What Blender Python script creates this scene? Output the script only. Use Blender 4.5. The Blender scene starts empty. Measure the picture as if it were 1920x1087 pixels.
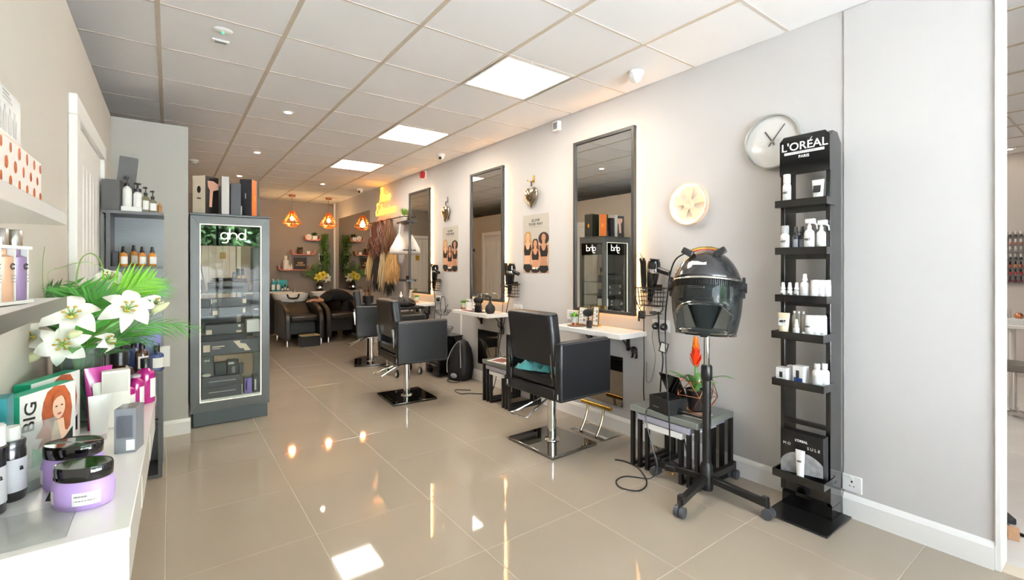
import bpy, bmesh, math, random
from mathutils import Matrix, Vector, Euler
random.seed(7)
PI = math.pi
SC = bpy.context.scene
COL = SC.collection

# ------------------------------------------------------------------ camera
F, CX, HY, CAMZ = 875.0, 960.0, 500.0, 1.315
TH = math.atan(643.0 / 875.0)
SN, CS = math.sin(TH), math.cos(TH)
cam_d = bpy.data.cameras.new('camera')
cam_d.sensor_width = 36.0
cam_d.lens = 36.0 * F / 1920.0
cam_d.shift_y = -(543.5 - HY) / 1920.0
cam_d.clip_start = 0.02
cam = bpy.data.objects.new('camera', cam_d)
cam.location = (0, 0, CAMZ)
cam.rotation_euler = (PI / 2, 0, -TH)
COL.objects.link(cam)
SC.camera = cam

# ------------------------------------------------------------------ world, exposure
W = bpy.data.worlds.new('world')
SC.world = W
W.use_nodes = True
_n = W.node_tree.nodes
_bg = _n.get('Background') or _n.new('ShaderNodeBackground')
_bg.inputs[0].default_value = (0.82, 0.89, 1.08, 1)      # bright overcast sky
_bg.inputs[1].default_value = 6.0
sun_d = bpy.data.lights.new('sun', 'SUN')                 # high sun behind the building: lights the pavement and the trees opposite
sun_d.energy = 222.0
sun_d.color = (0.90, 0.93, 1.06)
sun_d.angle = math.radians(1)
sun = bpy.data.objects.new('sun', sun_d)
sun.rotation_euler = (math.radians(-27), math.radians(8), 0)
COL.objects.link(sun)
SC.view_settings.view_transform = 'Standard'
SC.view_settings.look = 'None'
SC.view_settings.gamma = 1.0
SC.view_settings.use_curve_mapping = False
SC.view_settings.exposure = 1.08
PANEL_E, DOWN_E = 15.5, 12.0                               # ceiling panels, downlights
try:
    SC.cycles.max_bounces = 10
    SC.cycles.diffuse_bounces = 6
    SC.cycles.glossy_bounces = 6
    SC.cycles.transparent_max_bounces = 16
    SC.cycles.caustics_reflective = False
    SC.cycles.caustics_refractive = False
    SC.cycles.sample_clamp_indirect = 6.0
except Exception:
    pass

# ------------------------------------------------------------------ materials
def lin(h):
    if isinstance(h, (tuple, list)):
        return tuple(h[:3])
    h = h.lstrip('#')
    o = []
    for i in (0, 2, 4):
        c = int(h[i:i + 2], 16) / 255.0
        o.append(c / 12.92 if c <= 0.04045 else ((c + 0.055) / 1.055) ** 2.4)
    return tuple(o)

MATS = {}
def mat(name, col='#888888', rough=0.5, metal=0.0, spec=0.5, es=0.0, ecol=None, noise=0.04, scale=12.0,
        bump=0.0, bscale=80.0, coat=0.0, stretch=None, sheen=0.0, sss=0.0):
    if name in MATS:
        return MATS[name]
    m = bpy.data.materials.new(name)
    m.use_nodes = True
    nt = m.node_tree
    b = nt.nodes['Principled BSDF']
    c = lin(col)
    b.inputs['Roughness'].default_value = rough
    b.inputs['Metallic'].default_value = metal
    b.inputs['Specular IOR Level'].default_value = spec
    b.inputs['Coat Weight'].default_value = coat
    b.inputs['Coat Roughness'].default_value = 0.05
    if sheen:
        b.inputs['Sheen Weight'].default_value = sheen
    b.inputs['Base Color'].default_value = (*c, 1)
    tc = None
    if noise or bump:
        tc = nt.nodes.new('ShaderNodeTexCoord')
        mp = nt.nodes.new('ShaderNodeMapping')
        if stretch:
            mp.inputs['Scale'].default_value = stretch
        nt.links.new(tc.outputs['Object'], mp.inputs['Vector'])
    if noise:
        nz = nt.nodes.new('ShaderNodeTexNoise')
        nz.inputs['Scale'].default_value = scale
        nz.inputs['Detail'].default_value = 3.0
        nt.links.new(mp.outputs['Vector'], nz.inputs['Vector'])
        mx = nt.nodes.new('ShaderNodeMix')
        mx.data_type = 'RGBA'
        nt.links.new(nz.outputs['Fac'], mx.inputs['Factor'])
        mx.inputs[6].default_value = (*[max(0, v * (1 - noise * 1.6)) for v in c], 1)
        mx.inputs[7].default_value = (*[min(1, v * (1 + noise * 1.6)) for v in c], 1)
        nt.links.new(mx.outputs[2], b.inputs['Base Color'])
    if bump:
        bz = nt.nodes.new('ShaderNodeTexNoise')
        bz.inputs['Scale'].default_value = bscale
        bz.inputs['Detail'].default_value = 2.0
        nt.links.new(mp.outputs['Vector'], bz.inputs['Vector'])
        bp = nt.nodes.new('ShaderNodeBump')
        bp.inputs['Strength'].default_value = bump
        bp.inputs['Distance'].default_value = 0.002
        nt.links.new(bz.outputs['Fac'], bp.inputs['Height'])
        nt.links.new(bp.outputs['Normal'], b.inputs['Normal'])
    if es:
        b.inputs['Emission Color'].default_value = (*lin(ecol or col), 1)
        b.inputs['Emission Strength'].default_value = es
    MATS[name] = m
    return m

def clear(name, tint='#ffffff', amount=0.9, rough=0.0, ior=1.45, body=None, gloss=.6):
    """see-through plastic or glass: transparent, with fresnel reflection; body = colour of the part that is not clear"""
    if name in MATS:
        return MATS[name]
    m = bpy.data.materials.new(name)
    m.use_nodes = True
    nt = m.node_tree
    nt.nodes.remove(nt.nodes['Principled BSDF'])
    out = nt.nodes['Material Output']
    tr = nt.nodes.new('ShaderNodeBsdfTransparent')
    tr.inputs[0].default_value = (*lin(tint), 1)
    gl = nt.nodes.new('ShaderNodeBsdfGlossy')
    gl.inputs['Roughness'].default_value = rough
    df = nt.nodes.new('ShaderNodeBsdfDiffuse')
    df.inputs[0].default_value = (*lin(body or tint), 1)
    m1 = nt.nodes.new('ShaderNodeMixShader')
    m1.inputs[0].default_value = 1 - amount
    nt.links.new(tr.outputs[0], m1.inputs[1])
    nt.links.new(df.outputs[0], m1.inputs[2])
    fr = nt.nodes.new('ShaderNodeFresnel')
    fr.inputs[0].default_value = ior
    m2 = nt.nodes.new('ShaderNodeMixShader')
    ml = nt.nodes.new('ShaderNodeMath'); ml.operation = 'MULTIPLY'; ml.inputs[1].default_value = gloss
    nt.links.new(fr.outputs[0], ml.inputs[0])
    nt.links.new(ml.outputs[0], m2.inputs[0])
    nt.links.new(m1.outputs[0], m2.inputs[1])
    nt.links.new(gl.outputs[0], m2.inputs[2])
    nt.links.new(m2.outputs[0], out.inputs[0])
    MATS[name] = m
    return m

wall_white = mat('wall_white', '#c7c4c2', .75, bump=.15, bscale=160, noise=.012, scale=3)
wall_greige = mat('wall_greige', '#c9c2b8', .8, bump=.15, bscale=160, noise=.015, scale=3)
wall_grey = mat('wall_grey', '#b4b2ac', .8, bump=.15, bscale=160, noise=.015, scale=3)
wall_taupe = mat('wall_taupe', '#9a8f86', .8, bump=.15, bscale=160, noise=.02, scale=3)
ceil_tile = mat('ceiling_tile', '#f5f5f6', .9, bump=.25, bscale=350, noise=.015, scale=120)
tee_main = mat('ceiling_runner', '#cbbfae', .5)
tee_cross = mat('ceiling_cross_tee', '#d3cac0', .5)
gloss_white = mat('gloss_white', '#f2f0ec', .22, noise=.01, coat=.3)
paint_white = mat('paint_white', '#f1efec', .35, noise=.01)
plastic_white = mat('plastic_white', '#eeeeec', .35, noise=.01)
grout = mat('grout', '#cdc0ad', .8)
porcelain = mat('porcelain_tile', '#a79a8a', .045, spec=.5, noise=.035, scale=2.2)
black_plastic = mat('black_plastic', '#161617', .35)
black_gloss = mat('black_gloss', '#0c0c0d', .12, coat=.4)
black_matt = mat('black_matt', '#1a1a1b', .6)
black_metal = mat('black_metal', '#121213', .32, metal=.0, coat=.2)
leather = mat('black_leather', '#15161a', .38, bump=.25, bscale=420, noise=.06, scale=40)
leather_br = mat('brown_black_leather', '#1d1816', .32, bump=.2, bscale=380, noise=.06, scale=40)
chrome = mat('chrome', '#d8d8d6', .07, metal=1, noise=0)
steel = mat('brushed_steel', '#b9b6b0', .25, metal=1, noise=.03, stretch=(40, 1, 1))
mirror = mat('mirror_glass', '#e4e6e4', .0, metal=1, noise=0)
smoked_mirror = mat('smoked_mirror', '#8b867e', .03, metal=1, noise=0)
frame_dark = mat('mirror_frame', '#3c3a38', .4)
gold = mat('gold', '#c9a04a', .25, metal=1, noise=.02)
copper = mat('copper', '#d08a66', .25, metal=1, noise=.02)
copper_paint = mat('copper_paint', '#c96f4d', .35, metal=.3)
glass = clear('clear_glass', '#f4f8f6', .97)
acrylic = clear('clear_acrylic', '#f2f4f4', .9)
paper = mat('white_card', '#f0efec', .6, noise=.01)
ink = mat('black_ink', '#1c1b1b', .6, noise=0)
ink_grey = mat('grey_ink', '#8f8d8b', .6, noise=0)

# ------------------------------------------------------------------ mesh builder
class B:
    def __init__(s):
        s.v = []; s.f = []
    def add(s, vs, fs, M=None):
        o = len(s.v)
        s.v += [tuple(M @ Vector(p)) for p in vs] if M is not None else [tuple(p) for p in vs]
        s.f += [tuple(i + o for i in f) for f in fs]
        return s
    def box(s, x0, y0, z0, x1, y1, z1, M=None):
        vs = [(x0, y0, z0), (x1, y0, z0), (x1, y1, z0), (x0, y1, z0), (x0, y0, z1), (x1, y0, z1), (x1, y1, z1), (x0, y1, z1)]
        return s.add(vs, [(0, 3, 2, 1), (4, 5, 6, 7), (0, 1, 5, 4), (1, 2, 6, 5), (2, 3, 7, 6), (3, 0, 4, 7)], M)
    def bar(s, p, q, w, h=None, up=(0, 0, 1)):
        """square bar from p to q"""
        p, q = Vector(p), Vector(q); h = h or w
        d = (q - p).normalized(); u = Vector(up)
        if abs(d.dot(u)) > .98: u = Vector((1, 0, 0))
        r = d.cross(u).normalized(); u = r.cross(d)
        vs = [a + r * sx * w / 2 + u * sz * h / 2 for a in (p, q) for sx, sz in ((-1, -1), (1, -1), (1, 1), (-1, 1))]
        return s.add(vs, [(3, 2, 1, 0), (4, 5, 6, 7), (0, 1, 5, 4), (1, 2, 6, 5), (2, 3, 7, 6), (3, 0, 4, 7)])
    def cyl(s, p, q, r, r2=None, n=12, cap=True):
        return s.tube([p, q], [r, r if r2 is None else r2], n, cap=cap)
    def tube(s, pts, r, n=6, closed=False, cap=True, flat=1.0):
        pts = [Vector(p) for p in pts]; k = len(pts)
        rs = r if isinstance(r, (list, tuple)) else [r] * k
        o = len(s.v); prev = None
        for i, p in enumerate(pts):
            if closed: d = pts[(i + 1) % k] - pts[i - 1]
            else: d = pts[min(i + 1, k - 1)] - pts[max(i - 1, 0)]
            if d.length < 1e-9: d = Vector((0, 0, 1))
            d.normalize()
            if prev is None:
                u = Vector((0, 0, 1)) if abs(d.z) < .95 else Vector((1, 0, 0))
            else: u = prev
            a = d.cross(u)
            if a.length < 1e-6: a = d.cross(Vector((0, 1, 0)))
            a.normalize(); u = a.cross(d).normalized(); prev = u
            for j in range(n):
                t = 2 * PI * j / n
                s.v.append(tuple(p + a * math.cos(t) * rs[i] + u * math.sin(t) * rs[i] * flat))
        m = k if closed else k - 1
        for i in range(m):
            for j in range(n):
                a0 = o + i * n + j; a1 = o + i * n + (j + 1) % n
                b0 = o + ((i + 1) % k) * n + j; b1 = o + ((i + 1) % k) * n + (j + 1) % n
                s.f.append((a0, a1, b1, b0))
        if cap and not closed:
            s.f.append(tuple(o + j for j in range(n))[::-1])
            s.f.append(tuple(o + (k - 1) * n + j for j in range(n)))
        return s
    def lathe(s, prof, n=16, M=None, sx=1.0, sy=1.0, ring=False):
        o = len(s.v); vs = []; fs = []
        for r, z in prof:
            for j in range(n):
                t = 2 * PI * j / n
                vs.append((r * math.cos(t) * sx, r * math.sin(t) * sy, z))
        for i in range(len(prof) - 1):
            for j in range(n):
                fs.append((i * n + j, i * n + (j + 1) % n, (i + 1) * n + (j + 1) % n, (i + 1) * n + j))
        k = (len(prof) - 1) * n
        if ring:
            fs += [(k + j, k + (j + 1) % n, (j + 1) % n, j) for j in range(n)]
        else:
            fs.append(tuple(range(n))[::-1])
            fs.append(tuple(k + j for j in range(n)))
        return s.add(vs, fs, M)
    def ball(s, c, r, nu=12, nv=8):
        r = r if isinstance(r, (tuple, list)) else (r, r, r)
        prof = [(max(1e-4, math.sin(PI * i / nv)), -math.cos(PI * i / nv)) for i in range(nv + 1)]
        return s.lathe(prof, nu, Matrix.Translation(Vector(c)) @ Matrix.Diagonal((*r, 1)))
    def prism(s, poly, a, b, M=None):
        """poly in xy extruded from z=a to z=b"""
        n = len(poly)
        vs = [(x, y, a) for x, y in poly] + [(x, y, b) for x, y in poly]
        fs = [tuple(range(n))[::-1], tuple(range(n, 2 * n))] + [(i, (i + 1) % n, (i + 1) % n + n, i + n) for i in range(n)]
        return s.add(vs, fs, M)
    def obj(s, name, m, parent=None, bevel=0.0, seg=2, loc=None, smooth=True, ang=40, M=None):
        me = bpy.data.meshes.new(name)
        me.from_pydata(s.v, [], s.f)
        if smooth:
            me.polygons.foreach_set('use_smooth', [True] * len(me.polygons))
            try: me.set_sharp_from_angle(angle=math.radians(ang))
            except Exception: pass
        me.materials.append(m)
        me.update()
        return link(name, me, parent, bevel, seg, loc, M)

def link(name, me, parent=None, bevel=0.0, seg=2, loc=None, M=None):
    o = bpy.data.objects.new(name, me)
    COL.objects.link(o)
    if parent is not None: o.parent = parent
    if M is not None: o.matrix_basis = M
    elif loc is not None: o.location = loc
    if bevel:
        b = o.modifiers.new('bevel', 'BEVEL'); b.width = bevel; b.segments = seg
        b.limit_method = 'ANGLE'; b.angle_limit = math.radians(40)
    return o

def tag(o, label, cat, group=None):
    o['label'] = label; o['category'] = cat
    if group: o['group'] = group
    return o

def thing(name, label, cat, loc=(0, 0, 0), rz=0.0, group=None):
    o = bpy.data.objects.new(name, None)
    o.empty_display_size = .05
    COL.objects.link(o); o.location = loc; o.rotation_euler = (0, 0, rz)
    return tag(o, label, cat, group)

def struct(o):
    o['kind'] = 'structure'; return o

def copy_tree(o, parent=None):
    c = o.copy(); COL.objects.link(c); c.parent = parent
    for ch in list(o.children): copy_tree(ch, c)
    return c

def fr(loc, ex, ey):
    ex, ey = Vector(ex).normalized(), Vector(ey).normalized(); ez = ex.cross(ey)
    M = Matrix((ex, ey, ez)).transposed().to_4x4(); M.translation = Vector(loc)
    return M
def on_right(y, z, x=2.9):      # frame on the right wall: local x runs towards the viewer's right (-Y), local z out of the wall
    return fr((x, y, z), (0, -1, 0), (0, 0, 1))
def on_front(x, z, y):          # frame on a surface that faces the viewer's side (-Y)
    return fr((x, y, z), (1, 0, 0), (0, 0, 1))

def text(s, size, m, parent=None, M=None, name='lettering', depth=.0004, align='CENTER', stretch=1.0, bold=0.0, spacing=1.0, shear=0.0):
    c = bpy.data.curves.new(name, 'FONT')
    c.body = s; c.size = size; c.align_x = align; c.align_y = 'CENTER'
    c.extrude = depth; c.offset = bold; c.space_character = spacing; c.shear = shear; c.resolution_u = 3
    t = bpy.data.objects.new(name, c)
    me = bpy.data.meshes.new_from_object(t)
    bpy.data.objects.remove(t); bpy.data.curves.remove(c)
    me.name = name
    if stretch != 1.0:
        for v in me.vertices: v.co.x *= stretch
    me.materials.clear(); me.materials.append(m)
    return link(name, me, parent, M=M if M is not None else Matrix.Identity(4))

def flat(name, poly, m, parent, M=None, z=0.0004, t=.0003):
    """a flat print: polygon in the local xy plane"""
    return B().prism(poly, z, z + t).obj(name, m, parent, smooth=False, M=M)
def rect(name, x0, y0, x1, y1, m, parent, M=None, z=.0004, t=.0003):
    return flat(name, [(x0, y0), (x1, y0), (x1, y1), (x0, y1)], m, parent, M, z, t)
def ell(cx, cy, rx, ry, n=16, a0=0, a1=2 * PI):
    return [(cx + rx * math.cos(a0 + (a1 - a0) * i / n), cy + ry * math.sin(a0 + (a1 - a0) * i / n)) for i in range(n)]
def spline(pts, n=6, closed=False):
    """Catmull-Rom through pts"""
    P = [Vector(p) for p in pts]; k = len(P); out = []
    for i in range(k if closed else k - 1):
        a, b, c, d = (P[(i - 1) % k] if closed or i else P[0], P[i], P[(i + 1) % k], P[(i + 2) % k] if closed or i + 2 < k else P[-1])
        for j in range(n):
            t = j / n
            out.append(.5 * ((2 * b) + (c - a) * t + (2 * a - 5 * b + 4 * c - d) * t * t + (3 * b - a - 3 * c + d) * t ** 3))
    if not closed: out.append(P[-1])
    return out
def cord(name, label, pts, r=.004, m=None, group=None, cat='cord'):
    """a cable lying or hanging along pts (world)"""
    o = B().tube(spline(pts, 6), r, 6).obj(name, m or black_plastic)
    return tag(o, label, cat, group)
# ================================================================== THE SETTING
XR, XL, CE, YB, YF, XP, BOXZ = 2.9, -0.345, 2.677, 10.5, -1.6, 0.122, 2.42

# floor: slab in the joint colour, tiles proud of it
floor = struct(B().box(-.5, YF, -.08, 3.0, YB + 1.6, -.0015).obj('floor', grout))
tile_cache = {}
def tile(w, d, h, name, m, parent, loc, bevel=0.0):
    k = (name, round(w, 3), round(d, 3), m.name)
    if k not in tile_cache:
        b = bevel or .0012; vs = []
        tile_cache[k] = me = bpy.data.meshes.new(name)
        q = B().box(-w / 2, -d / 2, -h, w / 2, d / 2, -b)
        o = len(q.v)
        q.f.pop(1)
        q.v += [(-w / 2 + b, -d / 2 + b, 0), (w / 2 - b, -d / 2 + b, 0), (w / 2 - b, d / 2 - b, 0), (-w / 2 + b, d / 2 - b, 0)]
        q.f += [(o, o + 1, o + 2, o + 3)] + [(4 + i, 4 + (i + 1) % 4, o + (i + 1) % 4, o + i) for i in range(4)]
        me.from_pydata(q.v, [], q.f); me.materials.append(m); me.update()
    return link(name, tile_cache[k], parent, loc=loc)
def spans(start, step, lo, hi):
    k = math.floor((lo - start) / step); out = []
    while start + k * step < hi - 1e-6:
        a, b = max(lo, start + k * step), min(hi, start + (k + 1) * step)
        if b - a > .012: out.append((a, b))
        k += 1
    return out
for (a, b) in spans(.586, .6, -.345, 2.9):
    for (c, d) in spans(2.42, .6, YF, YB):
        tile(b - a - .0028, d - c - .0028, .012, 'tile', porcelain, floor, ((a + b) / 2, (c + d) / 2, 0))

# ceiling: deck above, tiles laid in a grid of tees
ceiling = struct(B().box(-1.3, YF, CE + .03, 8.4, YB + .1, CE + .1).obj('ceiling', mat('ceiling_deck', '#8d8984', .9)))
LIGHT_Y = (2.43, 4.23, 6.03)
xs, ys = spans(-.05, .6, -1.25, 2.9), spans(2.43, .6, YF, YB)
for (a, b) in xs:
    for (c, d) in ys:
        if abs(a - 1.75) < .01 and any(abs(c - l) < .01 for l in LIGHT_Y): continue
        tl = tile(b - a - .006, d - c - .006, .012, 'ceiling_tile', ceil_tile, ceiling, ((a + b) / 2, (c + d) / 2, CE + .003))
        tl.rotation_euler = (PI, 0, 0)
for (a, b) in xs[1:]:
    B().box(a - .012, YF, CE, a + .012, YB, CE + .006).obj('runner', tee_main, ceiling, smooth=False)
cross = {}
for (c, d) in ys[1:]:
    for (a, b) in xs:
        k = round(b - a, 3)
        if k not in cross: cross[k] = B().box(-(b - a) / 2 + .012, -.007, 0, (b - a) / 2 - .012, .007, .005).obj('cross_tee', tee_cross, ceiling, smooth=False, loc=((a + b) / 2, c, CE + .0005))
        else: link('cross_tee', cross[k].data, ceiling, loc=((a + b) / 2, c, CE + .0005))

# right wall with its slightly proud end panel and trim
wall_right = struct(B().box(XR, .374, 0, 3.0, YB + .1, CE + .03).obj('wall_right', wall_white))
B().box(XR - .007, .39, 0, XR, .955, CE).obj('end_panel', wall_white, wall_right)
B().box(2.9, YF, 0, 3.0, -.75, CE + .03).obj('wall_pier', wall_white, wall_right)
struct(B().box(XR - .018, .370, 0, XR + .118, .392, CE).obj('trim_1', paint_white, bevel=.004))
skp = [(0, 0), (-.016, 0), (-.016, .095), (-.010, .108), (-.004, .118), (0, .120)]
def skirting(name, p, q, nx, ny, m=paint_white):
    """moulded skirting from p to q, thickness along (nx, ny)"""
    b = B(); n = len(skp)
    vs = [(x - nx * d * 1.0, y - ny * d * 1.0, z) for (x, y) in (p, q) for d, z in skp]
    b.add(vs, [tuple(range(n))[::-1], tuple(range(n, 2 * n))] + [(i, (i + 1) % n, (i + 1) % n + n, i + n) for i in range(n)])
    return struct(b.obj(name, m, smooth=False))
skirting('baseboard_right', (XR, .955), (XR, YB), -1, 0)
skirting('baseboard_end', (XR - .007, .392), (XR - .007, .955), -1, 0)
# left wall and the boxed-in room behind it: lower than the ceiling
wall_left = struct(B().box(XL - .1, YF, 0, XL, 4.5, BOXZ).obj('wall_left', wall_greige))
wall_partition = struct(B().box(XL - .1, 4.5, 0, XP, 4.58, BOXZ).obj('wall_partition', wall_grey))
wall_inner = struct(B().box(XP - .08, 4.58, 0, XP, YB, BOXZ).obj('wall_inner', mat('wall_inner_paint', '#c3b6a6', .8, noise=.015)))
struct(B().box(-1.25, YF, BOXZ - .03, XL - .1, YB, BOXZ - .001).box(XL - .1, 4.58, BOXZ - .03, XP - .08, YB, BOXZ - .001).obj('wall_box_lid', wall_grey))
struct(B().box(-1.35, YF, 0, -1.25, YB + .1, CE + .03).obj('wall_far_left', wall_grey))
skirting('baseboard_partition', (XL, 4.5), (XP + .016, 4.5), 0, -1)
skirting('baseboard_inner', (XP, 4.5), (XP, YB), 1, 0)
# back wall with a closed doorway, sealed off behind by an added box
DX0, DX1 = .36, 1.06
wb = B().box(XP - .1, YB, 0, DX0, YB + .1, CE + .03).box(DX1, YB, 0, 3.0, YB + .1, CE + .03).box(DX0, YB, 2.0, DX1, YB + .1, CE + .03).box(-1.3, YB, BOXZ - .03, XP - .1, YB + .1, CE + .03)
wall_back = struct(wb.obj('wall_back', wall_taupe))
skirting('baseboard_back', (DX1 + .07, YB), (XR, YB), 0, -1)
d2 = struct(B().box(DX0 - .07, YB - .02, 0, DX0, YB, 2.0).box(DX1, YB - .02, 0, DX1 + .07, YB, 2.0).box(DX0 - .07, YB - .02, 2.0, DX1 + .07, YB, 2.07).obj('door_2', paint_white))
for i in range(6):
    w = (DX1 - DX0 - .02) / 6
    B().box(DX0 + .01 + i * w + .004, YB + .004, .01, DX0 + .01 + (i + 1) * w - .004, YB + .04, 1.99).obj('plank', paint_white, d2, bevel=.004)
B().box(DX0 + .01, YB + .02, .01, DX1 - .01, YB + .045, 1.99).obj('door_leaf', paint_white, d2)
B().cyl((DX1 - .07, YB - .05, 1.0), (DX1 - .07, YB + .01, 1.0), .01).cyl((DX1 - .07, YB - .045, 1.0), (DX1 - .19, YB - .045, 1.0), .008).obj('handle', chrome, d2)
B().box(DX0 + .42, YB - .004, 1.47, DX0 + .52, YB + .004, 1.59).obj('notice', mat('yellow_notice', '#b9952b', .5), d2)

struct(B().box(DX0 - .2, YB + .7, 0, DX1 + .2, YB + .8, 2.3).box(DX0 - .3, YB + .1, 0, DX0 - .2, YB + .8, 2.3).box(DX1 + .2, YB + .1, 0, DX1 + .3, YB + .8, 2.3).box(DX0 - .3, YB + .1, 2.3, DX1 + .3, YB + .8, 2.35).obj('wall_back_light_block', wall_white))  # unseen box added to stop outside light leaking round the door leaf
# left-hand door: frame and tongue-and-groove leaf
d1 = struct(B().box(XL, 2.70, 0, XL + .03, 2.79, 1.965).box(XL, 3.75, 0, XL + .03, 3.84, 1.965).box(XL, 2.70, 1.965, XL + .03, 3.84, 2.055).obj('door_1', paint_white, bevel=.005))
B().box(XL - .02, 2.79, .01, XL + .004, 3.75, 1.965).obj('door_leaf', paint_white, d1)
B().box(XL, 2.80, .01, XL + .012, 2.90, 1.96).box(XL, 3.64, .01, XL + .012, 3.74, 1.96).box(XL, 2.90, 1.80, XL + .012, 3.64, 1.96).box(XL, 2.90, .01, XL + .012, 3.64, .22).obj('rail', paint_white, d1, bevel=.003)
for i in range(6):
    a = 2.90 + i * .74 / 6
    B().box(XL, a + .008, .22, XL + .013, a + .74 / 6 - .008, 1.80).obj('plank', paint_white, d1, bevel=.004)
B().cyl((XL, 3.69, 1.02), (XL + .045, 3.69, 1.02), .009).cyl((XL + .04, 3.69, 1.02), (XL + .04, 3.58, 1.02), .008).obj('handle', chrome, d1)

# shop front behind the viewer: frame, panes, wall, pavement and trees outside
wf = B().box(-.5, YF - .1, 0, 2.95, YF, .25).box(-.5, YF - .1, 2.55, 2.95, YF, CE + .03).box(-.5, YF - .1, .25, -.28, YF, 2.55).box(2.8, YF - .1, .25, 3.0, YF, 2.55)
struct(wf.obj('wall_front', wall_white))
win = B()
for x in (-.28, .74, 1.76, 2.77): win.box(x, YF - .09, .25, x + .05, YF - .03, 2.55)
win.box(-.28, YF - .09, .25, 2.82, YF - .03, .30).box(-.28, YF - .09, 2.50, 2.82, YF - .03, 2.55)
w1 = struct(win.obj('window_1', mat('shopfront_grey', '#4a4d50', .4)))
for x in (-.23, .79, 1.81): B().box(x, YF - .064, .30, x + .97, YF - .058, 2.50).obj('pane', glass, w1)
struct(B().box(-12, -22, -.12, 14, YF - .1, -.02).obj('floor_pavement', mat('pavement', '#bcbab6', .9, noise=.1)))

# the neighbouring nail room seen through the opening on the right
r2 = struct(B().box(3.0, YF, -.08, 8.3, 3.2, -.001).obj('floor_nail_room', grout))
marble = mat('marble_tile', '#dcd8d4', .08, noise=.08, scale=3)
for (a, b) in spans(3.0, .6, 3.0, 8.2):
    for (c, d) in spans(0.15, .6, -.45, 1.95):
        tile(b - a - .003, d - c - .003, .012, 'tile', marble, r2, ((a + b) / 2, (c + d) / 2, 0))
struct(B().box(8.2, YF, 0, 8.3, 3.2, CE + .03).obj('wall_nail_back', mat('nail_wall', '#d6cfca', .8, noise=.01)))
struct(B().box(3.0, 3.2, 0, 8.3, 3.3, CE + .03).obj('wall_nail_side', wall_white))
struct(B().box(3.0, YF - .1, 0, 8.3, YF, CE + .03).obj('wall_nail_front', wall_white))
nail_ceiling = struct(B().box(3.0, YF, CE + .006, 8.2, 3.2, CE + .03).obj('ceiling_nail_room', ceil_tile))
for k in range(9): B().box(3.0 + .6 * k - .012, YF, CE, 3.0 + .6 * k + .012, 3.2, CE + .006).obj('runner', tee_main, nail_ceiling, smooth=False)
for k in range(8): B().box(3.0, -1.05 + .6 * k - .007, CE + .001, 8.2, -1.05 + .6 * k + .007, CE + .006).obj('cross_tee', tee_cross, nail_ceiling, smooth=False)

# trees over the road, mirrored in the cabinet glass
leafm = mat('tree_leaf', '#3f5a2a', .6, noise=.3, scale=3)
barkm = mat('bark', '#4f4335', .9, noise=.2)
def street_tree(x, y, h, r, label, seed):
    rn = random.Random(seed)
    t = thing('street_tree', label, 'tree', (x, y, -.02), 0, 'trees outside the shop front')
    B().tube([(0, 0, 0), (.05, 0, h * .35), (0, .06, h * .75)], [.16, .12, .05], 8).obj('trunk', barkm, t)
    b = B()
    for i in range(5200):
        u, v = rn.random() * 2 * PI, math.acos(rn.uniform(-.8, 1)); q = r * (rn.random() ** .4)
        c = Vector((q * math.sin(v) * math.cos(u), q * math.sin(v) * math.sin(u), h * .68 + q * math.cos(v)))
        a = Vector((rn.gauss(0, 1), rn.gauss(0, 1), rn.gauss(0, 1))).normalized(); e = a.cross(Vector((rn.gauss(0, 1), rn.gauss(0, 1), 1))).normalized()
        L, w = rn.uniform(.2, .4), rn.uniform(.09, .17)
        b.add([c - a * L / 2, c + e * w, c + a * L / 2, c - e * w], [(0, 1, 2, 3)])
    o = b.obj('foliage', leafm, t, smooth=False); o['kind'] = 'stuff'
street_tree(1.6, -9.5, 4.3, 2.1, 'broad leafy street tree mirrored in the header of the display cabinet', 1)
street_tree(6.6, -10.5, 5.6, 2.7, 'leafy street tree opposite the right half of the shop window', 2)
struct(B().box(-10, -19, -.02, 14, -18, 5.2).obj('wall_terrace_opposite', mat('brick_far', '#9a9693', .9, noise=.15, scale=3)))

# ================================================================== LIGHT FITTINGS
led_white = mat('led_diffuser', '#fff6e6', .4, es=PANEL_E, ecol='#fff4e4', noise=0)
for i, y in enumerate(LIGHT_Y):
    t = thing('ceiling_light', ('square ceiling light panel, the largest and nearest of three', 'square ceiling light panel, middle of the row of three', 'square ceiling light panel, farthest and nearest the orange neon sign')[i], 'light', (2.05, y + .3, CE), 0, 'square ceiling light panels')
    B().box(-.268, -.268, .002, .268, .268, .010).obj('diffuser', led_white, t, smooth=False)
    B().box(-.297, -.297, .0, -.268, .297, .012).box(.268, -.297, 0, .297, .297, .012).box(-.268, -.297, 0, .268, -.268, .012).box(-.268, .268, 0, .268, .297, .012).obj('frame', paint_white, t, smooth=False)
led_spot = mat('downlight_lamp', '#fff3dd', .4, es=DOWN_E * 6, ecol='#fff0d8', noise=0)
spots = [((.847, 4.495), 'small round downlight nearest the viewer among the glowing ones'), ((.847, 6.289), 'small round downlight beyond the nearest one, over the aisle'),
         ((.852, 8.073), 'small round downlight just above the boxes on the display cabinet'), ((2.04, 8.043), 'small round downlight to the right, near the pendant lamps'),
         ((.27, 2.70), 'round white downlight cut by the top edge of the picture')]
def downlight(x, y, label):
    t = thing('downlight', label, 'light', (x, y, CE), 0, 'recessed downlights')
    B().lathe([(.028, -.001), (.045, -.002), (.047, .0), (.045, .004), (.028, .003)], 20, ring=True).obj('rim', plastic_white, t)
    B().lathe([(.001, -.0005), (.028, -.0005), (.028, .002), (.001, .002)], 16).obj('lamp', led_spot, t)
for p, l in spots: downlight(*p, l)
downlight(7.86, .945, 'downlight in the nail room ceiling beyond the doorway')
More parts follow.
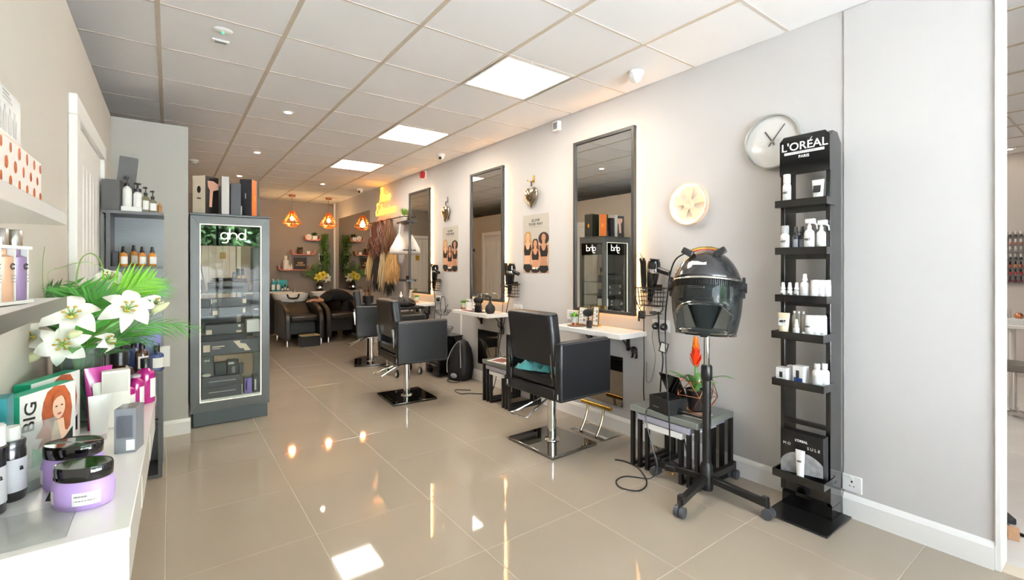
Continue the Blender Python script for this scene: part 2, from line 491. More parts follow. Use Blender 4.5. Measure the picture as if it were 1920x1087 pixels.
# nail room light panels, out of view: added to brighten that room
for i, (x, y) in enumerate(((4.4, -.4), (6.6, 2.2))):
    t = thing('ceiling_light', ('added unseen ceiling light panel of the nail room, close to the opening', 'added unseen ceiling light panel at the far end of the nail room')[i], 'light', (x, y, CE), 0, 'added nail room ceiling lights')
    B().box(-.268, -.268, -.004, .268, .268, .004).obj('diffuser', mat('nail_fill_led', '#ffffff', .4, es=14, ecol='#fff8ee', noise=0), t, smooth=False)

# emergency fitting, smoke detector, cameras, alarm
t = thing('emergency_light', 'oval white ceiling fitting with a green pilot light', 'light', (.25, 3.155, CE), 0)
B().lathe([(.001, -.012), (.03, -.012), (.043, -.004), (.045, 0)], 20, sx=1.15).obj('body', plastic_white, t)
B().ball((0, 0, -.013), .006, 8, 6).obj('pilot_light', mat('green_led', '#24c46a', .3, es=3, ecol='#20e070', noise=0), t)
t = thing('ceiling_sign', 'little white rectangular plate fixed below the oval ceiling fitting', 'sign', (.25, 3.31, CE), 0)
B().box(-.045, -.025, -.010, .045, .025, 0).obj('plate', plastic_white, t, bevel=.003)
B().box(-.03, -.012, -.011, .03, .012, -.0095).obj('print', ink_grey, t)
t = thing('smoke_detector', 'round white smoke detector on the ceiling beside the grey partition', 'detector', (.252, 7.2, CE), 0)
B().lathe([(.001, -.045), (.03, -.045), (.04, -.03), (.052, -.022), (.055, 0)], 20).obj('body', plastic_white, t)
B().lathe([(.041, -.030), (.044, -.030), (.044, -.026), (.041, -.026)], 20, ring=True).obj('vent', ink_grey, t)
def dome(x, y, label, s=1.0):
    t = thing('dome_camera', label, 'camera', (x, y, CE), 0, 'white dome security cameras')
    B().lathe([(.050 * s, -.022 * s), (.054 * s, -.018 * s), (.054 * s, 0)], 20).obj('base', plastic_white, t)
    B().lathe([(.012 * s, -.078 * s), (.032 * s, -.066 * s), (.044 * s, -.045 * s), (.047 * s, -.022 * s)], 20).obj('dome', plastic_white, t)
    a = Vector((-.6, -.75, -.28)).normalized(); c = Vector((0, 0, -.045 * s))
    B().cyl(c + a * .03 * s, c + a * .047 * s, .021 * s, n=16).obj('lens_ring', steel, t)
    B().cyl(c + a * .04 * s, c + a * .0485 * s, .015 * s, n=16).obj('lens', black_gloss, t)
dome(2.631, 2.118, 'white dome camera on the ceiling above the tallest mirror')
dome(2.648, 5.06, 'white dome camera above the second mirror', .95)
dome(2.69, 8.15, 'white dome camera nearest the back wall, beside the neon sign')
t = thing('motion_sensor', 'small grey and white wall box between ceiling and poster', 'sensor', (XR, 3.222, 2.61), 0)
B().box(-.04, -.04, -.045, 0, .04, .045).obj('body', plastic_white, t, bevel=.006)
B().box(-.044, -.026, -.03, -.038, .026, .03).obj('window', mat('sensor_grey', '#7d8384', .3), t, bevel=.002)
t = thing('fire_alarm', 'red and white fire alarm sounder high on the wall', 'alarm', (XR, 6.0, 2.60), 0)
B().box(-.03, -.055, -.06, 0, .055, .06).obj('base', plastic_white, t, bevel=.008)
B().lathe([(.05, 0), (.05, .03), (.035, .045), (.001, .05)], 20, fr((-.03, 0, 0), (0, -1, 0), (0, 0, 1))).obj('sounder', mat('alarm_red', '#a3121a', .3), t)
# ================================================================== STYLING STATIONS ON THE RIGHT WALL
led_warm = mat('led_strip_warm', '#ffd9a0', .5, es=14, ecol='#ffb866', noise=0)
led_dot = mat('led_dot', '#fff0cf', .5, es=45, ecol='#ffd28e', noise=0)
MY = (2.30, 4.03, 5.76)
MZ0, MZ1, MW = .94, 2.39, .66
mname = ('tall dark-framed wall mirror nearest the viewer, reflecting the display cabinet', 'tall dark-framed wall mirror in the middle, reflecting a white door', 'tall dark-framed wall mirror farthest away, beside the hair rack')
dots = B()
for k in range(86):
    z = MZ0 + .03 + k * (MZ1 - MZ0 - .06) / 85
    dots.box(-.0155, -.0035, z - .0035, -.0125, .0035, z + .0035)
dots_me = None
for i, y in enumerate(MY):
    t = thing('wall_mirror', mname[i], 'mirror', (XR, y, 0), 0, 'tall framed mirrors')
    B().box(-.052, .025, MZ0 + .025, -.044, MW - .025, MZ1 - .025).obj('glass', mirror, t, smooth=False)
    f = B().box(-.066, 0, MZ0, -.03, .026, MZ1).box(-.066, MW - .026, MZ0, -.03, MW, MZ1).box(-.066, .026, MZ0, -.03, MW - .026, MZ0 + .026).box(-.066, .026, MZ1 - .026, -.03, MW - .026, MZ1)
    f.obj('frame', frame_dark, t, bevel=.002)
    B().box(-.03, .03, MZ0 + .03, 0, MW - .03, MZ1 - .03).obj('backing', black_matt, t, smooth=False)
    s = B().box(-.018, .020, MZ0 + .03, -.010, .030, MZ1 - .03).box(-.018, MW - .03, MZ0 + .03, -.010, MW - .02, MZ1 - .03).box(-.018, .03, MZ0 + .02, -.010, MW - .03, MZ0 + .03).box(-.018, .03, MZ1 - .03, -.010, MW - .03, MZ1 - .02)
    s.obj('led_strip', led_warm, t, smooth=False)
    if dots_me is None:
        o = dots.obj('led_bead', led_dot, t, loc=(-.004, .016, 0), smooth=False); dots_me = o.data
    else: o = link('led_bead', dots_me, t, loc=(-.004, .016, 0))
    o['kind'] = 'stuff'
    # shelf with bracket and cable hole
    a = y - .07
    t = thing('wall_shelf', ('white gloss shelf under the nearest mirror', 'white gloss shelf under the middle mirror', 'white gloss shelf under the farthest mirror')[i], 'shelf', (XR, a, .79), 0, 'white station shelves')
    B().box(-.30, 0, 0, 0, .72, .040).obj('board', gloss_white, t, bevel=.004)
    for k in (.16, .56):
        B().box(-.014, k, -.13, 0, k + .024, 0).box(-.22, k, -.006, -.014, k + .024, 0).bar((-.007, k + .012, -.11), (-.10, k + .012, -.004), .010, .006).obj('bracket', black_metal, t)
    # kick panel
    t = thing('kick_panel', ('brown smoked glossy kick panel on the wall below the nearest shelf', 'dull smoked kick panel below the middle shelf', 'dull smoked kick panel below the farthest shelf')[i], 'panel', (XR, y + .16, .20), 0, 'kick panels below the stations')
    B().box(-.006, 0, 0, 0, .42, .395).obj('sheet', smoked_mirror, t, smooth=False)
    for q in ((.02, .02), (.40, .02), (.02, .375), (.40, .375)):
        B().cyl((-.009, q[0], q[1]), (-.004, q[0], q[1]), .006, n=10).obj('screw', chrome, t)
    # dachshund-tail wall hook
    yy, zz = ((2.335, .677), (4.10, .655), (5.90, .655))[i]
    t = thing('tail_hook', ('black dog-bottom wall hook beside the nearest kick panel', 'black dog-bottom wall hook below the middle shelf', 'black dog-bottom wall hook below the farthest shelf')[i], 'hook', (XR, yy, zz), 0, 'dog-bottom wall hooks')
    B().ball((-.02, 0, 0), (.022, .030, .026), 14, 10).obj('rump', black_plastic, t)
    B().tube([(-.02, .026, .004), (-.03, .045, .016), (-.033, .058, .036), (-.032, .064, .058)], [.009, .008, .006, .003], 8).obj('tail', black_plastic, t)
    for d in (-.018, .014):
        B().tube([(-.016, d, -.012), (-.016, d * 1.15, -.04), (-.018, d * 1.2, -.056)], [.012, .008, .009], 8).ball((-.024, d * 1.2, -.058), (.014, .009, .006), 10, 6).obj('leg', black_plastic, t)

# posters
skin = [mat('skin_a', '#d9a884', .6, noise=.05), mat('skin_b', '#b98564', .6, noise=.05), mat('skin_c', '#c98d66', .6, noise=.05)]
hairm = [mat('hair_print_blonde', '#b58a55', .6, noise=.2, scale=60), mat('hair_print_dark', '#4a3426', .6, noise=.2, scale=60), mat('hair_print_curl', '#33221a', .6, noise=.3, scale=90)]
poster_bg = mat('poster_grey', '#b9b3a8', .35, noise=.02, coat=.2)
def woman(t, M, cx, top, s, sk, hr, curl, z):
    """a printed figure: hair, head, torso, arms, crop top and briefs"""
    def T(P): return [(min(.403, max(.001, cx + x * s * 1.3)), max(.001, top + y * s)) for x, y in P]
    flat('hair_print', T(ell(0, -.30, .30 if curl else .21, .30 if curl else .36, 18)) if curl else T([(-.1, .0), (.12, .0), (.2, -.15), (.22, -.45), (.27, -.75), (.12, -.85), (-.14, -.85), (-.26, -.72), (-.21, -.4), (-.19, -.12)]), hr, t, M, z)
    flat('body_print', T([(-.07, -.42), (.07, -.42), (.09, -.55), (.28, -.63), (.34, -.85), (.36, -1.2), (.33, -1.45), (.27, -1.45), (.27, -1.15), (.22, -.95), (.2, -1.15), (.17, -1.32), (.23, -1.55), (.27, -1.85), (.25, -2.1), (-.25, -2.1), (-.27, -1.85), (-.23, -1.55), (-.17, -1.32), (-.2, -1.15), (-.22, -.95), (-.27, -1.15), (-.27, -1.45), (-.33, -1.45), (-.36, -1.2), (-.34, -.85), (-.28, -.63), (-.09, -.55)]), sk, t, M, z + .0004)
    flat('face_print', T(ell(0, -.27, .115, .19, 16)), sk, t, M, z + .0008)
    flat('top_print', T([(-.20, -.62), (-.15, -.62), (-.08, -.83), (0, -.88), (.08, -.83), (.15, -.62), (.20, -.62), (.235, -.92), (.20, -1.15), (-.20, -1.15), (-.235, -.92)]), ink, t, M, z + .0008)
    flat('briefs_print', T([(-.235, -1.58), (.235, -1.58), (.27, -1.78), (.10, -1.98), (-.10, -1.98), (-.27, -1.78)]), ink, t, M, z + .0008)
    for d in (-.045, .045): flat('eye_print', T(ell(d, -.24, .018, .012, 8)), ink, t, M, z + .0012)
    flat('mouth_print', T(ell(0, -.345, .045, .016, 10)), mat('lip_print', '#b3574c', .5), t, M, z + .0012)
for i, y in enumerate((3.35, 5.08)):
    t = thing('poster', ('grey poster of three women in black, nearer of the two', 'grey poster of three women in black, farther of the two')[i], 'poster', (XR, y, 1.255), 0, 'posters between the mirrors')
    B().box(-.003, 0, 0, 0, .404, .575).obj('sheet', poster_bg, t, smooth=False)
    M = fr((-.003, .404, 0), (0, -1, 0), (0, 0, 1))
    woman(t, M, .080, .410, .205, skin[0], hairm[0], False, .0002)
    woman(t, M, .325, .395, .205, skin[1], hairm[2], True, .0002)
    woman(t, M, .200, .335, .180, skin[2], hairm[1], False, .0016)
    text('GLOW', .036, ink, t, M @ Matrix.Translation((.202, .515, .0006)), bold=.0008, spacing=1.25)
    text('YOUR WAY', .036, ink, t, M @ Matrix.Translation((.202, .478, .0006)), bold=.0008, spacing=1.2)
    for k in range(12): rect('small_print', .112 + .015 * k, .447, .122 + .015 * k, .453, ink_grey, t, M)
    flat('mark_print', [(.15, .04), (.20, .036), (.21, .048), (.20, .056), (.16, .052)], paper, t, M, .0042); flat('mark_disc', ell(.228, .046, .012, .012), paper, t, M, .0042)

# silver hearts on brass hooks
heart_m = mat('antique_silver', '#b8ac98', .16, metal=1, noise=.12, scale=20)
for i, y in enumerate((3.583, 5.345)):
    t = thing('heart_ornament', ('dented silver heart hanging from a brass hook above the nearer poster', 'silver heart hanging from a hook above the farther poster')[i], 'ornament', (XR, y, 1.88), 0, 'hanging silver hearts')
    b = B(); N, R = 26, 13
    rows = []
    for j in range(R):
        a = -PI / 2 + PI * j / (R - 1)
        rr = math.cos(a); d = math.sin(a)
        ring = []
        for k in range(N):
            u = 2 * PI * k / N
            hx = 16 * math.sin(u) ** 3 / 16.0; hz = (13 * math.cos(u) - 5 * math.cos(2 * u) - 2 * math.cos(3 * u) - math.cos(4 * u)) / 16.0
            ring.append((-.034 - .032 * d, hx * .098 * max(rr, .02), .135 + (hz * .105 - (0.02 if hz < 0 else 0) * 1) * max(rr, .02)))
        rows.append(ring)
    b.add([p for r_ in rows for p in r_], [(j * N + k, j * N + (k + 1) % N, (j + 1) * N + (k + 1) % N, (j + 1) * N + k) for j in range(R - 1) for k in range(N)] + [tuple(range(N)), tuple(range((R - 1) * N, R * N))[::-1]])
    b.obj('heart', heart_m, t, ang=80)
    B().box(-.034, -.008, .225, -.026, .008, .272).obj('strap', mat('brown_strap', '#4b382f', .6), t)
    B().box(-.006, -.012, .26, 0, .012, .335).tube([(-.004, 0, .285), (-.03, 0, .272), (-.052, .012, .274), (-.06, .03, .285)], .005, 8).obj('hook', gold if i == 0 else steel, t)

# wall clock
t = thing('wall_clock', 'round wall clock with thin grey rim and plain white face', 'clock', (XR, 1.315, 2.055), 0)
M = on_right(0, 0, 0)
B().lathe([(.001, .004), (.152, .004), (.152, .012), (.001, .012)], 48, M).obj('dial', mat('clock_face', '#e9e7e4', .12, coat=.6, noise=0), t)
B().lathe([(.150, 0), (.160, 0), (.160, .034), (.152, .036), (.150, .012)], 56, M, ring=True).obj('rim', mat('clock_rim', '#a3a39c', .4, metal=.2), t)
for a, L, w in ((math.radians(38), .115, .0055), (math.radians(-32), .080, .007)):
    B().bar((-.018 - (.004 if L > .1 else 0), .28 * L * math.sin(a), -.28 * L * math.cos(a)), (-.018 - (.004 if L > .1 else 0), -L * math.sin(a), L * math.cos(a)), w, .003, (1, 0, 0)).obj('hand', mat('clock_hand', '#4b4b4b', .4), t)
B().cyl((-.012, 0, 0), (-.025, 0, 0), .008).obj('hub', steel, t)

# glowing wheel lamp
t = thing('wheel_lamp', 'round glowing wall lamp with wheel-like spokes', 'lamp', (XR, 1.87, 1.747), 0)
wheel_m = mat('pale_copper', '#ebcdb0', .4, noise=.02)
glow = mat('lamp_ring_glow', '#fff2cf', .4, es=5, ecol='#ffdfa6', noise=0)
B().tube([(-.022, .132 * math.cos(2 * PI * k / 48), .132 * math.sin(2 * PI * k / 48)) for k in range(48)], .006, 8, closed=True).obj('light_ring', glow, t)
B().lathe([(.136, .0), (.144, .0), (.144, .034), (.136, .034)], 48, M, ring=True).obj('rim', wheel_m, t)
for a0 in (20, 92, 164, 236, 308):
    pts = []
    for q in range(7):
        a = math.radians(a0 - 17 + 34 * q / 6 * (1)); pts.append((.128 * math.cos(a), .128 * math.sin(a)))
    inner = [(.034 * math.cos(math.radians(a0 + 24)), .034 * math.sin(math.radians(a0 + 24))), (.034 * math.cos(math.radians(a0 - 24)), .034 * math.sin(math.radians(a0 - 24)))]
    B().prism(pts + inner, .008, .018, M).obj('spoke', wheel_m, t)
B().lathe([(.001, .006), (.036, .006), (.036, .022), (.014, .024), (.001, .018)], 24, M).obj('hub', wheel_m, t)

# neon lettering: strokes of a script alphabet, bent as glowing tubes
neon = mat('neon_orange', '#ffc860', .3, es=2.6, ecol='#ffc230', noise=0)
neon_core = neon
SF = {'H': (.62, [[(.02, .0), (.12, .35), (.2, .95), (.14, 1.0), (.1, .85)], [(.45, 1.0), (.42, .5), (.40, .05), (.52, .06)], [(.05, .5), (.25, .44), (.5, .55)]]),
      'E': (.60, [[(.5, .85), (.36, 1.0), (.16, .9), (.2, .62), (.36, .55), (.16, .48), (.02, .25), (.12, .02), (.36, .04), (.52, .18)]]),
      'a': (.42, [[(.34, .36), (.16, .42), (.04, .2), (.14, .0), (.28, .12), (.34, .38), (.34, .08), (.44, .04)]]),
      'i': (.22, [[(.02, .1), (.1, .38), (.1, .08), (.22, .06)], [(.11, .56), (.12, .60)]]),
      'r': (.34, [[(.02, .05), (.08, .38), (.1, .0), (.12, .25), (.24, .40), (.34, .34)]]),
      'x': (.36, [[(.02, .38), (.14, .2), (.34, .0)], [(.34, .4), (.18, .2), (.02, .0)]]),
      't': (.28, [[(.14, .85), (.1, .3), (.16, .0), (.28, .08)], [(.0, .5), (.28, .56)]]),
      'e': (.34, [[(.02, .16), (.26, .26), (.2, .42), (.06, .32), (.06, .08), (.2, .0), (.34, .1)]]),
      'n': (.42, [[(.02, .4), (.06, .0), (.1, .26), (.24, .4), (.28, .06), (.42, .05)]]),
      's': (.28, [[(.26, .36), (.12, .42), (.06, .3), (.22, .16), (.16, .0), (.0, .04)]]),
      'o': (.36, [[(.3, .3), (.16, .42), (.04, .2), (.14, .0), (.3, .12), (.28, .36), (.38, .34)]])}
t = thing('neon_sign', 'glowing orange neon sign reading Hair Extensions in script', 'neon sign', (XR, 7.37, 2.10), 0)
def neon_word(word, u0, v0, sz, r, m, shear=.16, name='letter'):
    u = u0
    for ch in word:
        w, st = SF[ch]
        b = B()
        for s in st:
            b.tube(spline([(-.035, -(u + (x + shear * y) * sz), v0 + y * sz) for x, y in s], 5), r, 6)
        b.obj(name, m, t)
        u += (w + .06) * sz
neon_word('Hair', -.30, .30, .235, .0075, neon)
neon_word('Extensions', -.48, .085, .205, .0070, neon)
B().tube(spline([(-.035, .42, -.01), (-.035, .25, .03), (-.035, .1, -.01), (-.035, -.05, .03), (-.035, -.2, 0)], 5), .006, 6).obj('underline', mat('neon_pink', '#ff6a50', .3, es=3, ecol='#ff4428', noise=0), t)
for dy, dz in ((-.35, .15), (.1, .15), (.1, .42)):
    ld = bpy.data.lights.new('neon_light', 'POINT'); ld.energy = .30; ld.color = (1.0, .30, .05); ld.shadow_soft_size = .06
    lo = bpy.data.objects.new('neon_light', ld); COL.objects.link(lo); lo.parent = t; lo.location = (-.16, dy, dz)
for q in ((-.5, .0), (.45, .0), (-.5, .52), (.45, .52)):
    B().cyl((-.02, q[0], q[1]), (0, q[0], q[1]), .009, n=10).obj('standoff', chrome, t)

# frameless mirror at the back of the right wall, and the white corner trim
t = tag(B().box(XR - .008, 8.235, .86, XR - .001, 10.12, 2.33).obj('frameless_mirror', mat('mirror_back', '#cfd0ce', .0, metal=1, noise=0), smooth=False), 'wide frameless wall mirror reflecting the back wall and pendant lamp', 'mirror')
struct(B().box(XR - .03, 10.40, 0, XR, 10.43, CE).obj('trim_2', paint_white))
struct(B().box(XR - .012, 4.985, .12, XR, 5.005, .79).obj('trim_3', paint_white))

# sockets and plugs
def socket(y, z, label, plugs=(), w=.146, ks=(-.035, .035)):
    t = thing('wall_socket', label, 'socket', (XR, y, z), 0, 'double wall sockets')
    x0 = 0.0
    B().box(-.012, -w / 2, -.043, x0, w / 2, .043).obj('plate', plastic_white, t, bevel=.003)
    for k in ks:
        B().box(-.0126, k - .004, .006, -.011, k + .004, .016).box(-.0126, k - .012, -.014, -.011, k - .006, -.010).box(-.0126, k + .006, -.014, -.011, k + .012, -.010).obj('pin_hole', ink, t, smooth=False)
        B().box(-.016, k - .006, .024, -.012, k + .006, .036).obj('switch', plastic_white, t)
    for k in plugs:
        B().lathe([(.024, 0), (.024, .012), (.018, .035), (.006, .045)], 14, fr((-.012, k, -.004), (0, -1, 0), (0, 0, 1)), sy=1.15).obj('plug', black_plastic, t)
socket(.918, .176, 'white single wall socket low by the product stand', (), .088, (0,))
socket(2.10, .885, 'white double wall socket right of the nearest mirror', (-.035, .035))
socket(3.02, .885, 'white double wall socket left of the nearest mirror', (-.035,))
socket(3.83, .885, 'white double wall socket half hidden behind the nearest chair')
socket(4.78, .885, 'white double wall socket beside the middle mirror', (.035,))
socket(5.60, .885, 'white double wall socket by the farthest station', (-.035,))

# tool baskets with dryers and irons
def basket(y, z, label):
    t = thing('wire_basket', label, 'basket', (XR, y, z), 0, 'wire tool holders on the wall')
    b = B(); r = .0025; w, d, h = .20, .11, .13
    for k in range(5):
        zz = -h * k / 4; f = 1 - .12 * k / 4
        b.tube([(-.004, -w / 2 * f, zz), (-d * f, -w / 2 * f, zz), (-d * f, w / 2 * f, zz), (-.004, w / 2 * f, zz)], r if k else .004, 5, closed=True)
    b.obj('hoop', black_metal, t)
    b = B()
    for k in range(9):
        q = -w / 2 + w * k / 8
        b.tube([(-d, q, 0), (-d * .88, q * .88, -h), (-.01, q * .88, -h)], r, 5)
    for k in (.33, .66, 1.):
        for s in (-1, 1): b.tube([(-d * k, s * w / 2, 0), (-d * k * .88, s * w / 2 * .88, -h)], r, 5)
    b.obj('upright_wire', black_metal, t)
    B().box(-.006, -.06, -.02, 0, .06, .025).obj('wall_plate', black_metal, t)
def dryer(x, y, z, label, tilt=0):
    t = thing('hair_dryer', label, 'hair dryer', (x, y, z), tilt, 'hair dryers in the wall baskets')
    M = Matrix.Rotation(math.radians(8), 4, 'X')
    B().lathe([(.012, -.20), (.020, -.195), (.026, -.12), (.038, -.05), (.044, .02), (.046, .07), (.040, .098), (.02, .104)], 18, M).obj('barrel', black_gloss, t)
    B().lathe([(.026, .1045), (.034, .104), (.036, .112), (.001, .114)], 16, M).obj('intake_grille', mat('dryer_grille', '#2b2b2d', .5), t)
    B().tube([(0, -.03, .04), (-.01, -.10, .02), (-.014, -.15, .008)], [.020, .017, .016], 10, flat=1.2).obj('handle', black_plastic, t)
    B().lathe([(.0105, -.235), (.011, -.20), (.022, -.195), (.022, -.19)], 12, M, sx=1.6, sy=.5).obj('nozzle', mat('dryer_nozzle', '#6a4a3c', .4), t)
    B().lathe([(.0445, .012), (.0475, .02), (.0475, .03), (.0455, .04)], 18, M, ring=True).obj('trim_ring', chrome, t)
def iron(x, y, z, label, a=.12, L=.26):
    t = thing('hair_iron', label, 'hair iron', (x, y, z), 0, 'styling irons in the wall baskets')
    for s, nm in ((-1, 'plate_arm'), (1, 'plate_arm')):
        B().tube([(0, s * .006, -.1), (0, s * .010, -.02), (-.005, s * .013 + .02 * a, L * .5), (-.01, s * .016 + .10 * a, L - .1)], [.008, .013, .013, .010], 8, flat=.8).obj(nm, black_plastic, t)
    B().cyl((0, -.022, -.08), (0, .022, -.08), .012).obj('hinge', steel, t)
    B().tube(spline([(-.01, .04 * a, L - .1), (-.02, .01, L - .075), (-.012, .04, L - .06), (0, .06, L - .09)], 4), .003, 6).obj('cable', black_plastic, t)
for i, (y, z) in enumerate(((2.155, 1.16), (3.90, 1.135), (5.60, 1.13))):
    w3 = ('nearest', 'middle', 'farthest')[i]
    basket(y, z, 'black wire tool basket on the wall right of the %s mirror' % w3)
    dryer(XR - .075, y - .035, z + .10, 'black hair dryer nose-down in the basket of the %s station' % w3)
    iron(XR - .055, y + .062, z + .06, 'black straightening iron upright in the basket of the %s station' % w3)
t = thing('wall_bracket', 'small black trigger-shaped bracket below the nearest tool basket', 'bracket', (XR, 2.135, .985), 0)
B().prism([(0, 0), (.045, .006), (.085, -.004), (.10, -.016), (.02, -.022), (0, -.018)], -.01, .01, fr((-.02, .05, 0), (0, -1, 0), (0, 0, 1))).obj('arm', mat('bracket_grey', '#5a5856', .4), t)
B().box(-.02, -.03, -.012, 0, .03, .02).obj('plate', plastic_white, t)
t = thing('adapter', 'black power adapter hanging tangled at the mirror corner', 'adapter', (XR - .03, 2.255, .955), .3)
B().box(-.018, -.025, -.03, .018, .025, .03).obj('body', black_plastic, t, bevel=.006)
B().cyl((-.018, .0, -.01), (-.032, .0, -.01), .006).cyl((0, .022, -.02), (0, .022, -.05), .008).obj('pin', black_plastic, t)
t = thing('swing_tag', 'black and white tag hanging from the wall socket plug', 'tag', (XR - .045, 2.06, .70), .2)
B().box(-.003, -.03, 0, .003, .03, .075, Matrix.Rotation(.25, 4, 'X')).obj('case', black_plastic, t)
B().box(-.0045, -.022, .008, -.003, .022, .067, Matrix.Rotation(.25, 4, 'X')).obj('print', paper, t)

# cords of the near station
g1 = 'cords of the nearest station'
cord('power_cord', 'long black cord hanging from the nearest basket to the side table', [(2.86, 2.225, 1.05), (2.87, 2.235, .85), (2.86, 2.225, .6), (2.85, 2.22, .35), (2.84, 2.17, .12), (2.80, 2.16, .006)], .0045, group=g1)
cord('power_cord', 'pair of black cords dropping behind the black box on the table', [(2.85, 2.09, .99), (2.87, 2.10, .8), (2.86, 2.06, .66), (2.85, 2.07, .5), (2.87, 2.09, .41)], .006, group=g1)
cord('power_cord', 'thin pale grey cord looping down the wall beside the socket', [(2.885, 2.14, .90), (2.88, 2.17, .8), (2.88, 2.14, .65), (2.885, 2.17, .5), (2.885, 2.19, .46), (2.89, 2.225, .46), (2.89, 2.225, .6)], .0022, mat('grey_cord', '#6d6b69', .5), group=g1)
cord('power_cord', 'tangled black cord under the nearest tool basket', [(2.85, 2.23, 1.03), (2.83, 2.28, .99), (2.84, 2.30, 1.06), (2.80, 2.27, 1.1), (2.83, 2.24, 1.0), (2.82, 2.2, .96), (2.83, 2.12, .965), (2.85, 2.06, 1.0), (2.84, 2.05, 1.06)], .0035, group=g1)
cord('power_cord', 'black cord hanging from the middle tool basket to the floor', [(2.86, 3.93, 1.03), (2.87, 4.02, .8), (2.85, 4.10, .5), (2.80, 4.08, .2), (2.72, 4.05, .02), (2.62, 4.05, .006), (2.50, 4.15, .006), (2.42, 4.2, .006), (2.45, 4.36, .006), (2.58, 4.25, .006)], .005)
cord('power_cord', 'second thinner cord below the middle mirror', [(2.86, 4.05, .98), (2.87, 4.10, .7), (2.86, 4.16, .5), (2.84, 4.05, .35), (2.80, 3.95, .25), (2.75, 3.92, .02)], .0035)
cord('power_cord', 'black cord hanging down at the farthest tool basket', [(2.86, 5.66, 1.0), (2.87, 5.64, .8), (2.86, 5.66, .5), (2.86, 5.62, .2), (2.85, 5.60, .006)], .005)
# ================================================================== SALON CHAIRS
plate_m = mat('black_chrome', '#5c5a57', .04, metal=1, noise=0)
seam = mat('grey_seam', '#55565c', .5)
def salon_chair(label, x, y, rz, plate=plate_m):
    t = thing('salon_chair', label, 'chair', (x, y, 0), rz, 'black salon chairs')
    B().box(-.225, -.25, .004, .225, .25, .022).obj('base_plate', plate, t, bevel=.006)
    B().box(-.22, -.245, 0, .22, .245, .005).obj('plate_foot', black_plastic, t)
    B().cyl((0, 0, .02), (0, 0, .40), .034, n=24).obj('column', chrome, t)
    B().lathe([(.06, .02), (.055, .03), (.036, .036)], 24).obj('collar', chrome, t)
    B().tube(spline([(-.02, .035, .36), (-.12, .05, .325), (-.25, .10, .265), (-.29, .125, .25), (-.295, .10, .245), (-.285, -.01, .245), (-.27, -.035, .25), (-.24, -.035, .265), (-.12, -.03, .325), (-.02, -.03, .36)], 4), .0075, 8).obj('pump_pedal', chrome, t)
    B().cyl((-.03, -.06, .355), (-.03, .06, .355), .014).cyl((.02, -.06, .36), (-.05, -.06, .35), .01).obj('pedal_pivot', chrome, t)
    B().box(-.12, -.12, .385, .12, .12, .40).obj('seat_mount', black_metal, t)
    for s in (-1, 1):
        q = B().box(-.205, s * .31, .392, .31, s * .242, .80) if s > 0 else B().box(-.205, -.31, .392, .31, -.242, .80)
        a = q.obj('arm', leather, t, bevel=.018, seg=3)
        B().tube([(-.19, s * .3085, .41), (-.19, s * .3085, .785), (.295, s * .3085, .785), (.295, s * .3085, .41)], .0025, 5, closed=True).obj('piping', seam, a)
        B().box(-.2065, s * .285, .415, -.204, s * .277, .45).obj('tag', paper, a)
    B().box(-.205, -.243, .392, .295, .243, .475).obj('seat_base', leather, t, bevel=.012)
    B().box(-.195, -.24, .472, .305, .24, .565).obj('seat', leather, t, bevel=.03, seg=3)
    M = Matrix.Translation((-.150, 0, .625)) @ Matrix.Rotation(math.radians(-8), 4, 'Y')
    B().box(-.045, -.243, 0, .045, .243, .375, M).obj('backrest', leather, t, bevel=.025, seg=3)
    for s in (-1, 1):
        q = B().box(-.010, s * .235 - .003, -.05, .010, s * .235 + .003, .12, Matrix.Translation((-.212, 0, .60)) @ Matrix.Rotation(math.radians(-6), 4, 'Y'))
        k = q.obj('back_bracket', steel, t)
        for zz in (.57, .70): B().cyl((-.226, s * .235, zz), (-.218, s * .235, zz), .006, n=8).obj('screw', chrome, k)
    return t
salon_chair('black leather salon chair nearest the viewer, with a teal towel on the seat', 2.315, 2.645, math.radians(1.5), mat('polished_chrome_plate', '#a9a7a2', .03, metal=1, noise=0))
salon_chair('black leather salon chair in the middle, standing on a dark square plate', 1.935, 4.43, math.radians(-3))
salon_chair('black leather salon chair farthest away, close to the wash basins', 2.245, 6.32, math.radians(-18))
# towel, gown
teal = mat('teal_towel', '#3f8f8f', .9, bump=.6, bscale=300, noise=.12, scale=30, sheen=.3)
t = thing('towel', 'crumpled teal towel on the seat of the nearest chair', 'towel', (2.20, 2.68, .566), .3)
b = B(); N = 12
rn = random.Random(3)
G = [[(-.11 + .22 * i / N, -.17 + .30 * j / N, max(.0, .028 + .022 * math.sin(i * 1.1 + j * .6) + .016 * math.sin(j * 1.7 - i * .5) + (.03 if i > 8 and j < 4 else 0)) * (1 if 0 < i < N and 0 < j < N else .1)) for j in range(N + 1)] for i in range(N + 1)]
b.add([p for r_ in G for p in r_], [(i * (N + 1) + j, (i + 1) * (N + 1) + j, (i + 1) * (N + 1) + j + 1, i * (N + 1) + j + 1) for i in range(N) for j in range(N)])
b.obj('fold', teal, t, ang=80)
t = thing('salon_gown', 'black gown bundled on the front of the nearest chair seat', 'gown', (2.50, 2.60, .566), 0)
b = B()
G = [[(-.12 + .24 * i / N, -.18 + .36 * j / N, max(0, .09 + .05 * math.sin(i * .9 + j * .8) + .03 * math.sin(j * 1.9)) * math.sin(PI * max(.03, i / N)) ** .6 * math.sin(PI * max(.03, min(.97, j / N))) ** .5) for j in range(N + 1)] for i in range(N + 1)]
b.add([p for r_ in G for p in r_], [(i * (N + 1) + j, (i + 1) * (N + 1) + j, (i + 1) * (N + 1) + j + 1, i * (N + 1) + j + 1) for i in range(N) for j in range(N)])
b.obj('cloth', mat('black_cloth', '#131315', .85, bump=.4, noise=.1), t, ang=80)
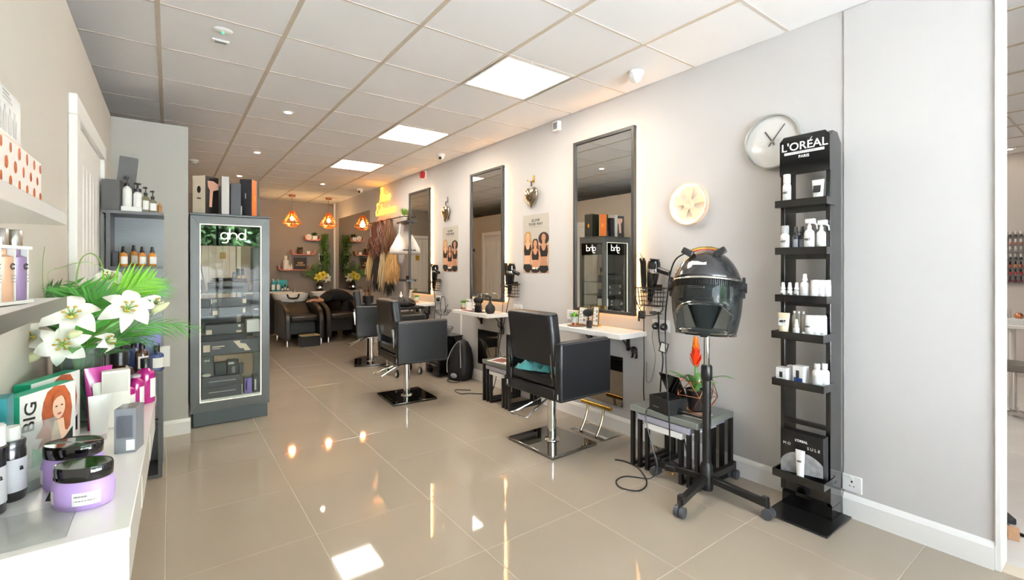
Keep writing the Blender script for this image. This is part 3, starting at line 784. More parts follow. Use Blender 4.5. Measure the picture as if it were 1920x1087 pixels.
# chrome floor footrest in front of the nearest chair
t = thing('footrest', 'gold-lit chrome T-bar footrest on the floor before the nearest chair', 'footrest', (2.755, 2.60, 0), 0)
B().box(-.13, -.17, .0, .09, .17, .006).obj('base_plate', MATS['polished_chrome_plate'], t, bevel=.002)
for s in (-.085, .085):
    B().tube(spline([(-.10, s, .006), (-.06, s, .07), (-.03, s, .14), (-.015, s, .205)], 5), .011, 10).obj('leg', mat('gold_lit_chrome', '#cbbd9f', .1, metal=1, noise=0), t)  # gold light on the chrome legs is put into their colour
B().cyl((-.012, -.155, .215), (-.012, .155, .215), .016, n=14).obj('bar', gold, t)  # gold metal stands in for warm light on the chrome bar

# ================================================================== NESTING TABLES
tone = [mat('table_top_grey', '#7a807a', .14, noise=.02, coat=.4), mat('table_top_lilac', '#a5a5b2', .2, noise=.02, coat=.3), mat('table_top_white', '#ecebe8', .2, noise=.01, coat=.3)]
def nest_tables(x0, x1, y0, y1, h, where, dx):
    for k in range(3):
        nm = ('largest grey-topped nesting table %s', 'middle lilac-grey nesting table %s', 'smallest white nesting table %s')[k] % where
        a, b_, z = y0 + .055 * k, y1 - .055 * k, h - .045 * k
        xa = x0 + dx * k; xb = x1 - .004 * k
        t = thing('nesting_table', nm, 'table', (xa, (a + b_) / 2, 0), 0, 'nesting tables ' + where)
        w, d = (b_ - a) / 2, xb - xa
        B().box(0, -w, z - .038, d, w, z).obj('top', tone[k], t, bevel=.003)
        for s in (-1, 1):
            yy = s * (w - .011)
            q = B().box(.005, yy - .011, .025, .03, yy + .011, z - .038).box(d - .03, yy - .011, .025, d - .005, yy + .011, z - .038).box(.005, yy - .011, 0, d - .005, yy + .011, .025)
            q.obj('sled_leg', black_metal, t, smooth=False)
nest_tables(2.475, 2.88, 1.55, 2.04, .40, 'beside the hood dryer', .004)
nest_tables(2.49, 2.88, 3.44, 3.885, .405, 'between the two front stations', .004)
t = thing('magazine', 'pale magazine lying on the farther grey nesting table', 'magazine', (2.60, 3.66, .4055), .2)
B().box(-.10, -.14, 0, .10, .14, .006).obj('cover', paper, t)
B().box(-.08, -.05, .006, .08, .11, .0066).obj('picture', mat('magazine_red', '#8d5548', .4, noise=.3), t)
t = thing('leaflet', 'leaflet with a face picture under the curling wand', 'leaflet', (2.62, 1.70, .4005), .1)
B().box(-.075, -.12, 0, .075, .12, .0012).obj('sheet', paper, t)
flat('picture', ell(0, -.01, .055, .085), mat('leaflet_face', '#c08f76', .5, noise=.3, scale=30), t, z=.0014)
flat('hair_picture', ell(.012, .075, .05, .028), mat('leaflet_hair', '#6b3f2c', .5, noise=.3, scale=30), t, z=.0018)
# curling wand
t = thing('curling_wand', 'black curling wand lying on the grey side table', 'curling wand', (2.545, 1.72, .4015), 0)
B().tube([(.0, .14, .020), (0, .05, .020), (0, -.02, .019), (0, -.03, .018)], [.013, .016, .018, .012], 12).obj('handle', black_plastic, t)
B().tube([(0, -.03, .020), (0, -.17, .020)], [.011, .010], 12).obj('barrel', mat('wand_barrel', '#2a2523', .25), t)
B().cyl((0, .035, .020), (-.0, .035, .055), .006).ball((0, .035, .058), .010, 8, 6).obj('stand_clip', steel, t)
cord('wand_cord', 'black cord of the wand looping over the table edge to the floor', [(2.545, 1.86, .42), (2.50, 1.90, .41), (2.455, 1.90, .36), (2.45, 1.85, .2), (2.44, 1.80, .08), (2.40, 1.82, .008), (2.30, 1.93, .006), (2.20, 1.92, .006), (2.16, 1.84, .006), (2.22, 1.76, .006), (2.34, 1.80, .006), (2.46, 1.96, .006), (2.47, 2.08, .006), (2.44, 2.14, .006)], .0045)
cord('table_cord', 'black cord looped on the floor beneath the nearest nesting tables', [(2.83, 2.1, .02), (2.78, 1.98, .006), (2.72, 1.85, .006), (2.66, 1.72, .03), (2.68, 1.75, .12), (2.72, 1.80, .2)], .0045)
# open black styler case
t = thing('styler_case', 'open black styling-iron case with raised lid on the side table', 'case', (2.55, 1.80, .4005), math.radians(-12))
B().box(-.075, -.085, 0, .075, .085, .012).box(-.075, -.085, .012, -.067, .085, .095).box(.067, -.085, .012, .075, .085, .095).box(-.067, -.085, .012, .067, -.077, .095).box(-.067, .077, .012, .067, .085, .095).obj('body', black_matt, t, smooth=False)
B().box(-.067, -.077, .012, .067, .077, .07).obj('insert', mat('case_foam', '#26262a', .9), t)
for q in range(5): B().cyl((-.06, -.055 + .028 * q, .078), (.06, -.055 + .028 * q, .082), .008).obj('roller', black_plastic, t)
B().box(-.004, -.085, 0, .004, .085, .15, Matrix.Translation((.076, 0, .095)) @ Matrix.Rotation(math.radians(-28), 4, 'Y')).obj('lid', black_gloss, t)
B().box(-.0758, .0, .03, -.0745, .05, .034).obj('print', ink_grey, t)

# ================================================================== BROMELIAD IN WIRE PLANTER
t = thing('wire_planter', 'faceted copper wire planter on the side table', 'planter', (2.70, 1.70, .4005), .2)
R1, R2, R3 = .075, .135, .10
A = [(R1 * math.cos(2 * PI * k / 6), R1 * math.sin(2 * PI * k / 6), .003) for k in range(6)]
Bq = [(R2 * math.cos(2 * PI * (k + .5) / 6), R2 * math.sin(2 * PI * (k + .5) / 6), .115) for k in range(6)]
Cq = [(R3 * math.cos(2 * PI * k / 6), R3 * math.sin(2 * PI * k / 6), .20) for k in range(6)]
wires = [(A[k], A[(k + 1) % 6]) for k in range(6)] + [(A[k], Bq[k]) for k in range(6)] + [(A[k], Bq[k - 1]) for k in range(6)] + [(Bq[k], Cq[k]) for k in range(6)] + [(Bq[k], Cq[(k + 1) % 6]) for k in range(6)] + [(Cq[k], Cq[(k + 1) % 6]) for k in range(6)] + [(Bq[k], Bq[(k + 1) % 6]) for k in range(6)]
for p, q in wires: B().cyl(p, q, .0026, n=6).obj('wire', copper, t)
B().lathe([(.001, .006), (.05, .006), (.055, .008), (.001, .010)], 16).obj('dish', copper, t)
t = thing('bromeliad', 'bromeliad with orange-red flower spike in a black pot', 'plant', (2.70, 1.70, .411), 0)
B().lathe([(.045, 0), (.062, .12), (.066, .125), (.060, .125), (.056, .11), (.001, .11)], 20).obj('pot', black_matt, t)
B().lathe([(.001, .108), (.055, .108), (.055, .113), (.001, .116)], 16).obj('soil', mat('pale_gravel', '#b9a78c', .9, noise=.3, scale=120, bump=.8), t)
leaf_m = mat('bromeliad_leaf', '#5d8f4a', .35, noise=.15, scale=14, coat=.3)
def blade(L, w, up, droop, base=(0, 0, 0), az=0, tip=.12, n=9, fold=.15):
    """a strap leaf that rises and arches over; returns builder"""
    b = B(); d = Vector((math.cos(az), math.sin(az), 0)); sd = Vector((-math.sin(az), math.cos(az), 0)); p = Vector(base)
    ang = up; vs = []
    for i in range(n + 1):
        s = i / n
        ww = w * (tip + (1 - tip) * math.sin(PI * min(1, .18 + .82 * (1 - abs(2 * s - .8) / 1.25)) / 2) ** 1) * (1 if s < .8 else max(.02, (1 - s) / .2))
        nn = d * -math.sin(ang) + Vector((0, 0, math.cos(ang)))
        vs += [p - sd * ww / 2 + nn * ww * fold, p, p + sd * ww / 2 + nn * ww * fold]
        p = p + (d * math.cos(ang) + Vector((0, 0, math.sin(ang)))) * L / n
        ang -= droop / n
    fs = []
    for i in range(n):
        a = i * 3
        fs += [(a, a + 1, a + 4, a + 3), (a + 1, a + 2, a + 5, a + 4)]
    return b.add(vs, fs)
for k in range(11):
    az = k * 2.4; blade((.20 + .05 * (k % 3)) * (.62 if math.cos(az) > .3 else 1), .042, 1.25 - .07 * (k % 4), 1.25 + .12 * (k % 3), (0.012 * math.cos(az), .012 * math.sin(az), .11), az).obj('leaf', leaf_m, t, ang=80)
flo = [mat('bract_orange', '#f07a12', .4), mat('bract_red', '#e23a12', .4)]
B().cyl((0, 0, .11), (0, 0, .30), .008).obj('stem', leaf_m, t)
for k in range(42):
    zz = .265 + .17 * k / 42; az = k * 2.4
    blade(.075 - .040 * (k / 42), .028 - .010 * k / 42, .95 + .40 * k / 42, -.35, (0.010 * math.cos(az), .010 * math.sin(az), zz), az, n=4).obj('bract', flo[0] if k > 20 else flo[1], t, ang=80)

# ================================================================== HOOD DRYER
HX, HYY = 2.50, 1.505
t = thing('hood_dryer', 'black salon hood dryer with smoky visor on a wheeled stand', 'hood dryer', (HX, HYY, 0), 0)
B().cyl((0, 0, .05), (0, 0, .715), .024, n=18).obj('pole', black_metal, t)
B().lathe([(.034, .035), (.036, .05), (.034, .17), (.026, .19)], 18).obj('hub', black_plastic, t)
B().lathe([(.024, .66), (.031, .67), (.031, .74), (.026, .75), (.018, .752)], 18).obj('height_collar', black_plastic, t)
B().cyl((0, 0, .74), (0, 0, .93), .017, n=18).obj('inner_tube', chrome, t)
for k, (dx, dy) in enumerate(((-.335, -.05), (.02, -.335), (.335, .02), (-.02, .335))):
    L = Vector((dx, dy, 0)); u = L.normalized()
    q = B().bar(u * .02 + Vector((0, 0, .10)), L * .93 + Vector((0, 0, .078)), .034, .036).bar(L * .90 + Vector((0, 0, .085)), L * 1.0 + Vector((0, 0, .085)), .034, .05)
    arm = q.obj('foot_arm', black_metal, t, bevel=.004)
    c = L + Vector((0, 0, .028)); sdv = Vector((-u.y, u.x, 0))
    B().cyl(c - sdv * .026, c - sdv * .004, .028, n=16).cyl(c + sdv * .004, c + sdv * .026, .028, n=16).obj('caster_wheel', mat('caster_grey', '#4a4c50', .5), arm)
    B().cyl(c + Vector((0, 0, .0)), c + Vector((0, 0, .06)), .008).obj('caster_stem', black_metal, arm)
hood = B(); smoke = clear('smoky_visor', '#d5dad8', .88, rough=.02, body='#5a6062')
Mh = Matrix.Translation((-.02, -.01, 1.168)) @ Matrix.Rotation(math.radians(24), 4, 'Z') @ Matrix.Rotation(math.radians(11), 4, 'Y') @ Matrix.Scale(.94, 4)
# rear and upper shell (opaque), then the clear front
def shell(a0, a1, z0, z1, rad, n, m, name, par, thick=.006, nz=8, open_=None):
    b = B(); vs = []; k = n + 1
    for iz in range(nz + 1):
        z = z0 + (z1 - z0) * iz / nz
        r = rad(z)
        for i in range(k):
            a = a0 + (a1 - a0) * i / n
            vs.append((r * 1.0 * math.cos(a), r * .98 * math.sin(a), z))
    fs = []
    for iz in range(nz):
        for i in range(n):
            am = a0 + (a1 - a0) * (i + .5) / n; zm = z0 + (z1 - z0) * (iz + .5) / nz
            if open_ and open_(am, zm): continue
            fs.append((iz * k + i, iz * k + i + 1, (iz + 1) * k + i + 1, (iz + 1) * k + i))
    b.add(vs, fs)
    o = b.obj(name, m, par, M=Mh, ang=70)
    sm = o.modifiers.new('solid', 'SOLIDIFY'); sm.thickness = thick; sm.offset = -1
    return o
def hood_r(z):
    if z > .0: return .205 * math.sqrt(max(.02, 1 - (z / .265) ** 2))
    return .205 - .035 * (z / .25) ** 2
shell(0, 2 * PI, .065, .245, hood_r, 40, mat('hood_top', '#2a2a2b', .16, coat=.5), 'hood_top', t, nz=8)
B().lathe([(.001, .239), (.05, .243), (.052, .248), (.03, .256), (.001, .257)], 20).obj('hood_cap', MATS['hood_top'], t, M=Mh)
shell(0, 2 * PI, .055, .068, lambda z: hood_r(z) + .004, 40, chrome, 'chrome_band', t, nz=1)
shell(PI * .5, PI * 1.5, -.25, .055, hood_r, 36, smoke, 'visor', t, nz=14, open_=lambda a, z: abs(a - PI) < .92 and z < -.085 - .06 * (abs(a - PI) / .92) ** 3 and z > -.235)
shell(-PI * .5, PI * .5, -.25, .055, hood_r, 28, clear('smoky_rear', '#cdd2d0', .85, rough=.03, body='#5a6060'), 'rear_shell', t, nz=8)
# rim of the face opening
pts = []
for i in range(25):
    a = PI - .92 + 1.84 * i / 24; z = -.085 - .06 * (abs(a - PI) / .92) ** 3; r = hood_r(z) + .002
    pts.append((r * math.cos(a), r * .98 * math.sin(a), z))
rim = [(hood_r(-.24) * math.cos(a), hood_r(-.24) * .98 * math.sin(a), -.24) for a in [PI + .92 - 1.84 * i / 20 for i in range(21)]]
B().tube(pts + rim, .0075, 8, closed=True).obj('opening_rim', clear('smoky_rim', '#4d5352', .55, rough=.05, body='#3c4242'), t, M=Mh)
B().tube([(hood_r(-.25) * math.cos(2 * PI * i / 40), hood_r(-.25) * .98 * math.sin(2 * PI * i / 40), -.25) for i in range(40)], .006, 6, closed=True).obj('lower_rim', MATS['smoky_rim'], t, M=Mh)
B().lathe([(.001, -.05), (.165, -.05), (.178, .0), (.180, .05), (.001, .06)], 28).obj('blower_plate', mat('blower_black', '#141414', .4), t, M=Mh)
for k in range(56):
    a = PI * .52 + PI * .96 * k / 55; r = hood_r(.03) + .001
    if k == 0: ribm = B().box(-.002, -.0022, .018, .003, .0022, .05).obj('vent_rib', black_plastic, t).data; bpy.data.objects.remove([o for o in t.children if o.data == ribm][0])
    link('vent_rib', ribm, t, M=Mh @ Matrix.Translation((r * math.cos(a), r * .98 * math.sin(a), 0)) @ Matrix.Rotation(a, 4, 'Z'))
B().box(-.012, -.045, -.008, .012, .045, .010).obj('handle', black_plastic, t, M=Mh @ Matrix.Translation((-.205, .03, .0)), bevel=.004)
B().box(-.0015, -.038, -.016, .0015, .038, .016).obj('sticker', paper, t, M=Mh @ Matrix.Translation((-.168, .02, .15)) @ Matrix.Rotation(math.radians(42), 4, 'Y'))
for s in (-1, 1): B().cyl((0, s * .185, .03), (0, s * .222, .03), .03, n=16).box(-.02, s * .205 - .008, -.03, .02, s * .205 + .008, .09).obj('hinge', black_plastic, t, M=Mh)
B().lathe([(.02, -.29), (.035, -.27), (.07, -.18), (.10, -.10)], 20, sx=.7).obj('neck_yoke', clear('smoky_yoke', '#454a4a', .45, rough=.06, body='#303536'), t, M=Mh @ Matrix.Translation((.03, .01, .02)))
# extension lead and plugs lying on top of the hood
t = thing('plug_lead', 'two black plugs and a coiled lead lying on top of the hood dryer', 'plug lead', (HX - .01, HYY - .01, 1.398), math.radians(24))
for s in (-1, 1):
    B().box(-.022, -.032, -.018, .022, .032, .018, Matrix.Translation((-.07, s * .085 + .01, .0)) @ Matrix.Rotation(s * .5, 4, 'X')).obj('plug', black_plastic, t, bevel=.006)
for k, (mm, dz) in enumerate((('#c8a02c', .0), ('#8e1f1f', -.008), ('#6a5a30', .006))):
    B().tube(spline([(-.05, .10, dz), (-.07, .04, dz + .018), (-.055, 0, dz + .022), (-.07, -.04, dz + .018), (-.05, -.09, dz)], 5), .004, 6).obj('wire', mat('wire_%d' % k, mm, .5), t)
cord('power_cord', 'black cord hanging from the hood dryer down to a loose plug', [(2.40, 1.56, 1.40), (2.43, 1.66, 1.36), (2.48, 1.735, 1.27), (2.47, 1.745, 1.15), (2.44, 1.74, 1.0), (2.42, 1.72, .7), (2.42, 1.70, .4), (2.415, 1.69, .14)], .0048)
t = thing('loose_plug', 'black three-pin plug dangling just above the dryer wheels', 'plug', (2.415, 1.69, .075), .4)
B().box(-.018, -.028, .02, .018, .028, .055).obj('body', black_plastic, t, bevel=.006)
B().box(-.003, -.018, 0, .003, -.012, .02).box(-.003, .012, 0, .003, .018, .02).box(-.008, -.003, -.004, -.004, .003, .02).obj('pin', gold, t)
# ================================================================== PRODUCTS
mw = mat('product_white', '#f1f0ee', .3, noise=.005)
mgrey = mat('product_grey', '#c9cacb', .3)
def bottle(label, loc, r, h, body, cap, kind='cyl', lab=None, group=None, name='bottle', cat='bottle', neck=.42, capr=None, rz=0, sx=1.0, capc=None, txt=None, face=(-1, 0)):
    """a bottle with its closure; h is the height of the body; kind: cyl, pump, trigger, spray, mist, none"""
    t = thing(name, label, cat, loc, rz, group)
    B().lathe([(r * .9, 0), (r, .004), (r, h * .80), (r * .93, h * .88), (r * neck * 1.1, h * .97), (r * neck, h)], 18, sx=sx).obj('body', body, t)
    if lab:
        fa = math.atan2(face[1], face[0]); b = B(); n = 8; vs = []
        for i in range(n + 1):
            a = fa - .95 + 1.9 * i / n
            vs += [((r + .0006) * math.cos(a) * sx, (r + .0006) * math.sin(a), h * .16), ((r + .0006) * math.cos(a) * sx, (r + .0006) * math.sin(a), h * .70)]
        b.add(vs, [(2 * i, 2 * i + 2, 2 * i + 3, 2 * i + 1) for i in range(n)])
        lo = b.obj('label', lab, t, ang=70)
        if txt:
            d = Vector((math.cos(fa), math.sin(fa), 0)); M = fr(Vector((d.x * (r + .0016) * sx, d.y * (r + .0016), h * .55)), (-d.y * -1 if 0 else -d.y, d.x, 0), (0, 0, 1))
            text(txt, min(r * .7, h * .14), ink, lo, M, bold=.0004)
    cr = capr or r * .55
    if kind == 'cyl':
        B().lathe([(cr, h), (cr, h + r * 1.1), (cr * .92, h + r * 1.15), (.001, h + r * 1.15)], 16, sx=sx).obj('cap', cap, t)
    elif kind == 'tall':
        B().lathe([(cr, h * .93), (cr, h * 1.28), (cr * .85, h * 1.3), (.001, h * 1.3)], 16).obj('cap', cap, t)
    elif kind == 'none':
        B().lathe([(cr, h), (cr, h + r * .35), (.001, h + r * .35)], 14).obj('cap', cap, t)
    elif kind == 'pump':
        B().lathe([(cr * .9, h), (cr * .9, h + .018), (cr * .3, h + .02), (cr * .25, h + .042), (cr * .8, h + .044), (cr * .8, h + .054), (.001, h + .056)], 14).obj('pump', cap, t)
        d = Vector((-.55, -.8, 0)); B().tube([Vector((0, 0, h + .05)), d * r * .8 + Vector((0, 0, h + .05)), d * r * 1.1 + Vector((0, 0, h + .043))], [.004, .0035, .003], 8).obj('spout', cap, t)
    elif kind == 'trigger':
        B().lathe([(cr * .8, h), (cr * .8, h + .014), (cr * .45, h + .02), (cr * .45, h + .03)], 14).obj('collar', cap, t)
        B().box(-.012, -.028, h + .026, .012, .018, h + .052).obj('head', cap, t, bevel=.006)
        B().tube([(0, -.018, h + .032), (0, -.034, h + .018), (0, -.036, h - .004)], [.005, .004, .003], 8).obj('trigger', cap, t)
    elif kind == 'mist':
        B().lathe([(cr, h), (cr, h + .006), (cr * .75, h + .012), (cr * .62, h + .034), (cr * .5, h + .036), (.001, h + .037)], 14).obj('mister', cap, t)
    return t
def carton(label, loc, w, d, h, m, rz=0, group=None, prints=(), texts=(), name='carton', cat='box', tilt=0):
    """box w (local x) by d (local y) by h; prints (face, u0, v0, u1, v1, mat) with u, v as fractions; face f = -y side, l = -x side, r = +x side, t = top"""
    t = thing(name, label, cat, loc, rz, group)
    if tilt: t.rotation_euler = (0, tilt, rz)
    body = B().box(-w / 2, -d / 2, 0, w / 2, d / 2, h).obj('box', m, t, bevel=.0012, seg=1)
    FR = {'f': (fr((-w / 2, -d / 2, 0), (1, 0, 0), (0, 0, 1)), w, h), 'l': (fr((-w / 2, d / 2, 0), (0, -1, 0), (0, 0, 1)), d, h), 'r': (fr((w / 2, -d / 2, 0), (0, 1, 0), (0, 0, 1)), d, h), 't': (fr((-w / 2, -d / 2, h), (1, 0, 0), (0, 1, 0)), w, d)}
    for p in prints:
        M, a, b_ = FR[p[0]]
        rect('print', p[1] * a, p[2] * b_, p[3] * a, p[4] * b_, p[5], t, M)
    for p in texts:
        M, a, b_ = FR[p[0]]
        text(p[1], p[4], p[5], t, M @ Matrix.Translation((p[2] * a, p[3] * b_, .0012)), bold=p[6] if len(p) > 6 else 0)
    return t
def squeeze(label, loc, w, h, m, cap, group=None, rz=0, lab=None, txt=None, name='tube', lean=0):
    """tube of cream standing on its cap, crimped flat at the top"""
    t = thing(name, label, 'tube', loc, rz, group)
    if lean: t.rotation_euler = (lean, 0, rz)
    b = B(); n = 16; rows = []
    for i in range(9):
        s = i / 8; z = .022 + (h - .022) * s
        a, c = w / 2 * (.72 + .28 * s), w / 2 * .62 * (1 - s) ** .8 + .0015
        rows += [(a * math.cos(2 * PI * k / n), c * math.sin(2 * PI * k / n), z) for k in range(n)]
    b.add(rows, [(i * n + k, i * n + (k + 1) % n, (i + 1) * n + (k + 1) % n, (i + 1) * n + k) for i in range(8) for k in range(n)] + [tuple(range(n))[::-1], tuple(8 * n + k for k in range(n))])
    b.obj('body', m, t)
    B().lathe([(w * .36, 0), (w * .37, .002), (w * .36, .024), (.001, .025)], 16, sy=.8).obj('cap', cap, t)
    if lab or txt:
        M = fr((0, -w * .23 - .001, h * .62), (1, 0, 0), (0, .22, 1))
        if lab: rect('label', -w * .3, -h * .16, w * .3, h * .14, lab, t, M)
        if txt: text(txt, w * .26, ink, t, M @ Matrix.Translation((0, h * .02, .002)), bold=.0006)
    return t

# ------------------------------------------------------------------ L'Oreal stand
LX0, LX1, LY0, LY1 = 2.725, 2.865, .958, 1.20
t = thing('display_stand', "tall black product stand with L'OREAL header and six trays", 'display stand', (2.72, 1.06, 0), 0)
def LB(*a): return (a[0] - 2.72, a[1] - 1.06, a[2], a[3] - 2.72, a[4] - 1.06, a[5])
sideP = [(0, .10), (.03, .07), (.14, .07), (.14, 1.97), (.09, 2.02), (.03, 2.02), (0, 1.99)]
for y0 in (LY0, LY1 - .022):
    B().prism([(LX0 - 2.72 + x, z) for x, z in sideP], 0, .022, Matrix(((1, 0, 0, 0), (0, 0, 1, y0 - 1.06), (0, 1, 0, 0), (0, 0, 0, 1)))).obj('side_panel', black_gloss, t, bevel=.002)
hd = B().prism([(-.121, -.12), (.121, -.12), (.121, .065), (.10, .09), (-.10, .09), (-.121, .065)], 0, .012, on_right(1.079 - 1.06, 1.93, LX0 - 2.72 + .002)).obj('header', black_gloss, t)
Mh2 = on_right(1.079 - 1.06, 1.93, LX0 - 2.72 - .0105)
text("L'OREAL", .060, paper, hd, Mh2 @ Matrix.Translation((0, .030, 0)), bold=.0008)
B().bar((0, 0, 0), (.010, .012, 0), .004, .0006).obj('accent', paper, hd, M=Mh2 @ Matrix.Translation((.030, .056, 0)))
rect('stripe', -.097, -.010, .097, .004, paper, hd, Mh2)
text('PROFESSIONNEL', .0135, ink_grey, hd, Mh2 @ Matrix.Translation((0, -.003, .001)), spacing=1.25)
text('PARIS', .021, paper, hd, Mh2 @ Matrix.Translation((0, -.026, 0)), bold=.0005)
B().box(*LB(LX0 + .004, LY0 + .022, .10, LX0 + .018, LY1 - .022, .27)).obj('kick_board', black_gloss, t)
B().box(*LB(2.56, .915, 0, 2.885, 1.215, .008)).obj('base_plate', black_metal, t, bevel=.002)
B().box(*LB(LX0 + .02, LY0, .008, LX1, LY1, .075)).obj('foot', black_gloss, t)
trays = [(1.655, 2.625), (1.405, 2.625), (1.155, 2.625), (.965, 2.585), (.715, 2.590), (.232, 2.595)]
for z, xf in trays:
    ya, yb = .94, 1.185
    q = B().box(*LB(xf, ya, z - .026, LX0 + .02, yb, z - .018)).box(*LB(xf, ya, z - .018, xf + .006, yb, z + .012)).box(*LB(xf + .006, ya, z - .018, LX0, ya + .006, z + .012)).box(*LB(xf + .006, yb - .006, z - .018, LX0, yb, z + .012))
    tr = q.obj('tray', black_gloss, t, smooth=False)
    B().box(*LB(LX0 - .0, LY0 + .022, z - .05, LX0 + .016, LY1 - .022, z - .026)).obj('rail', black_metal, tr)
B().box(*LB(LX0, LY0 + .022, .47, LX0 + .03, LY1 - .022, .49)).obj('cross_bar', black_metal, t)
gp = "products on the black stand"
def L(row, y, dx=.05): return (trays[row][1] + dx, y, trays[row][0] - .018)
artl = mat('art_label', '#d9d9d8', .4, noise=.02)
bottle('white spray can at the left of the top tray', L(0, 1.15, .06), .020, .135, mw, mw, 'tall', artl, gp, capr=.0175, txt='ART')
squeeze('white tube with dark square print on the top tray', L(0, 1.00, .06), .058, .125, mat('tube_white', '#eef0ea', .35), mw, gp, -PI / 2, ink, None)
bottle('white mousse can with clear cap on the second tray', L(1, 1.155, .05), .021, .115, mw, clear('frost_cap', '#f2f2f2', .6), 'tall', artl, gp, capr=.019, txt='ART')
for k in range(3): bottle('dark pump bottle, number %s from the left in the trio on the second tray' % ('one', 'two', 'three')[k], L(1, 1.105 - .026 * k, .06 + .012 * k), .016, .105, mat('dark_bottle', '#2d3036', .3), black_plastic, 'mist', mat('dark_label', '#8a8d93', .4), gp, capr=.012)
bottle('front white trigger spray bottle on the second tray', L(1, 1.035, .045), .023, .125, mw, mw, 'trigger', artl, gp, txt='ART')
bottle('rear white trigger spray bottle on the second tray', L(1, .995, .085), .021, .118, mw, mw, 'trigger', None, gp)
for k in range(3): bottle('little white dropper bottle, %s of three on the third tray' % ('leftmost', 'middle', 'rightmost')[k], L(2, 1.165 - .034 * k, .05), .014, .058, mw if k < 2 else mgrey, mw, 'mist', artl, gp, capr=.012, txt='ART')
bottle('tall white spray bottle in the middle of the third tray', L(2, 1.06, .055), .021, .105, mw, mw, 'mist', artl, gp, capr=.014)
for k in range(3): bottle('white shampoo bottle with flat cap, %s of three on the third tray' % ('leftmost', 'middle', 'rightmost')[k], L(2, 1.012 - .024 * k, .045 + .016 * k), .016, .105, mw, mw, 'none', artl if k else None, gp, capr=.0145, neck=.9)
squeeze('cream tube with gold tint on the fourth tray', L(3, 1.14, .04), .062, .125, mat('tube_cream', '#e9dcbb', .35), mw, gp, -PI / 2, artl, 'ART')
for k in range(3): bottle('slim frosted bottle, %s behind the cream tube on the fourth tray' % ('left one', 'centre one', 'right one')[k], L(3, 1.115 - .022 * k, .105), .011, .12, clear('frosted', '#efece2', .5), mw, 'cyl', None, gp)
bottle('little white serum bottle in front on the fourth tray', L(3, 1.075, .032), .014, .06, mw, mw, 'mist', artl, gp, capr=.011)
bottle('tiny sample bottle on the fourth tray', L(3, 1.045, .04), .010, .03, mw, mw, 'none', ink, gp)
for k in range(3): bottle('white conditioner bottle, %s of three on the fourth tray' % ('leftmost', 'middle', 'rightmost')[k], L(3, 1.022 - .024 * k, .05 + .02 * k), .0175, .115, mw, mw, 'none', artl if k == 0 else None, gp, capr=.015, neck=.9, txt='ART' if k == 0 else None)
carton('white carton with orange swoosh on the fifth tray', L(4, 1.145, .045), .05, .055, .085, mw, -.1, gp, [('l', .1, .12, .9, .3, mat('swoosh', '#e0a27c', .5)), ('l', .35, .4, .65, .75, ink)])
carton('pale carton standing behind the swoosh carton', L(4, 1.125, .11), .04, .05, .088, paper, 0, gp)
carton('white carton with blue base and pump picture on the fifth tray', L(4, 1.065, .055), .05, .055, .105, mw, -.15, gp, [('l', .1, .02, .9, .42, mat('deep_blue', '#243f7c', .4)), ('l', .3, .42, .6, .78, ink)])
for k in range(2): bottle(('front', 'rear')[k] + ' white bottle with grey print at the right of the fifth tray', L(4, .985 - .022 * k, .045 + .03 * k), .0215, .105, mw, mw, 'cyl', mgrey, gp, capr=.013)
# moon box and tube in the lowest tray
moon = mat('moon_grey', '#9a9a9b', .6, noise=.45, scale=26)
c = carton('black box with a moon picture in the lowest tray', L(5, 1.065, .085), .06, .205, .235, mat('moon_black', '#0f1013', .3), 0, gp, [], [('l', 'M O', .16, .70, .020, paper), ('l', 'S U L E', .78, .70, .020, paper), ('l', "L'OREAL", .5, .82, .016, paper, .0005)])
Mm = fr((-.03, .1025, 0), (0, -1, 0), (0, 0, 1))
flat('moon_print', [(max(.002, min(.203, .11 + .115 * math.cos(a))), max(.012, .035 + .10 * math.sin(a))) for a in [PI * k / 24 for k in range(25)]] + [(.003, .012)], moon, c, Mm)
squeeze('white hand-cream tube leaning in the lowest tray', L(5, 1.06, .030), .046, .155, mw, mw, gp, -PI / 2, None, 'ART')

# ------------------------------------------------------------------ nail room
def polish(x, y, z, m, cap, label):
    t = thing('nail_polish', label, 'nail polish', (x, y, z), 0, 'nail polish bottles on the wall rack')
    B().lathe([(.014, 0), (.0155, .004), (.0155, .03), (.007, .04)], 8).obj('flask', m, t)
    B().lathe([(.007, .039), (.0095, .041), (.0075, .078), (.001, .079)], 8).obj('cap', cap, t)
nail_cols = ['#3b3536', '#c98b7c', '#a9a3a3', '#3a3a3c', '#c4562f', '#b02a33', '#6d1f3a']
rowname = ['top', 'second', 'third', 'fourth', 'fifth', 'sixth', 'bottom']
t = thing('polish_rack', 'clear wall rack holding seven rows of nail polish', 'rack', (8.2, .92, 1.12), 0)
for k in range(7): B().box(-.05, -.16, .09 * k, 0, .16, .09 * k + .004).box(-.05, -.16, .09 * k + .004, -.047, .16, .09 * k + .016).obj('ledge', acrylic, t)
for k in range(7):
    for j in range(7):
        rm = mat('polish_%d_%d' % (k, j % 2), nail_cols[k] if j % 2 == 0 or k != 4 else '#d98b3a', .15, coat=.5)
        polish(8.172, 1.065 - .044 * j, 1.12 + .09 * (6 - k) + .004, rm, mw if k < 4 else black_plastic, 'nail polish in the %s row of the rack, place %s from its left end' % (rowname[k], ('one', 'two', 'three', 'four', 'five', 'six', 'seven')[j]))
t = thing('nail_desk', 'white nail desk seen through the opening on the right', 'desk', (7.0, .55, 0), 0)
B().box(-.25, -.55, .70, .25, .36, .73).obj('top', paint_white, t, bevel=.004)
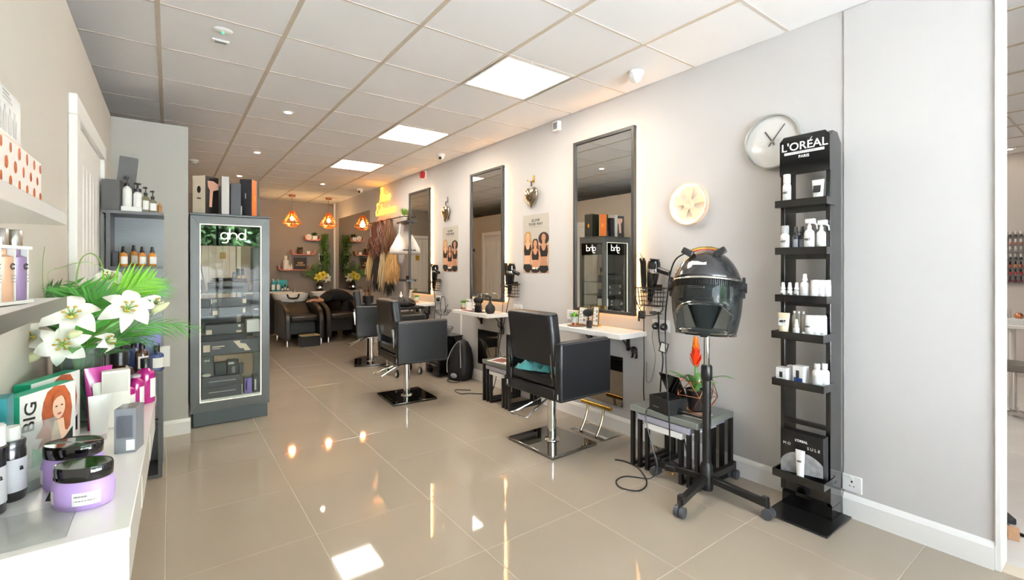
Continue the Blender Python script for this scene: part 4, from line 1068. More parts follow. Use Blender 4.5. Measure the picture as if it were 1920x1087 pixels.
for dx in (-.21, .21):
    for dy in (-.5, .30): B().cyl((dx, dy, .02), (dx, dy, .70), .03, n=14).lathe([(.034, 0), (.034, .02), (.03, .022)], 14, Matrix.Translation((dx, dy, 0))).obj('leg', paint_white, t)
t = thing('desk_organiser', 'white organiser with gold ball and brushes on the nail desk', 'organiser', (6.95, .80, .73), 0)
B().box(-.08, -.09, 0, .08, .09, .06).obj('tray', plastic_white, t, bevel=.005)
B().ball((0, -.03, .085), .035, 14, 10).obj('ball', copper, t)
for k in range(3): B().cyl((.03, .03 + .02 * k, .05), (.04, .035 + .025 * k, .15), .004).obj('brush', steel, t)
t = thing('stool_cushion', 'grey padded stool seat at the edge of the doorway', 'stool', (6.0, .70, 0), 0)
B().lathe([(.02, .40), (.17, .41), (.18, .44), (.17, .47), (.02, .48)], 24).obj('seat', mat('grey_fabric', '#77716c', .8, noise=.1), t)
B().cyl((0, 0, .04), (0, 0, .41), .025).obj('stem', chrome, t)
for k in range(5): B().bar((0, 0, .05), (.2 * math.cos(k * 1.257), .2 * math.sin(k * 1.257), .03), .03, .02).obj('foot', chrome, t)
cord('floor_cable', 'thick black cable curling on the nail room floor', [(3.62, .62, .008), (3.55, .50, .008), (3.42, .42, .008), (3.35, .36, .008), (3.40, .28, .008), (3.55, .26, .008), (3.7, .34, .008), (3.75, .22, .008)], .008)
t = thing('cable_adapter', 'black cable adapter lying on the nail room floor', 'adapter', (3.50, .43, 0), .5)
B().box(-.04, -.022, 0, .04, .022, .03).obj('case', black_plastic, t, bevel=.006)
t = thing('wood_offcut', 'small wooden offcut on the floor by the opening', 'wood block', (3.30, .385, 0), .2)
B().box(-.03, -.02, 0, .03, .02, .045).obj('block', mat('raw_wood', '#c69a77', .7, noise=.15, stretch=(1, 12, 12)), t, bevel=.002)
# ================================================================== WASH UNITS AT THE BACK
ceramic = mat('ceramic', '#efece6', .12, coat=.5, noise=.01)
def wash_unit(label, x, y):
    t = thing('wash_unit', label, 'wash unit', (x, y, 0), 0, 'backwash units')
    Myz = lambda x0: Matrix(((0, 0, 1, x0), (1, 0, 0, 0), (0, 1, 0, 0), (0, 0, 0, 1)))
    prof = [(0, .11)] + [tuple(p[:2]) for p in spline([(0, .40, 0), (.03, .50, 0), (.14, .60, 0), (.40, .67, 0), (.80, .72, 0), (1.0, .72, 0)], 4)] + [(1.02, .60), (1.02, .11)]
    for x0 in (-.305, .22):
        a = B().prism(prof, 0, .085, Myz(x0)).obj('arm', leather_br, t, bevel=.02, seg=3)
        for yy in (.06, .94): B().lathe([(.018, 0), (.020, .004), (.014, .02), (.016, .11)], 12, Matrix.Translation((x0 + .043, yy, 0))).obj('chrome_foot', chrome, a)
    B().box(-.218, .05, .40, .218, .60, .50).obj('seat', leather_br, t, bevel=.035, seg=3)
    B().box(-.215, .22, .17, .215, .27, .41).obj('front_panel', leather, t, bevel=.012)
    B().box(-.218, -.05, 0, .218, .05, .56, Matrix.Translation((0, .52, .44)) @ Matrix.Rotation(math.radians(-68), 4, 'X')).obj('backrest', leather_br, t, bevel=.03, seg=3)
    b = B(); rings = []
    for (w, d0, d1, z) in ((.19, 1.02, 1.40, .58), (.24, .98, 1.46, .66), (.285, .95, 1.50, .74), (.30, .94, 1.52, .80), (.30, .94, 1.52, .825), (.275, .97, 1.49, .825), (.255, 1.0, 1.46, .76), (.20, 1.05, 1.40, .66)):
        cy, hd_ = (d0 + d1) / 2, (d1 - d0) / 2
        ring = []
        for k in range(32):
            a = 2 * PI * k / 32; ca, sa = math.cos(a), math.sin(a)
            px_, py_ = math.copysign(abs(ca) ** .5, ca) * w, math.copysign(abs(sa) ** .5, sa) * hd_
            dip = .07 * max(0, 1 - (abs(px_) / .11) ** 2) if (sa < -.3 and z > .7) else 0
            ring.append((px_, cy + py_, z - dip))
        rings += ring
    b.add(rings, [(i * 32 + k, i * 32 + (k + 1) % 32, (i + 1) * 32 + (k + 1) % 32, (i + 1) * 32 + k) for i in range(7) for k in range(32)] + [tuple(range(32))[::-1], tuple(7 * 32 + k for k in range(32))])
    bs = b.obj('basin', ceramic, t, ang=60)
    B().tube(spline([(-.10, .95, .815), (-.075, .935, .755), (0, .925, .738), (.075, .935, .755), (.10, .95, .815)], 5), .016, 8).obj('neck_rest', black_plastic, bs)
    B().cyl((.12, 1.40, .82), (.12, 1.40, .89), .012).tube([(.12, 1.40, .885), (.11, 1.30, .90), (.10, 1.22, .86)], .010, 8).obj('tap', chrome, bs)
    B().box(-.16, 1.02, 0, .16, 1.38, .60).obj('pedestal', black_plastic, t, bevel=.01)
    return t
wash_unit('black backwash chair with white basin, the one with a low stool before it', 1.825, 8.28)
wash_unit('black backwash chair half hidden behind the bending person', 2.485, 8.34)
t = thing('step_stool', 'low black step stool with pale slatted top by the wash chair', 'stool', (1.885, 8.29, 0), 0)
B().box(-.15, -.12, 0, .15, .12, .175).obj('body', black_plastic, t, bevel=.008)
for k in range(6): B().box(-.148 + .05 * k, -.115, .175, -.106 + .05 * k, .115, .183).obj('slat', mat('pale_slat', '#b99d6c', .5), t)

# person bending over the second basin
t = thing('person', 'person in black bending over a wash basin with one arm stretched out', 'person', (2.72, 9.05, 0), 0)
def skin_body(name, pts, edges, m, par, root=0):
    me = bpy.data.meshes.new(name)
    me.from_pydata([p[0] for p in pts], edges, [])
    me.materials.append(m)
    o = link(name, me, par)
    md = o.modifiers.new('skin', 'SKIN'); md.use_smooth_shade = True
    sv = me.skin_vertices[0].data
    for i, p in enumerate(pts):
        r = p[1]; sv[i].radius = r if isinstance(r, tuple) else (r, r)
        sv[i].use_root = (i == root)
    sb = o.modifiers.new('sub', 'SUBSURF'); sb.levels = 1; sb.render_levels = 1
    return o
dark_cloth = mat('dark_clothes', '#0e0e11', .85, noise=.1, sheen=.1)
P_ = [((.06, 0, .74), (.15, .13)), ((-.10, .02, .79), (.14, .12)), ((-.24, .05, .80), (.16, .12)), ((-.36, .07, .77), (.13, .10)),
      ((-.37, -.12, .74), .065), ((-.47, -.16, .70), .05), ((-.38, .22, .72), .065), ((-.42, .30, .60), .05),
      ((.05, -.10, .70), .10), ((-.10, -.13, .42), .075), ((.06, -.13, .10), .055), ((-.06, -.15, .035), .035),
      ((.08, .10, .70), .10), ((-.06, .13, .42), .075), ((.10, .13, .10), .055), ((-.02, .15, .035), .035)]
E_ = [(0, 1), (1, 2), (2, 3), (3, 4), (4, 5), (3, 6), (6, 7), (0, 8), (8, 9), (9, 10), (10, 11), (0, 12), (12, 13), (13, 14), (14, 15)]
skin_body('body', P_, E_, dark_cloth, t)
skin_m = mat('skin', '#c39070', .5, noise=.06)
H_ = [((-.42, .09, .73), .05), ((-.47, .10, .70), .055), ((-.53, .11, .665), (.085, .075)), ((-.585, .115, .62), (.075, .07))]
skin_body('head', H_, [(0, 1), (1, 2), (2, 3)], skin_m, t)
B().ball((-.535, .11, .69), (.085, .082, .085), 14, 10).obj('hair', mat('dark_hair', '#2a1c15', .6, noise=.2), t)
arm_pts = [((-.45, -.155, .705), .042), ((-.53, -.185, .70), .038), ((-.62, -.20, .715), .030), ((-.66, -.205, .718), (.036, .02)), ((-.70, -.205, .712), (.034, .017))]
skin_body('forearm', arm_pts, [(0, 1), (1, 2), (2, 3), (3, 4)], skin_m, t)
for k in range(4): B().tube([(-.70, -.228 + .016 * k, .712), (-.735, -.232 + .018 * k, .70), (-.755, -.230 + .017 * k, .68)], [.0085, .008, .006], 8).obj('finger', skin_m, t)
B().tube([(-.66, -.235, .712), (-.69, -.258, .70), (-.715, -.262, .688)], [.010, .009, .007], 8).obj('thumb', skin_m, t)

# ================================================================== BACK WALL
t = thing('back_counter', 'narrow white counter with brown edge along the back wall', 'counter', (1.58, 10.29, 0), 0)
B().box(-.44, -.20, .80, .40, .205, .83).obj('top', gloss_white, t, bevel=.003)
B().box(-.44, -.205, .765, .40, -.19, .80).obj('edge', mat('walnut', '#5a3c28', .4, noise=.15, stretch=(1, 20, 20)), t)
B().box(-.42, -.17, 0, .38, .20, .765).obj('carcass', mat('counter_dark', '#211d1b', .5), t)
gt = 'teal hair products on the back counter'
tl = mat('teal_bottle', '#1e9aa6', .25); tl2 = mat('teal_carton', '#37b3ba', .4)
carton('wide teal carton standing at the back of the counter', (1.80, 10.38, .83), .26, .06, .22, tl2, 0, gt, [('f', .1, .6, .5, .7, paper)])
carton('white carton at the left end of the back counter', (1.52, 10.30, .83), .06, .06, .19, paper, 0, gt)
for k in range(2): bottle(('left', 'right')[k] + ' teal pump bottle on the back counter', (1.66 + .09 * k, 10.24, .83), .038, .19, tl, mw, 'pump', paper, gt, face=(0, -1))
for k in range(3): bottle('small dark bottle, %s of three on the back counter' % ('leftmost', 'middle', 'rightmost')[k], (1.82 + .05 * k, 10.22, .83), .020, .08 + .03 * (k == 1), mat('navy_bottle', '#1f2b3f', .3), black_plastic, 'mist', paper, gt, face=(0, -1))
def u_shelf(x0, x1, z, label):
    t = thing('copper_shelf', label, 'shelf', ((x0 + x1) / 2, 10.5, z), 0, 'copper wall shelves')
    w = (x1 - x0) / 2; r = .06
    path = [(-w, .10)] + [(-w + r - r * math.cos(a), r - r * math.sin(a)) for a in (.2, .6, 1.0, 1.4)] + [(w - r + r * math.sin(a), r - r * math.cos(a)) for a in (.2, .6, 1.0, 1.4)] + [(w, .10)]
    n = len(path); th = .018; inner = []
    for i, (x, z_) in enumerate(path):
        a, b_ = path[max(i - 1, 0)], path[min(i + 1, n - 1)]
        dx, dz = b_[0] - a[0], b_[1] - a[1]; l = math.hypot(dx, dz); inner.append((x - dz / l * th, z_ + dx / l * th))
    b = B(); vs = []
    for yy in (-.15, -.0): vs += [(x, yy, z_) for x, z_ in path] + [(x, yy, z_) for x, z_ in inner]
    m = 2 * n; fs = []
    for i in range(n - 1):
        fs += [(i, i + 1, n + i + 1, n + i), (m + i + 1, m + i, m + n + i, m + n + i + 1), (i + 1, i, m + i, m + i + 1), (n + i, n + i + 1, m + n + i + 1, m + n + i)]
    fs += [(0, n, m + n, m), (n - 1, m + n - 1, m + 2 * n - 1, 2 * n - 1)]
    b.add(vs, fs).obj('board', copper_paint, t)
    for s in (-.5, .5): B().cyl((w * s, -.002, .05), (w * s, -.012, .05), .01).obj('screw', copper, t)
u_shelf(2.276, 2.583, 1.865, 'upper small copper shelf with curled ends on the back wall')
u_shelf(2.02, 2.476, 1.56, 'middle copper shelf with curled ends on the back wall')
u_shelf(1.772, 2.359, 1.24, 'lowest and longest copper shelf with curled ends on the back wall')
def tuft(t, r, h, n, m, z0, seed, name='leaf', w=.012, spread=.7, kind=None):
    rn = random.Random(seed); b = B()
    for k in range(n):
        az = rn.random() * 2 * PI; q = blade(h * rn.uniform(.6, 1), w, 1.5 - spread * rn.random(), rn.uniform(.1, .8), (r * .5 * math.cos(az), r * .5 * math.sin(az), z0), az, n=4)
        o = len(b.v); b.v += q.v; b.f += [tuple(i + o for i in f) for f in q.f]
    o = b.obj(name, m, t, ang=80)
    if kind: o['kind'] = kind
    return o
green_d = mat('dark_green_leaf', '#2f4a22', .55, noise=.25, scale=20)
green_m = mat('mid_green_leaf', '#5b8a35', .5, noise=.25, scale=20)
def pot(label, loc, r, h, m, leafmat, lh, seed, n=40, square=False, group=None, w=.012, spread=.7):
    t = thing('potted_plant', label, 'plant', loc, 0, group)
    if square: B().box(-r, -r, 0, r, r, h).obj('pot', m, t, bevel=.004)
    else: B().lathe([(r * .72, 0), (r * .78, .003), (r, h), (r * .92, h), (r * .88, h * .9), (.001, h * .9)], 18).obj('pot', m, t)
    tuft(t, r * .8, lh, n, leafmat, h * .9, seed, 'foliage', w, spread, 'stuff')
    return t
gd = 'small ornaments on the copper shelves'
zs = .018
t = thing('desk_clock', 'round white disc clock on the upper copper shelf', 'clock', (2.365, 10.42, 1.865 + zs), 0)
B().lathe([(.001, -.015), (.055, -.015), (.058, 0), (.055, .015), (.001, .015)], 24, fr((0, 0, .058), (1, 0, 0), (0, 0, 1))).obj('case', plastic_white, t)
B().lathe([(.018, .0152), (.026, .0152), (.026, .017), (.018, .017)], 20, fr((0, 0, .058), (1, 0, 0), (0, 0, 1)), ring=True).obj('ring_print', ink_grey, t)
pot('white square pot with dark green tuft on the upper copper shelf', (2.48, 10.42, 1.865 + zs), .045, .085, plastic_white, green_d, .10, 5, 60, True, gd)
pot('round brown pot with dark plant on the middle copper shelf', (2.19, 10.42, 1.56 + zs), .06, .10, mat('brown_pot', '#5d4030', .6), green_d, .08, 6, 50, False, gd)
pot('small white pot on the middle copper shelf', (2.35, 10.42, 1.56 + zs), .032, .07, plastic_white, green_m, .035, 7, 24, True, gd)
bottle('large white ribbed jar with lid on the lowest copper shelf', (1.92, 10.42, 1.24 + zs), .058, .215, mw, mw, 'cyl', None, gd, capr=.03)
bottle('small white bottle, shorter of two on the lowest copper shelf', (1.985, 10.40, 1.24 + zs), .017, .06, mw, mw, 'mist', None, gd)
bottle('small white bottle, taller of two on the lowest copper shelf', (2.025, 10.40, 1.24 + zs), .019, .085, mw, mw, 'mist', None, gd)
t = thing('framed_sign', 'square dark sign with gold script hello gorgeous on the lowest shelf', 'sign', (2.195, 10.425, 1.24 + zs), 0)
B().box(-.12, -.008, 0, .12, .008, .25).obj('board', mat('sign_dark', '#2b2826', .6), t)
B().box(-.12, -.012, 0, -.112, .010, .25).box(.112, -.012, 0, .12, .010, .25).box(-.112, -.012, 0, .112, .010, .008).box(-.112, -.012, .242, .112, .010, .25).obj('frame', mat('sign_frame', '#3c3531', .5), t, smooth=False)
gs = mat('gold_script', '#e2b878', .4)
text('hello', .055, gs, t, on_front(0, .14, -.0095), shear=.35, bold=.0012)
text('gorgeous', .048, gs, t, on_front(0, .095, -.0095), shear=.35, bold=.0012)

# palm fronds and lilies
def leaflet_mesh(name, m, w=.09, fold=.25, n=4, droop=.25):
    b = B(); vs = []
    for i in range(n + 1):
        s = i / n; ww = w * (.35 + .65 * math.sin(PI * min(1, s * 1.1 + .15))) if s < 1 else .004
        vs += [(-ww / 2, s, ww * fold - droop * s * s), (0, s, -droop * s * s), (ww / 2, s, ww * fold - droop * s * s)]
    b.add(vs, [q for i in range(n) for q in ((3 * i, 3 * i + 1, 3 * i + 4, 3 * i + 3), (3 * i + 1, 3 * i + 2, 3 * i + 5, 3 * i + 4))])
    me = bpy.data.meshes.new(name); me.from_pydata(b.v, [], b.f); me.polygons.foreach_set('use_smooth', [True] * len(b.f)); me.materials.append(m); me.update()
    return me
def frond(label, pts, L, m, n=18, normal=(0, -.6, .8), w=.085, sweep=.8, parts=True, group=None, r=.003, name='palm_frond', parent=None, droop=.25, tip=.35):
    """pinnate leaf: rachis along pts (world), leaflets of length L both sides; pts relative to first point"""
    P = [Vector(p) for p in pts]; o0 = P[0]
    t = parent or thing(name, label, 'palm leaf', tuple(o0), 0, group)
    curve = spline([p - o0 for p in P], 8)
    B().tube(curve, [r * (1 - .7 * i / len(curve)) for i in range(len(curve))], 6).obj('rachis', m, t)
    me = leaflet_mesh('leaflet', m, w, droop=droop); N = Vector(normal).normalized(); big = B()
    for k in range(n):
        s = .16 + .84 * (k + .5) / n
        i = min(len(curve) - 2, int(s * (len(curve) - 1))); p = curve[i]; d = (curve[i + 1] - curve[i]).normalized()
        sd = d.cross(N).normalized(); nn = sd.cross(d)
        ll = L * (math.sin(PI * (.12 + .88 * s) ** .8) * (1 - tip) + tip) * (1 - .35 * max(0, s - .8) / .2)
        for q in (-1, 1):
            ey = (sd * q * math.sin(sweep) + d * math.cos(sweep) + nn * .15 * math.sin(k * 3.1 + q)).normalized()
            ex = ey.cross(nn).normalized(); ez = ex.cross(ey)
            M = Matrix((ex, ey, ez)).transposed().to_4x4() @ Matrix.Scale(ll, 4); M.translation = p
            if parts: link('leaflet', me, t, M=M)
            else: big.add([v.co for v in me.vertices], [tuple(f.vertices) for f in me.polygons], M)
    if not parts: big.obj('leaflet_row', m, t, ang=80)['kind'] = 'stuff'
    return t
petal_w = mat('lily_petal', '#f3f1ea', .45, noise=.02, sss=.1)
petal_back = petal_w
pollen = mat('lily_pollen', '#a8862a', .7, noise=.2)
lily_c = mat('lily_throat', '#c9c867', .5)
stem_m = mat('lily_stem', '#6f9a4a', .5)
def lily(label, c, d, R=.075, open_=1.0, stem=None, group=None, m=None):
    """lily with six recurved petals; c centre, d facing direction (world)"""
    t = thing('lily', label, 'flower', c, 0, group)
    d = Vector(d).normalized(); u = Vector((0, 0, 1)) if abs(d.z) < .9 else Vector((1, 0, 0))
    a = u.cross(d).normalized(); u = d.cross(a)
    for k in range(6):
        th = 2 * PI * k / 6 + .3; rad = a * math.cos(th) + u * math.sin(th); sd = d.cross(rad)
        wm = R * (.40 if k % 2 else .30); vs = []; n = 8
        for i in range(n + 1):
            s = i / n
            out = R * (.05 + 1.15 * s ** 1.25 * open_); ax = R * (.75 * math.sin(s * PI * .72) - .62 * s ** 3 * open_ - .25)
            ww = wm * math.sin(PI * min(.985, (.06 + .93 * s) ** 1.15)) ** .85
            p = rad * out + d * ax
            vs += [p - sd * ww + d * ww * .28, p - sd * ww * .5 + d * .04 * ww, p, p + sd * ww * .5 + d * .04 * ww, p + sd * ww + d * ww * .28]
        fs = [(5 * i + j, 5 * i + j + 1, 5 * i + 6 + j, 5 * i + 5 + j) for i in range(n) for j in range(4)]
        B().add(vs, fs).obj('petal', m or petal_w, t, ang=80)
    B().ball(d * R * .02, R * .14, 10, 8).obj('throat', lily_c, t)
    for k in range(6):
        th = 2 * PI * k / 6; rad = a * math.cos(th) + u * math.sin(th)
        q = d * R * .55 + rad * R * .28
        st = B().tube([d * .0, d * R * .3 + rad * R * .10, q], .0016, 5).obj('stamen', stem_m, t)
        B().ball(q, (R * .09, R * .05, R * .05), 8, 6).obj('anther', pollen, st)
    if stem: B().tube(spline([-d * R * .1, *[Vector(p) - Vector(c) for p in stem]], 5), .0035, 6).obj('stem', stem_m, t)
    return t
vm = mat('dark_vase', '#2a2724', .3)
t = thing('flower_vase', 'dark vase with chrome band in the back corner', 'vase', (2.55, 10.30, .79), 0)
B().lathe([(.05, 0), (.075, .03), (.085, .10), (.06, .17), (.045, .2), (.001, .2)], 20).obj('body', vm, t)
B().lathe([(.078, .07), (.0875, .08), (.0865, .115), (.078, .12)], 20, ring=True).obj('band', chrome, t)
t = thing('corner_cabinet', 'low dark cabinet in the back right corner under the flowers', 'cabinet', (2.52, 10.30, 0), 0)
B().box(-.32, -.16, 0, .34, .19, .76).obj('carcass', mat('corner_dark', '#2a231e', .5), t)
B().box(-.33, -.17, .76, .35, .195, .79).obj('top', gloss_white, t, bevel=.003)
gb = 'artificial palm leaves in the back corner'
rn = random.Random(11)
for k in range(11):
    az = PI * (.08 + .84 * k / 10); Lr = rn.uniform(.34, .5); up = .10 + .5 * math.sin(az) * rn.uniform(.6, 1)
    e = Vector((2.55 + Lr * math.cos(az) * .95 if math.cos(az) < 0 else 2.55 + Lr * .5 * math.cos(az), 10.27 - .06 * rn.random(), .99 + up * .75))
    mid = Vector((2.55, 10.29, .99)) * .5 + e * .5 + Vector((0, 0, .08))
    frond('palm leaf in the back corner bouquet, number %s counted from the right' % ('one', 'two', 'three', 'four', 'five', 'six', 'seven', 'eight', 'nine', 'ten', 'eleven')[k], [(2.55, 10.30, .98), mid, e], .13, green_d if k % 3 else green_m, 12, (0, -1, .2), .10, parts=False, group=gb)
for k, (x, z, y) in enumerate(((2.50, 1.10, 10.16), (2.58, 1.14, 10.15), (2.66, 1.08, 10.16))):
    lily('yellow-lit lily in the back corner bouquet, %s of three' % ('leftmost', 'middle', 'rightmost')[k], (x, y, z), (-.2, -1, .15), .085, stem=[(2.55, 10.24, 1.02), (2.55, 10.30, .95)], group='lilies in the back corner', m=mat('lily_lit_yellow', '#e8cf4a', .45) if k < 2 else None)  # yellow lamplight is painted into the petals of two lilies
t = thing('ivy_garland', 'trailing green garland hanging in the back right corner', 'garland', (2.70, 10.42, .80), 0)
b = B()
for k in range(420):
    z = rn.uniform(.42, 1.22); f = .5 + .5 * math.sin(z * 7)
    p = Vector((max(-.13, min(.09, rn.gauss(0, .05))) - .05 * f * (z > .8), -.05 + rn.gauss(0, .025), z)); az = rn.uniform(PI, 2 * PI)
    q = blade(rn.uniform(.05, .11), .022, rn.uniform(-.9, .4), rn.uniform(.2, .9), p, az, n=3)
    o = len(b.v); b.v += q.v; b.f += [tuple(i + o for i in f_) for f_ in q.f]
b.obj('foliage', green_m, t, ang=80)['kind'] = 'stuff'
B().tube([(0, .03, 1.25), (0, .03, .4)], .006, 6).obj('stem', stem_m, t)
t = thing('wall_hair_dryer', 'black hair dryer hanging on a white plate in the back corner', 'hair dryer', (2.63, 10.49, 1.50), 0)
B().box(-.05, -.01, -.28, .05, .005, .10).obj('plate', plastic_white, t)
B().tube([(0, -.06, .06), (0, -.06, -.08)], [.05, .035], 12).obj('barrel', black_gloss, t)
B().tube([(0, -.06, .03), (.05, -.06, -.06)], [.02, .016], 8).obj('handle', black_plastic, t)
blackboard = thing('menu_board', 'narrow black board with pale writing on the back wall', 'board', (1.42, 10.498, 1.35), 0)
B().box(-.12, -.012, -.35, .12, 0, .35).obj('board', mat('board_black', '#1b1a1a', .7), blackboard)
for k in range(9): rect('line', -.08, -.28 + .06 * k, .03 + .05 * ((k * 7) % 3) * .5, -.265 + .06 * k, ink_grey, blackboard, on_front(0, 0, -.0125))

# pendants
bulb_m = mat('pendant_bulb', '#ffdca0', .3, es=22, ecol='#ffb860', noise=0)
cage_m = mat('copper_cage', '#e0883a', .3, metal=.8, noise=.02)
for i, (x, y) in enumerate(((1.885, 9.62), (2.553, 9.62))):
    t = thing('pendant_lamp', ('copper wire pendant lamp on the left of the back area', 'copper wire pendant lamp on the right, before the corner')[i], 'lamp', (x, y, CE), 0, 'copper wire pendants')
    B().lathe([(.001, -.03), (.055, -.03), (.06, -.025), (.06, 0)], 20).obj('canopy', copper, t)
    B().cyl((0, 0, -.03), (0, 0, -.30), .003, n=6).obj('flex', mat('flex_brown', '#8a6a50', .6), t)
    B().lathe([(.012, -.29), (.028, -.30), (.03, -.36), (.02, -.37)], 14).obj('lamp_holder', copper, t)
    B().ball((0, 0, -.445), (.035, .035, .042), 14, 10).obj('bulb', bulb_m, t)
    n = 10; A = [(.045, -.31), (.10, -.43), (.175, -.53), (.06, -.60)]
    rg = [[(r * math.cos(2 * PI * (k + .5 * (j % 2)) / n), r * math.sin(2 * PI * (k + .5 * (j % 2)) / n), z) for k in range(n)] for j, (r, z) in enumerate(A)]
    for j in range(4):
        for k in range(n):
            B().cyl(rg[j][k], rg[j][(k + 1) % n], .004, n=5).obj('wire', cage_m, t)
            if j < 3:
                B().cyl(rg[j][k], rg[j + 1][k], .004, n=5).obj('wire', cage_m, t)
                B().cyl(rg[j][k], rg[j + 1][(k - 1) % n if j % 2 == 0 else (k + 1) % n], .004, n=5).obj('wire', cage_m, t)
    ld = bpy.data.lights.new('bulb_light', 'POINT'); ld.energy = 5; ld.color = (1.0, .62, .28); ld.shadow_soft_size = .05
    lo = bpy.data.objects.new('bulb_light', ld); COL.objects.link(lo); lo.parent = t; lo.location = (0, 0, -.50)

# ================================================================== HAIR EXTENSION RACK
def hair_bundle(label, y, z, w, L, m, n, wave, seed, x=2.765, taper=.75, group='hair pieces on the rack', depth=.035):
    rn = random.Random(seed)
    t = thing('hair_piece', label, 'hair piece', (x, y, z), 0, group)
    b = B()
    for k in range(n):
        s = rn.uniform(-1, 1); d = max(-.07, min(.07, rn.gauss(0, depth))); l = L * rn.uniform(.72, 1); ph = rn.random() * 6.28; fq = rn.uniform(8, 14)
        pts = []; flare = rn.uniform(.75, 1.2)
        for i in range(9):
            q = i / 8
            pts.append((d * (.3 + q) + wave * .5 * math.sin(ph + fq * q), s * w / 2 * (.55 + .45 * q * flare if q < .6 else (.82 + (taper - .82) * (q - .6) / .4) * flare) + wave * math.cos(ph * 1.7 + fq * q) * q, -l * q))
        b.tube(pts, [.006, .009, .010, .010, .010, .009, .008, .006, .002], 4, cap=False)
    o = b.obj('strands', m, t, ang=80); o['kind'] = 'stuff'
    B().box(-.012, -w * .3, -.012, .012, w * .3, .016).obj('clip_band', black_plastic, t)
    return t
hm = {k: mat('hair_' + k, c, .45, noise=.35, scale=40, stretch=(1, 1, .1), sheen=.2) for k, c in (('auburn', '#6e3a20'), ('dark', '#1f1512'), ('ash', '#b09a74'), ('gold', '#b98f55'), ('blond', '#c9a86c'), ('brown', '#6b4425'))}
t = thing('hair_rack', 'black wall rail rack holding the hair extensions', 'rack', (XR, 7.15, 0), 0)
for z in (2.055, 1.56): B().cyl((-.135, -.75, z), (-.135, .75, z), .009, n=10).obj('rail', black_metal, t)
for z in (2.055, 1.56):
    for d in (-.7, 0, .7): B().cyl((-.135, d, z), (0, d, z), .007, n=8).obj('rail_bracket', black_metal, t)
hair_bundle('big curly auburn hair piece, topmost on the rack', 7.48, 2.05, .62, .62, hm['auburn'], 190, .05, 1)
hair_bundle('straight brown hair piece right of the auburn curls', 7.0, 2.05, .26, .56, hm['brown'], 70, .01, 2)
hair_bundle('pale straight blond hair piece at the left of the lower rail', 7.80, 1.55, .18, .50, hm['blond'], 60, .004, 3)
hair_bundle('long dark hair piece between the blond ones', 7.52, 1.56, .20, .68, hm['dark'], 60, .012, 4)
hair_bundle('ash blond long hair piece in the middle of the lower rail', 7.25, 1.55, .26, .62, hm['ash'], 80, .006, 5)
hair_bundle('wavy golden hair piece at the right of the lower rail', 6.90, 1.55, .42, .52, hm['gold'], 120, .022, 6)
hair_bundle('small dark hair tail hanging lowest under the lower rail', 7.05, 1.20, .10, .36, hm['dark'], 24, .004, 7, x=2.78)
for k, (z, y0, y1) in enumerate(((1.99, 6.32, 6.72), (1.13, 6.36, 6.62))):
    t = thing('rack_shelf', ('small black shelf with a grass pot at the top of the hair rack', 'small black shelf at the foot of the hair rack')[k], 'shelf', (XR, (y0 + y1) / 2, z), 0)
    B().box(-.13, -(y1 - y0) / 2, -.03, 0, (y1 - y0) / 2, 0).obj('board', black_metal, t, bevel=.003)
    B().box(-.02, -(y1 - y0) / 2, 0, 0, (y1 - y0) / 2, .05).obj('back_lip', black_metal, t)
pot('white pot of bright artificial grass on the black shelf', (2.83, 6.56, 1.99), .05, .09, plastic_white, mat('grass_green', '#6f9a2e', .5, noise=.2), .15, 9, 110, w=.007, spread=.5)
t = thing('drawstring_bag', 'white drawstring bag hanging on a string beside the mirror', 'bag', (2.755, 6.58, 1.50), 0)
b = B(); n = 24; rows = []
for (r, z) in ((.02, 0), (.12, .004), (.142, .03), (.132, .09), (.095, .17), (.05, .24), (.02, .285), (.028, .30)):
    for k in range(n):
        a = 2 * PI * k / n; rr = r * (1 + .06 * math.sin(5 * a + z * 20) + (.12 * math.sin(9 * a) if z > .2 else 0))
        rows.append((rr * .95 * math.cos(a), rr * math.sin(a), z))
b.add(rows, [(i * n + k, i * n + (k + 1) % n, (i + 1) * n + (k + 1) % n, (i + 1) * n + k) for i in range(7) for k in range(n)] + [tuple(range(n))[::-1]])
b.obj('sack', mat('white_cotton', '#e4dcd6', .9, noise=.04, bump=.3), t, ang=80)
B().tube([(0, 0, .285), (0.01, .005, .40), (.015, .0, .46)], .006, 6).obj('string', paper, t)
t = thing('wall_panel_comb', 'row of dark combs hanging beside the drawstring bag', 'comb rack', (XR, 6.42, 1.60), 0)
for k in range(5): B().box(-.02, -.07 + .03 * k, -.10, -.008, -.05 + .03 * k, .05).obj('comb', black_plastic, t)
B().box(-.008, -.09, -.02, 0, .09, .06).obj('backing', frame_dark, t)
# ================================================================== TROLLEY, DRAWERS, BACKPACK
t = thing('salon_trolley', 'black wheeled salon trolley with trays behind the middle chair', 'trolley', (2.33, 5.43, 0), 0)
for dx in (-.15, .15):
    for dy in (-.15, .15):
        B().cyl((dx, dy, .06), (dx, dy, .80), .011, n=10).obj('post', steel, t)
        c = Vector((dx, dy, .045))
        w_ = B().cyl(c + Vector((-.012, 0, 0)), c + Vector((.012, 0, 0)), .045, n=18).obj('caster_wheel', black_plastic, t)
        B().cyl(c + Vector((-.0135, 0, 0)), c + Vector((.0135, 0, 0)), .032, n=18).obj('wheel_disc', plastic_white, w_)
        B().box(dx - .02, dy - .012, .05, dx + .02, dy + .012, .10).obj('caster_fork', chrome, t)
for z in (.80,): B().box(-.19, -.19, z, .19, .19, z + .035).obj('top_tray', black_plastic, t, bevel=.008)
for k, z in enumerate((.22, .36, .50, .64)):
    dr = B().box(-.17, -.165, z, .17, .165, z + .11).obj('drawer', black_plastic, t, bevel=.006)
    B().box(-.175, -.10, z + .085, -.168, .10, z + .10).obj('handle', steel, dr)
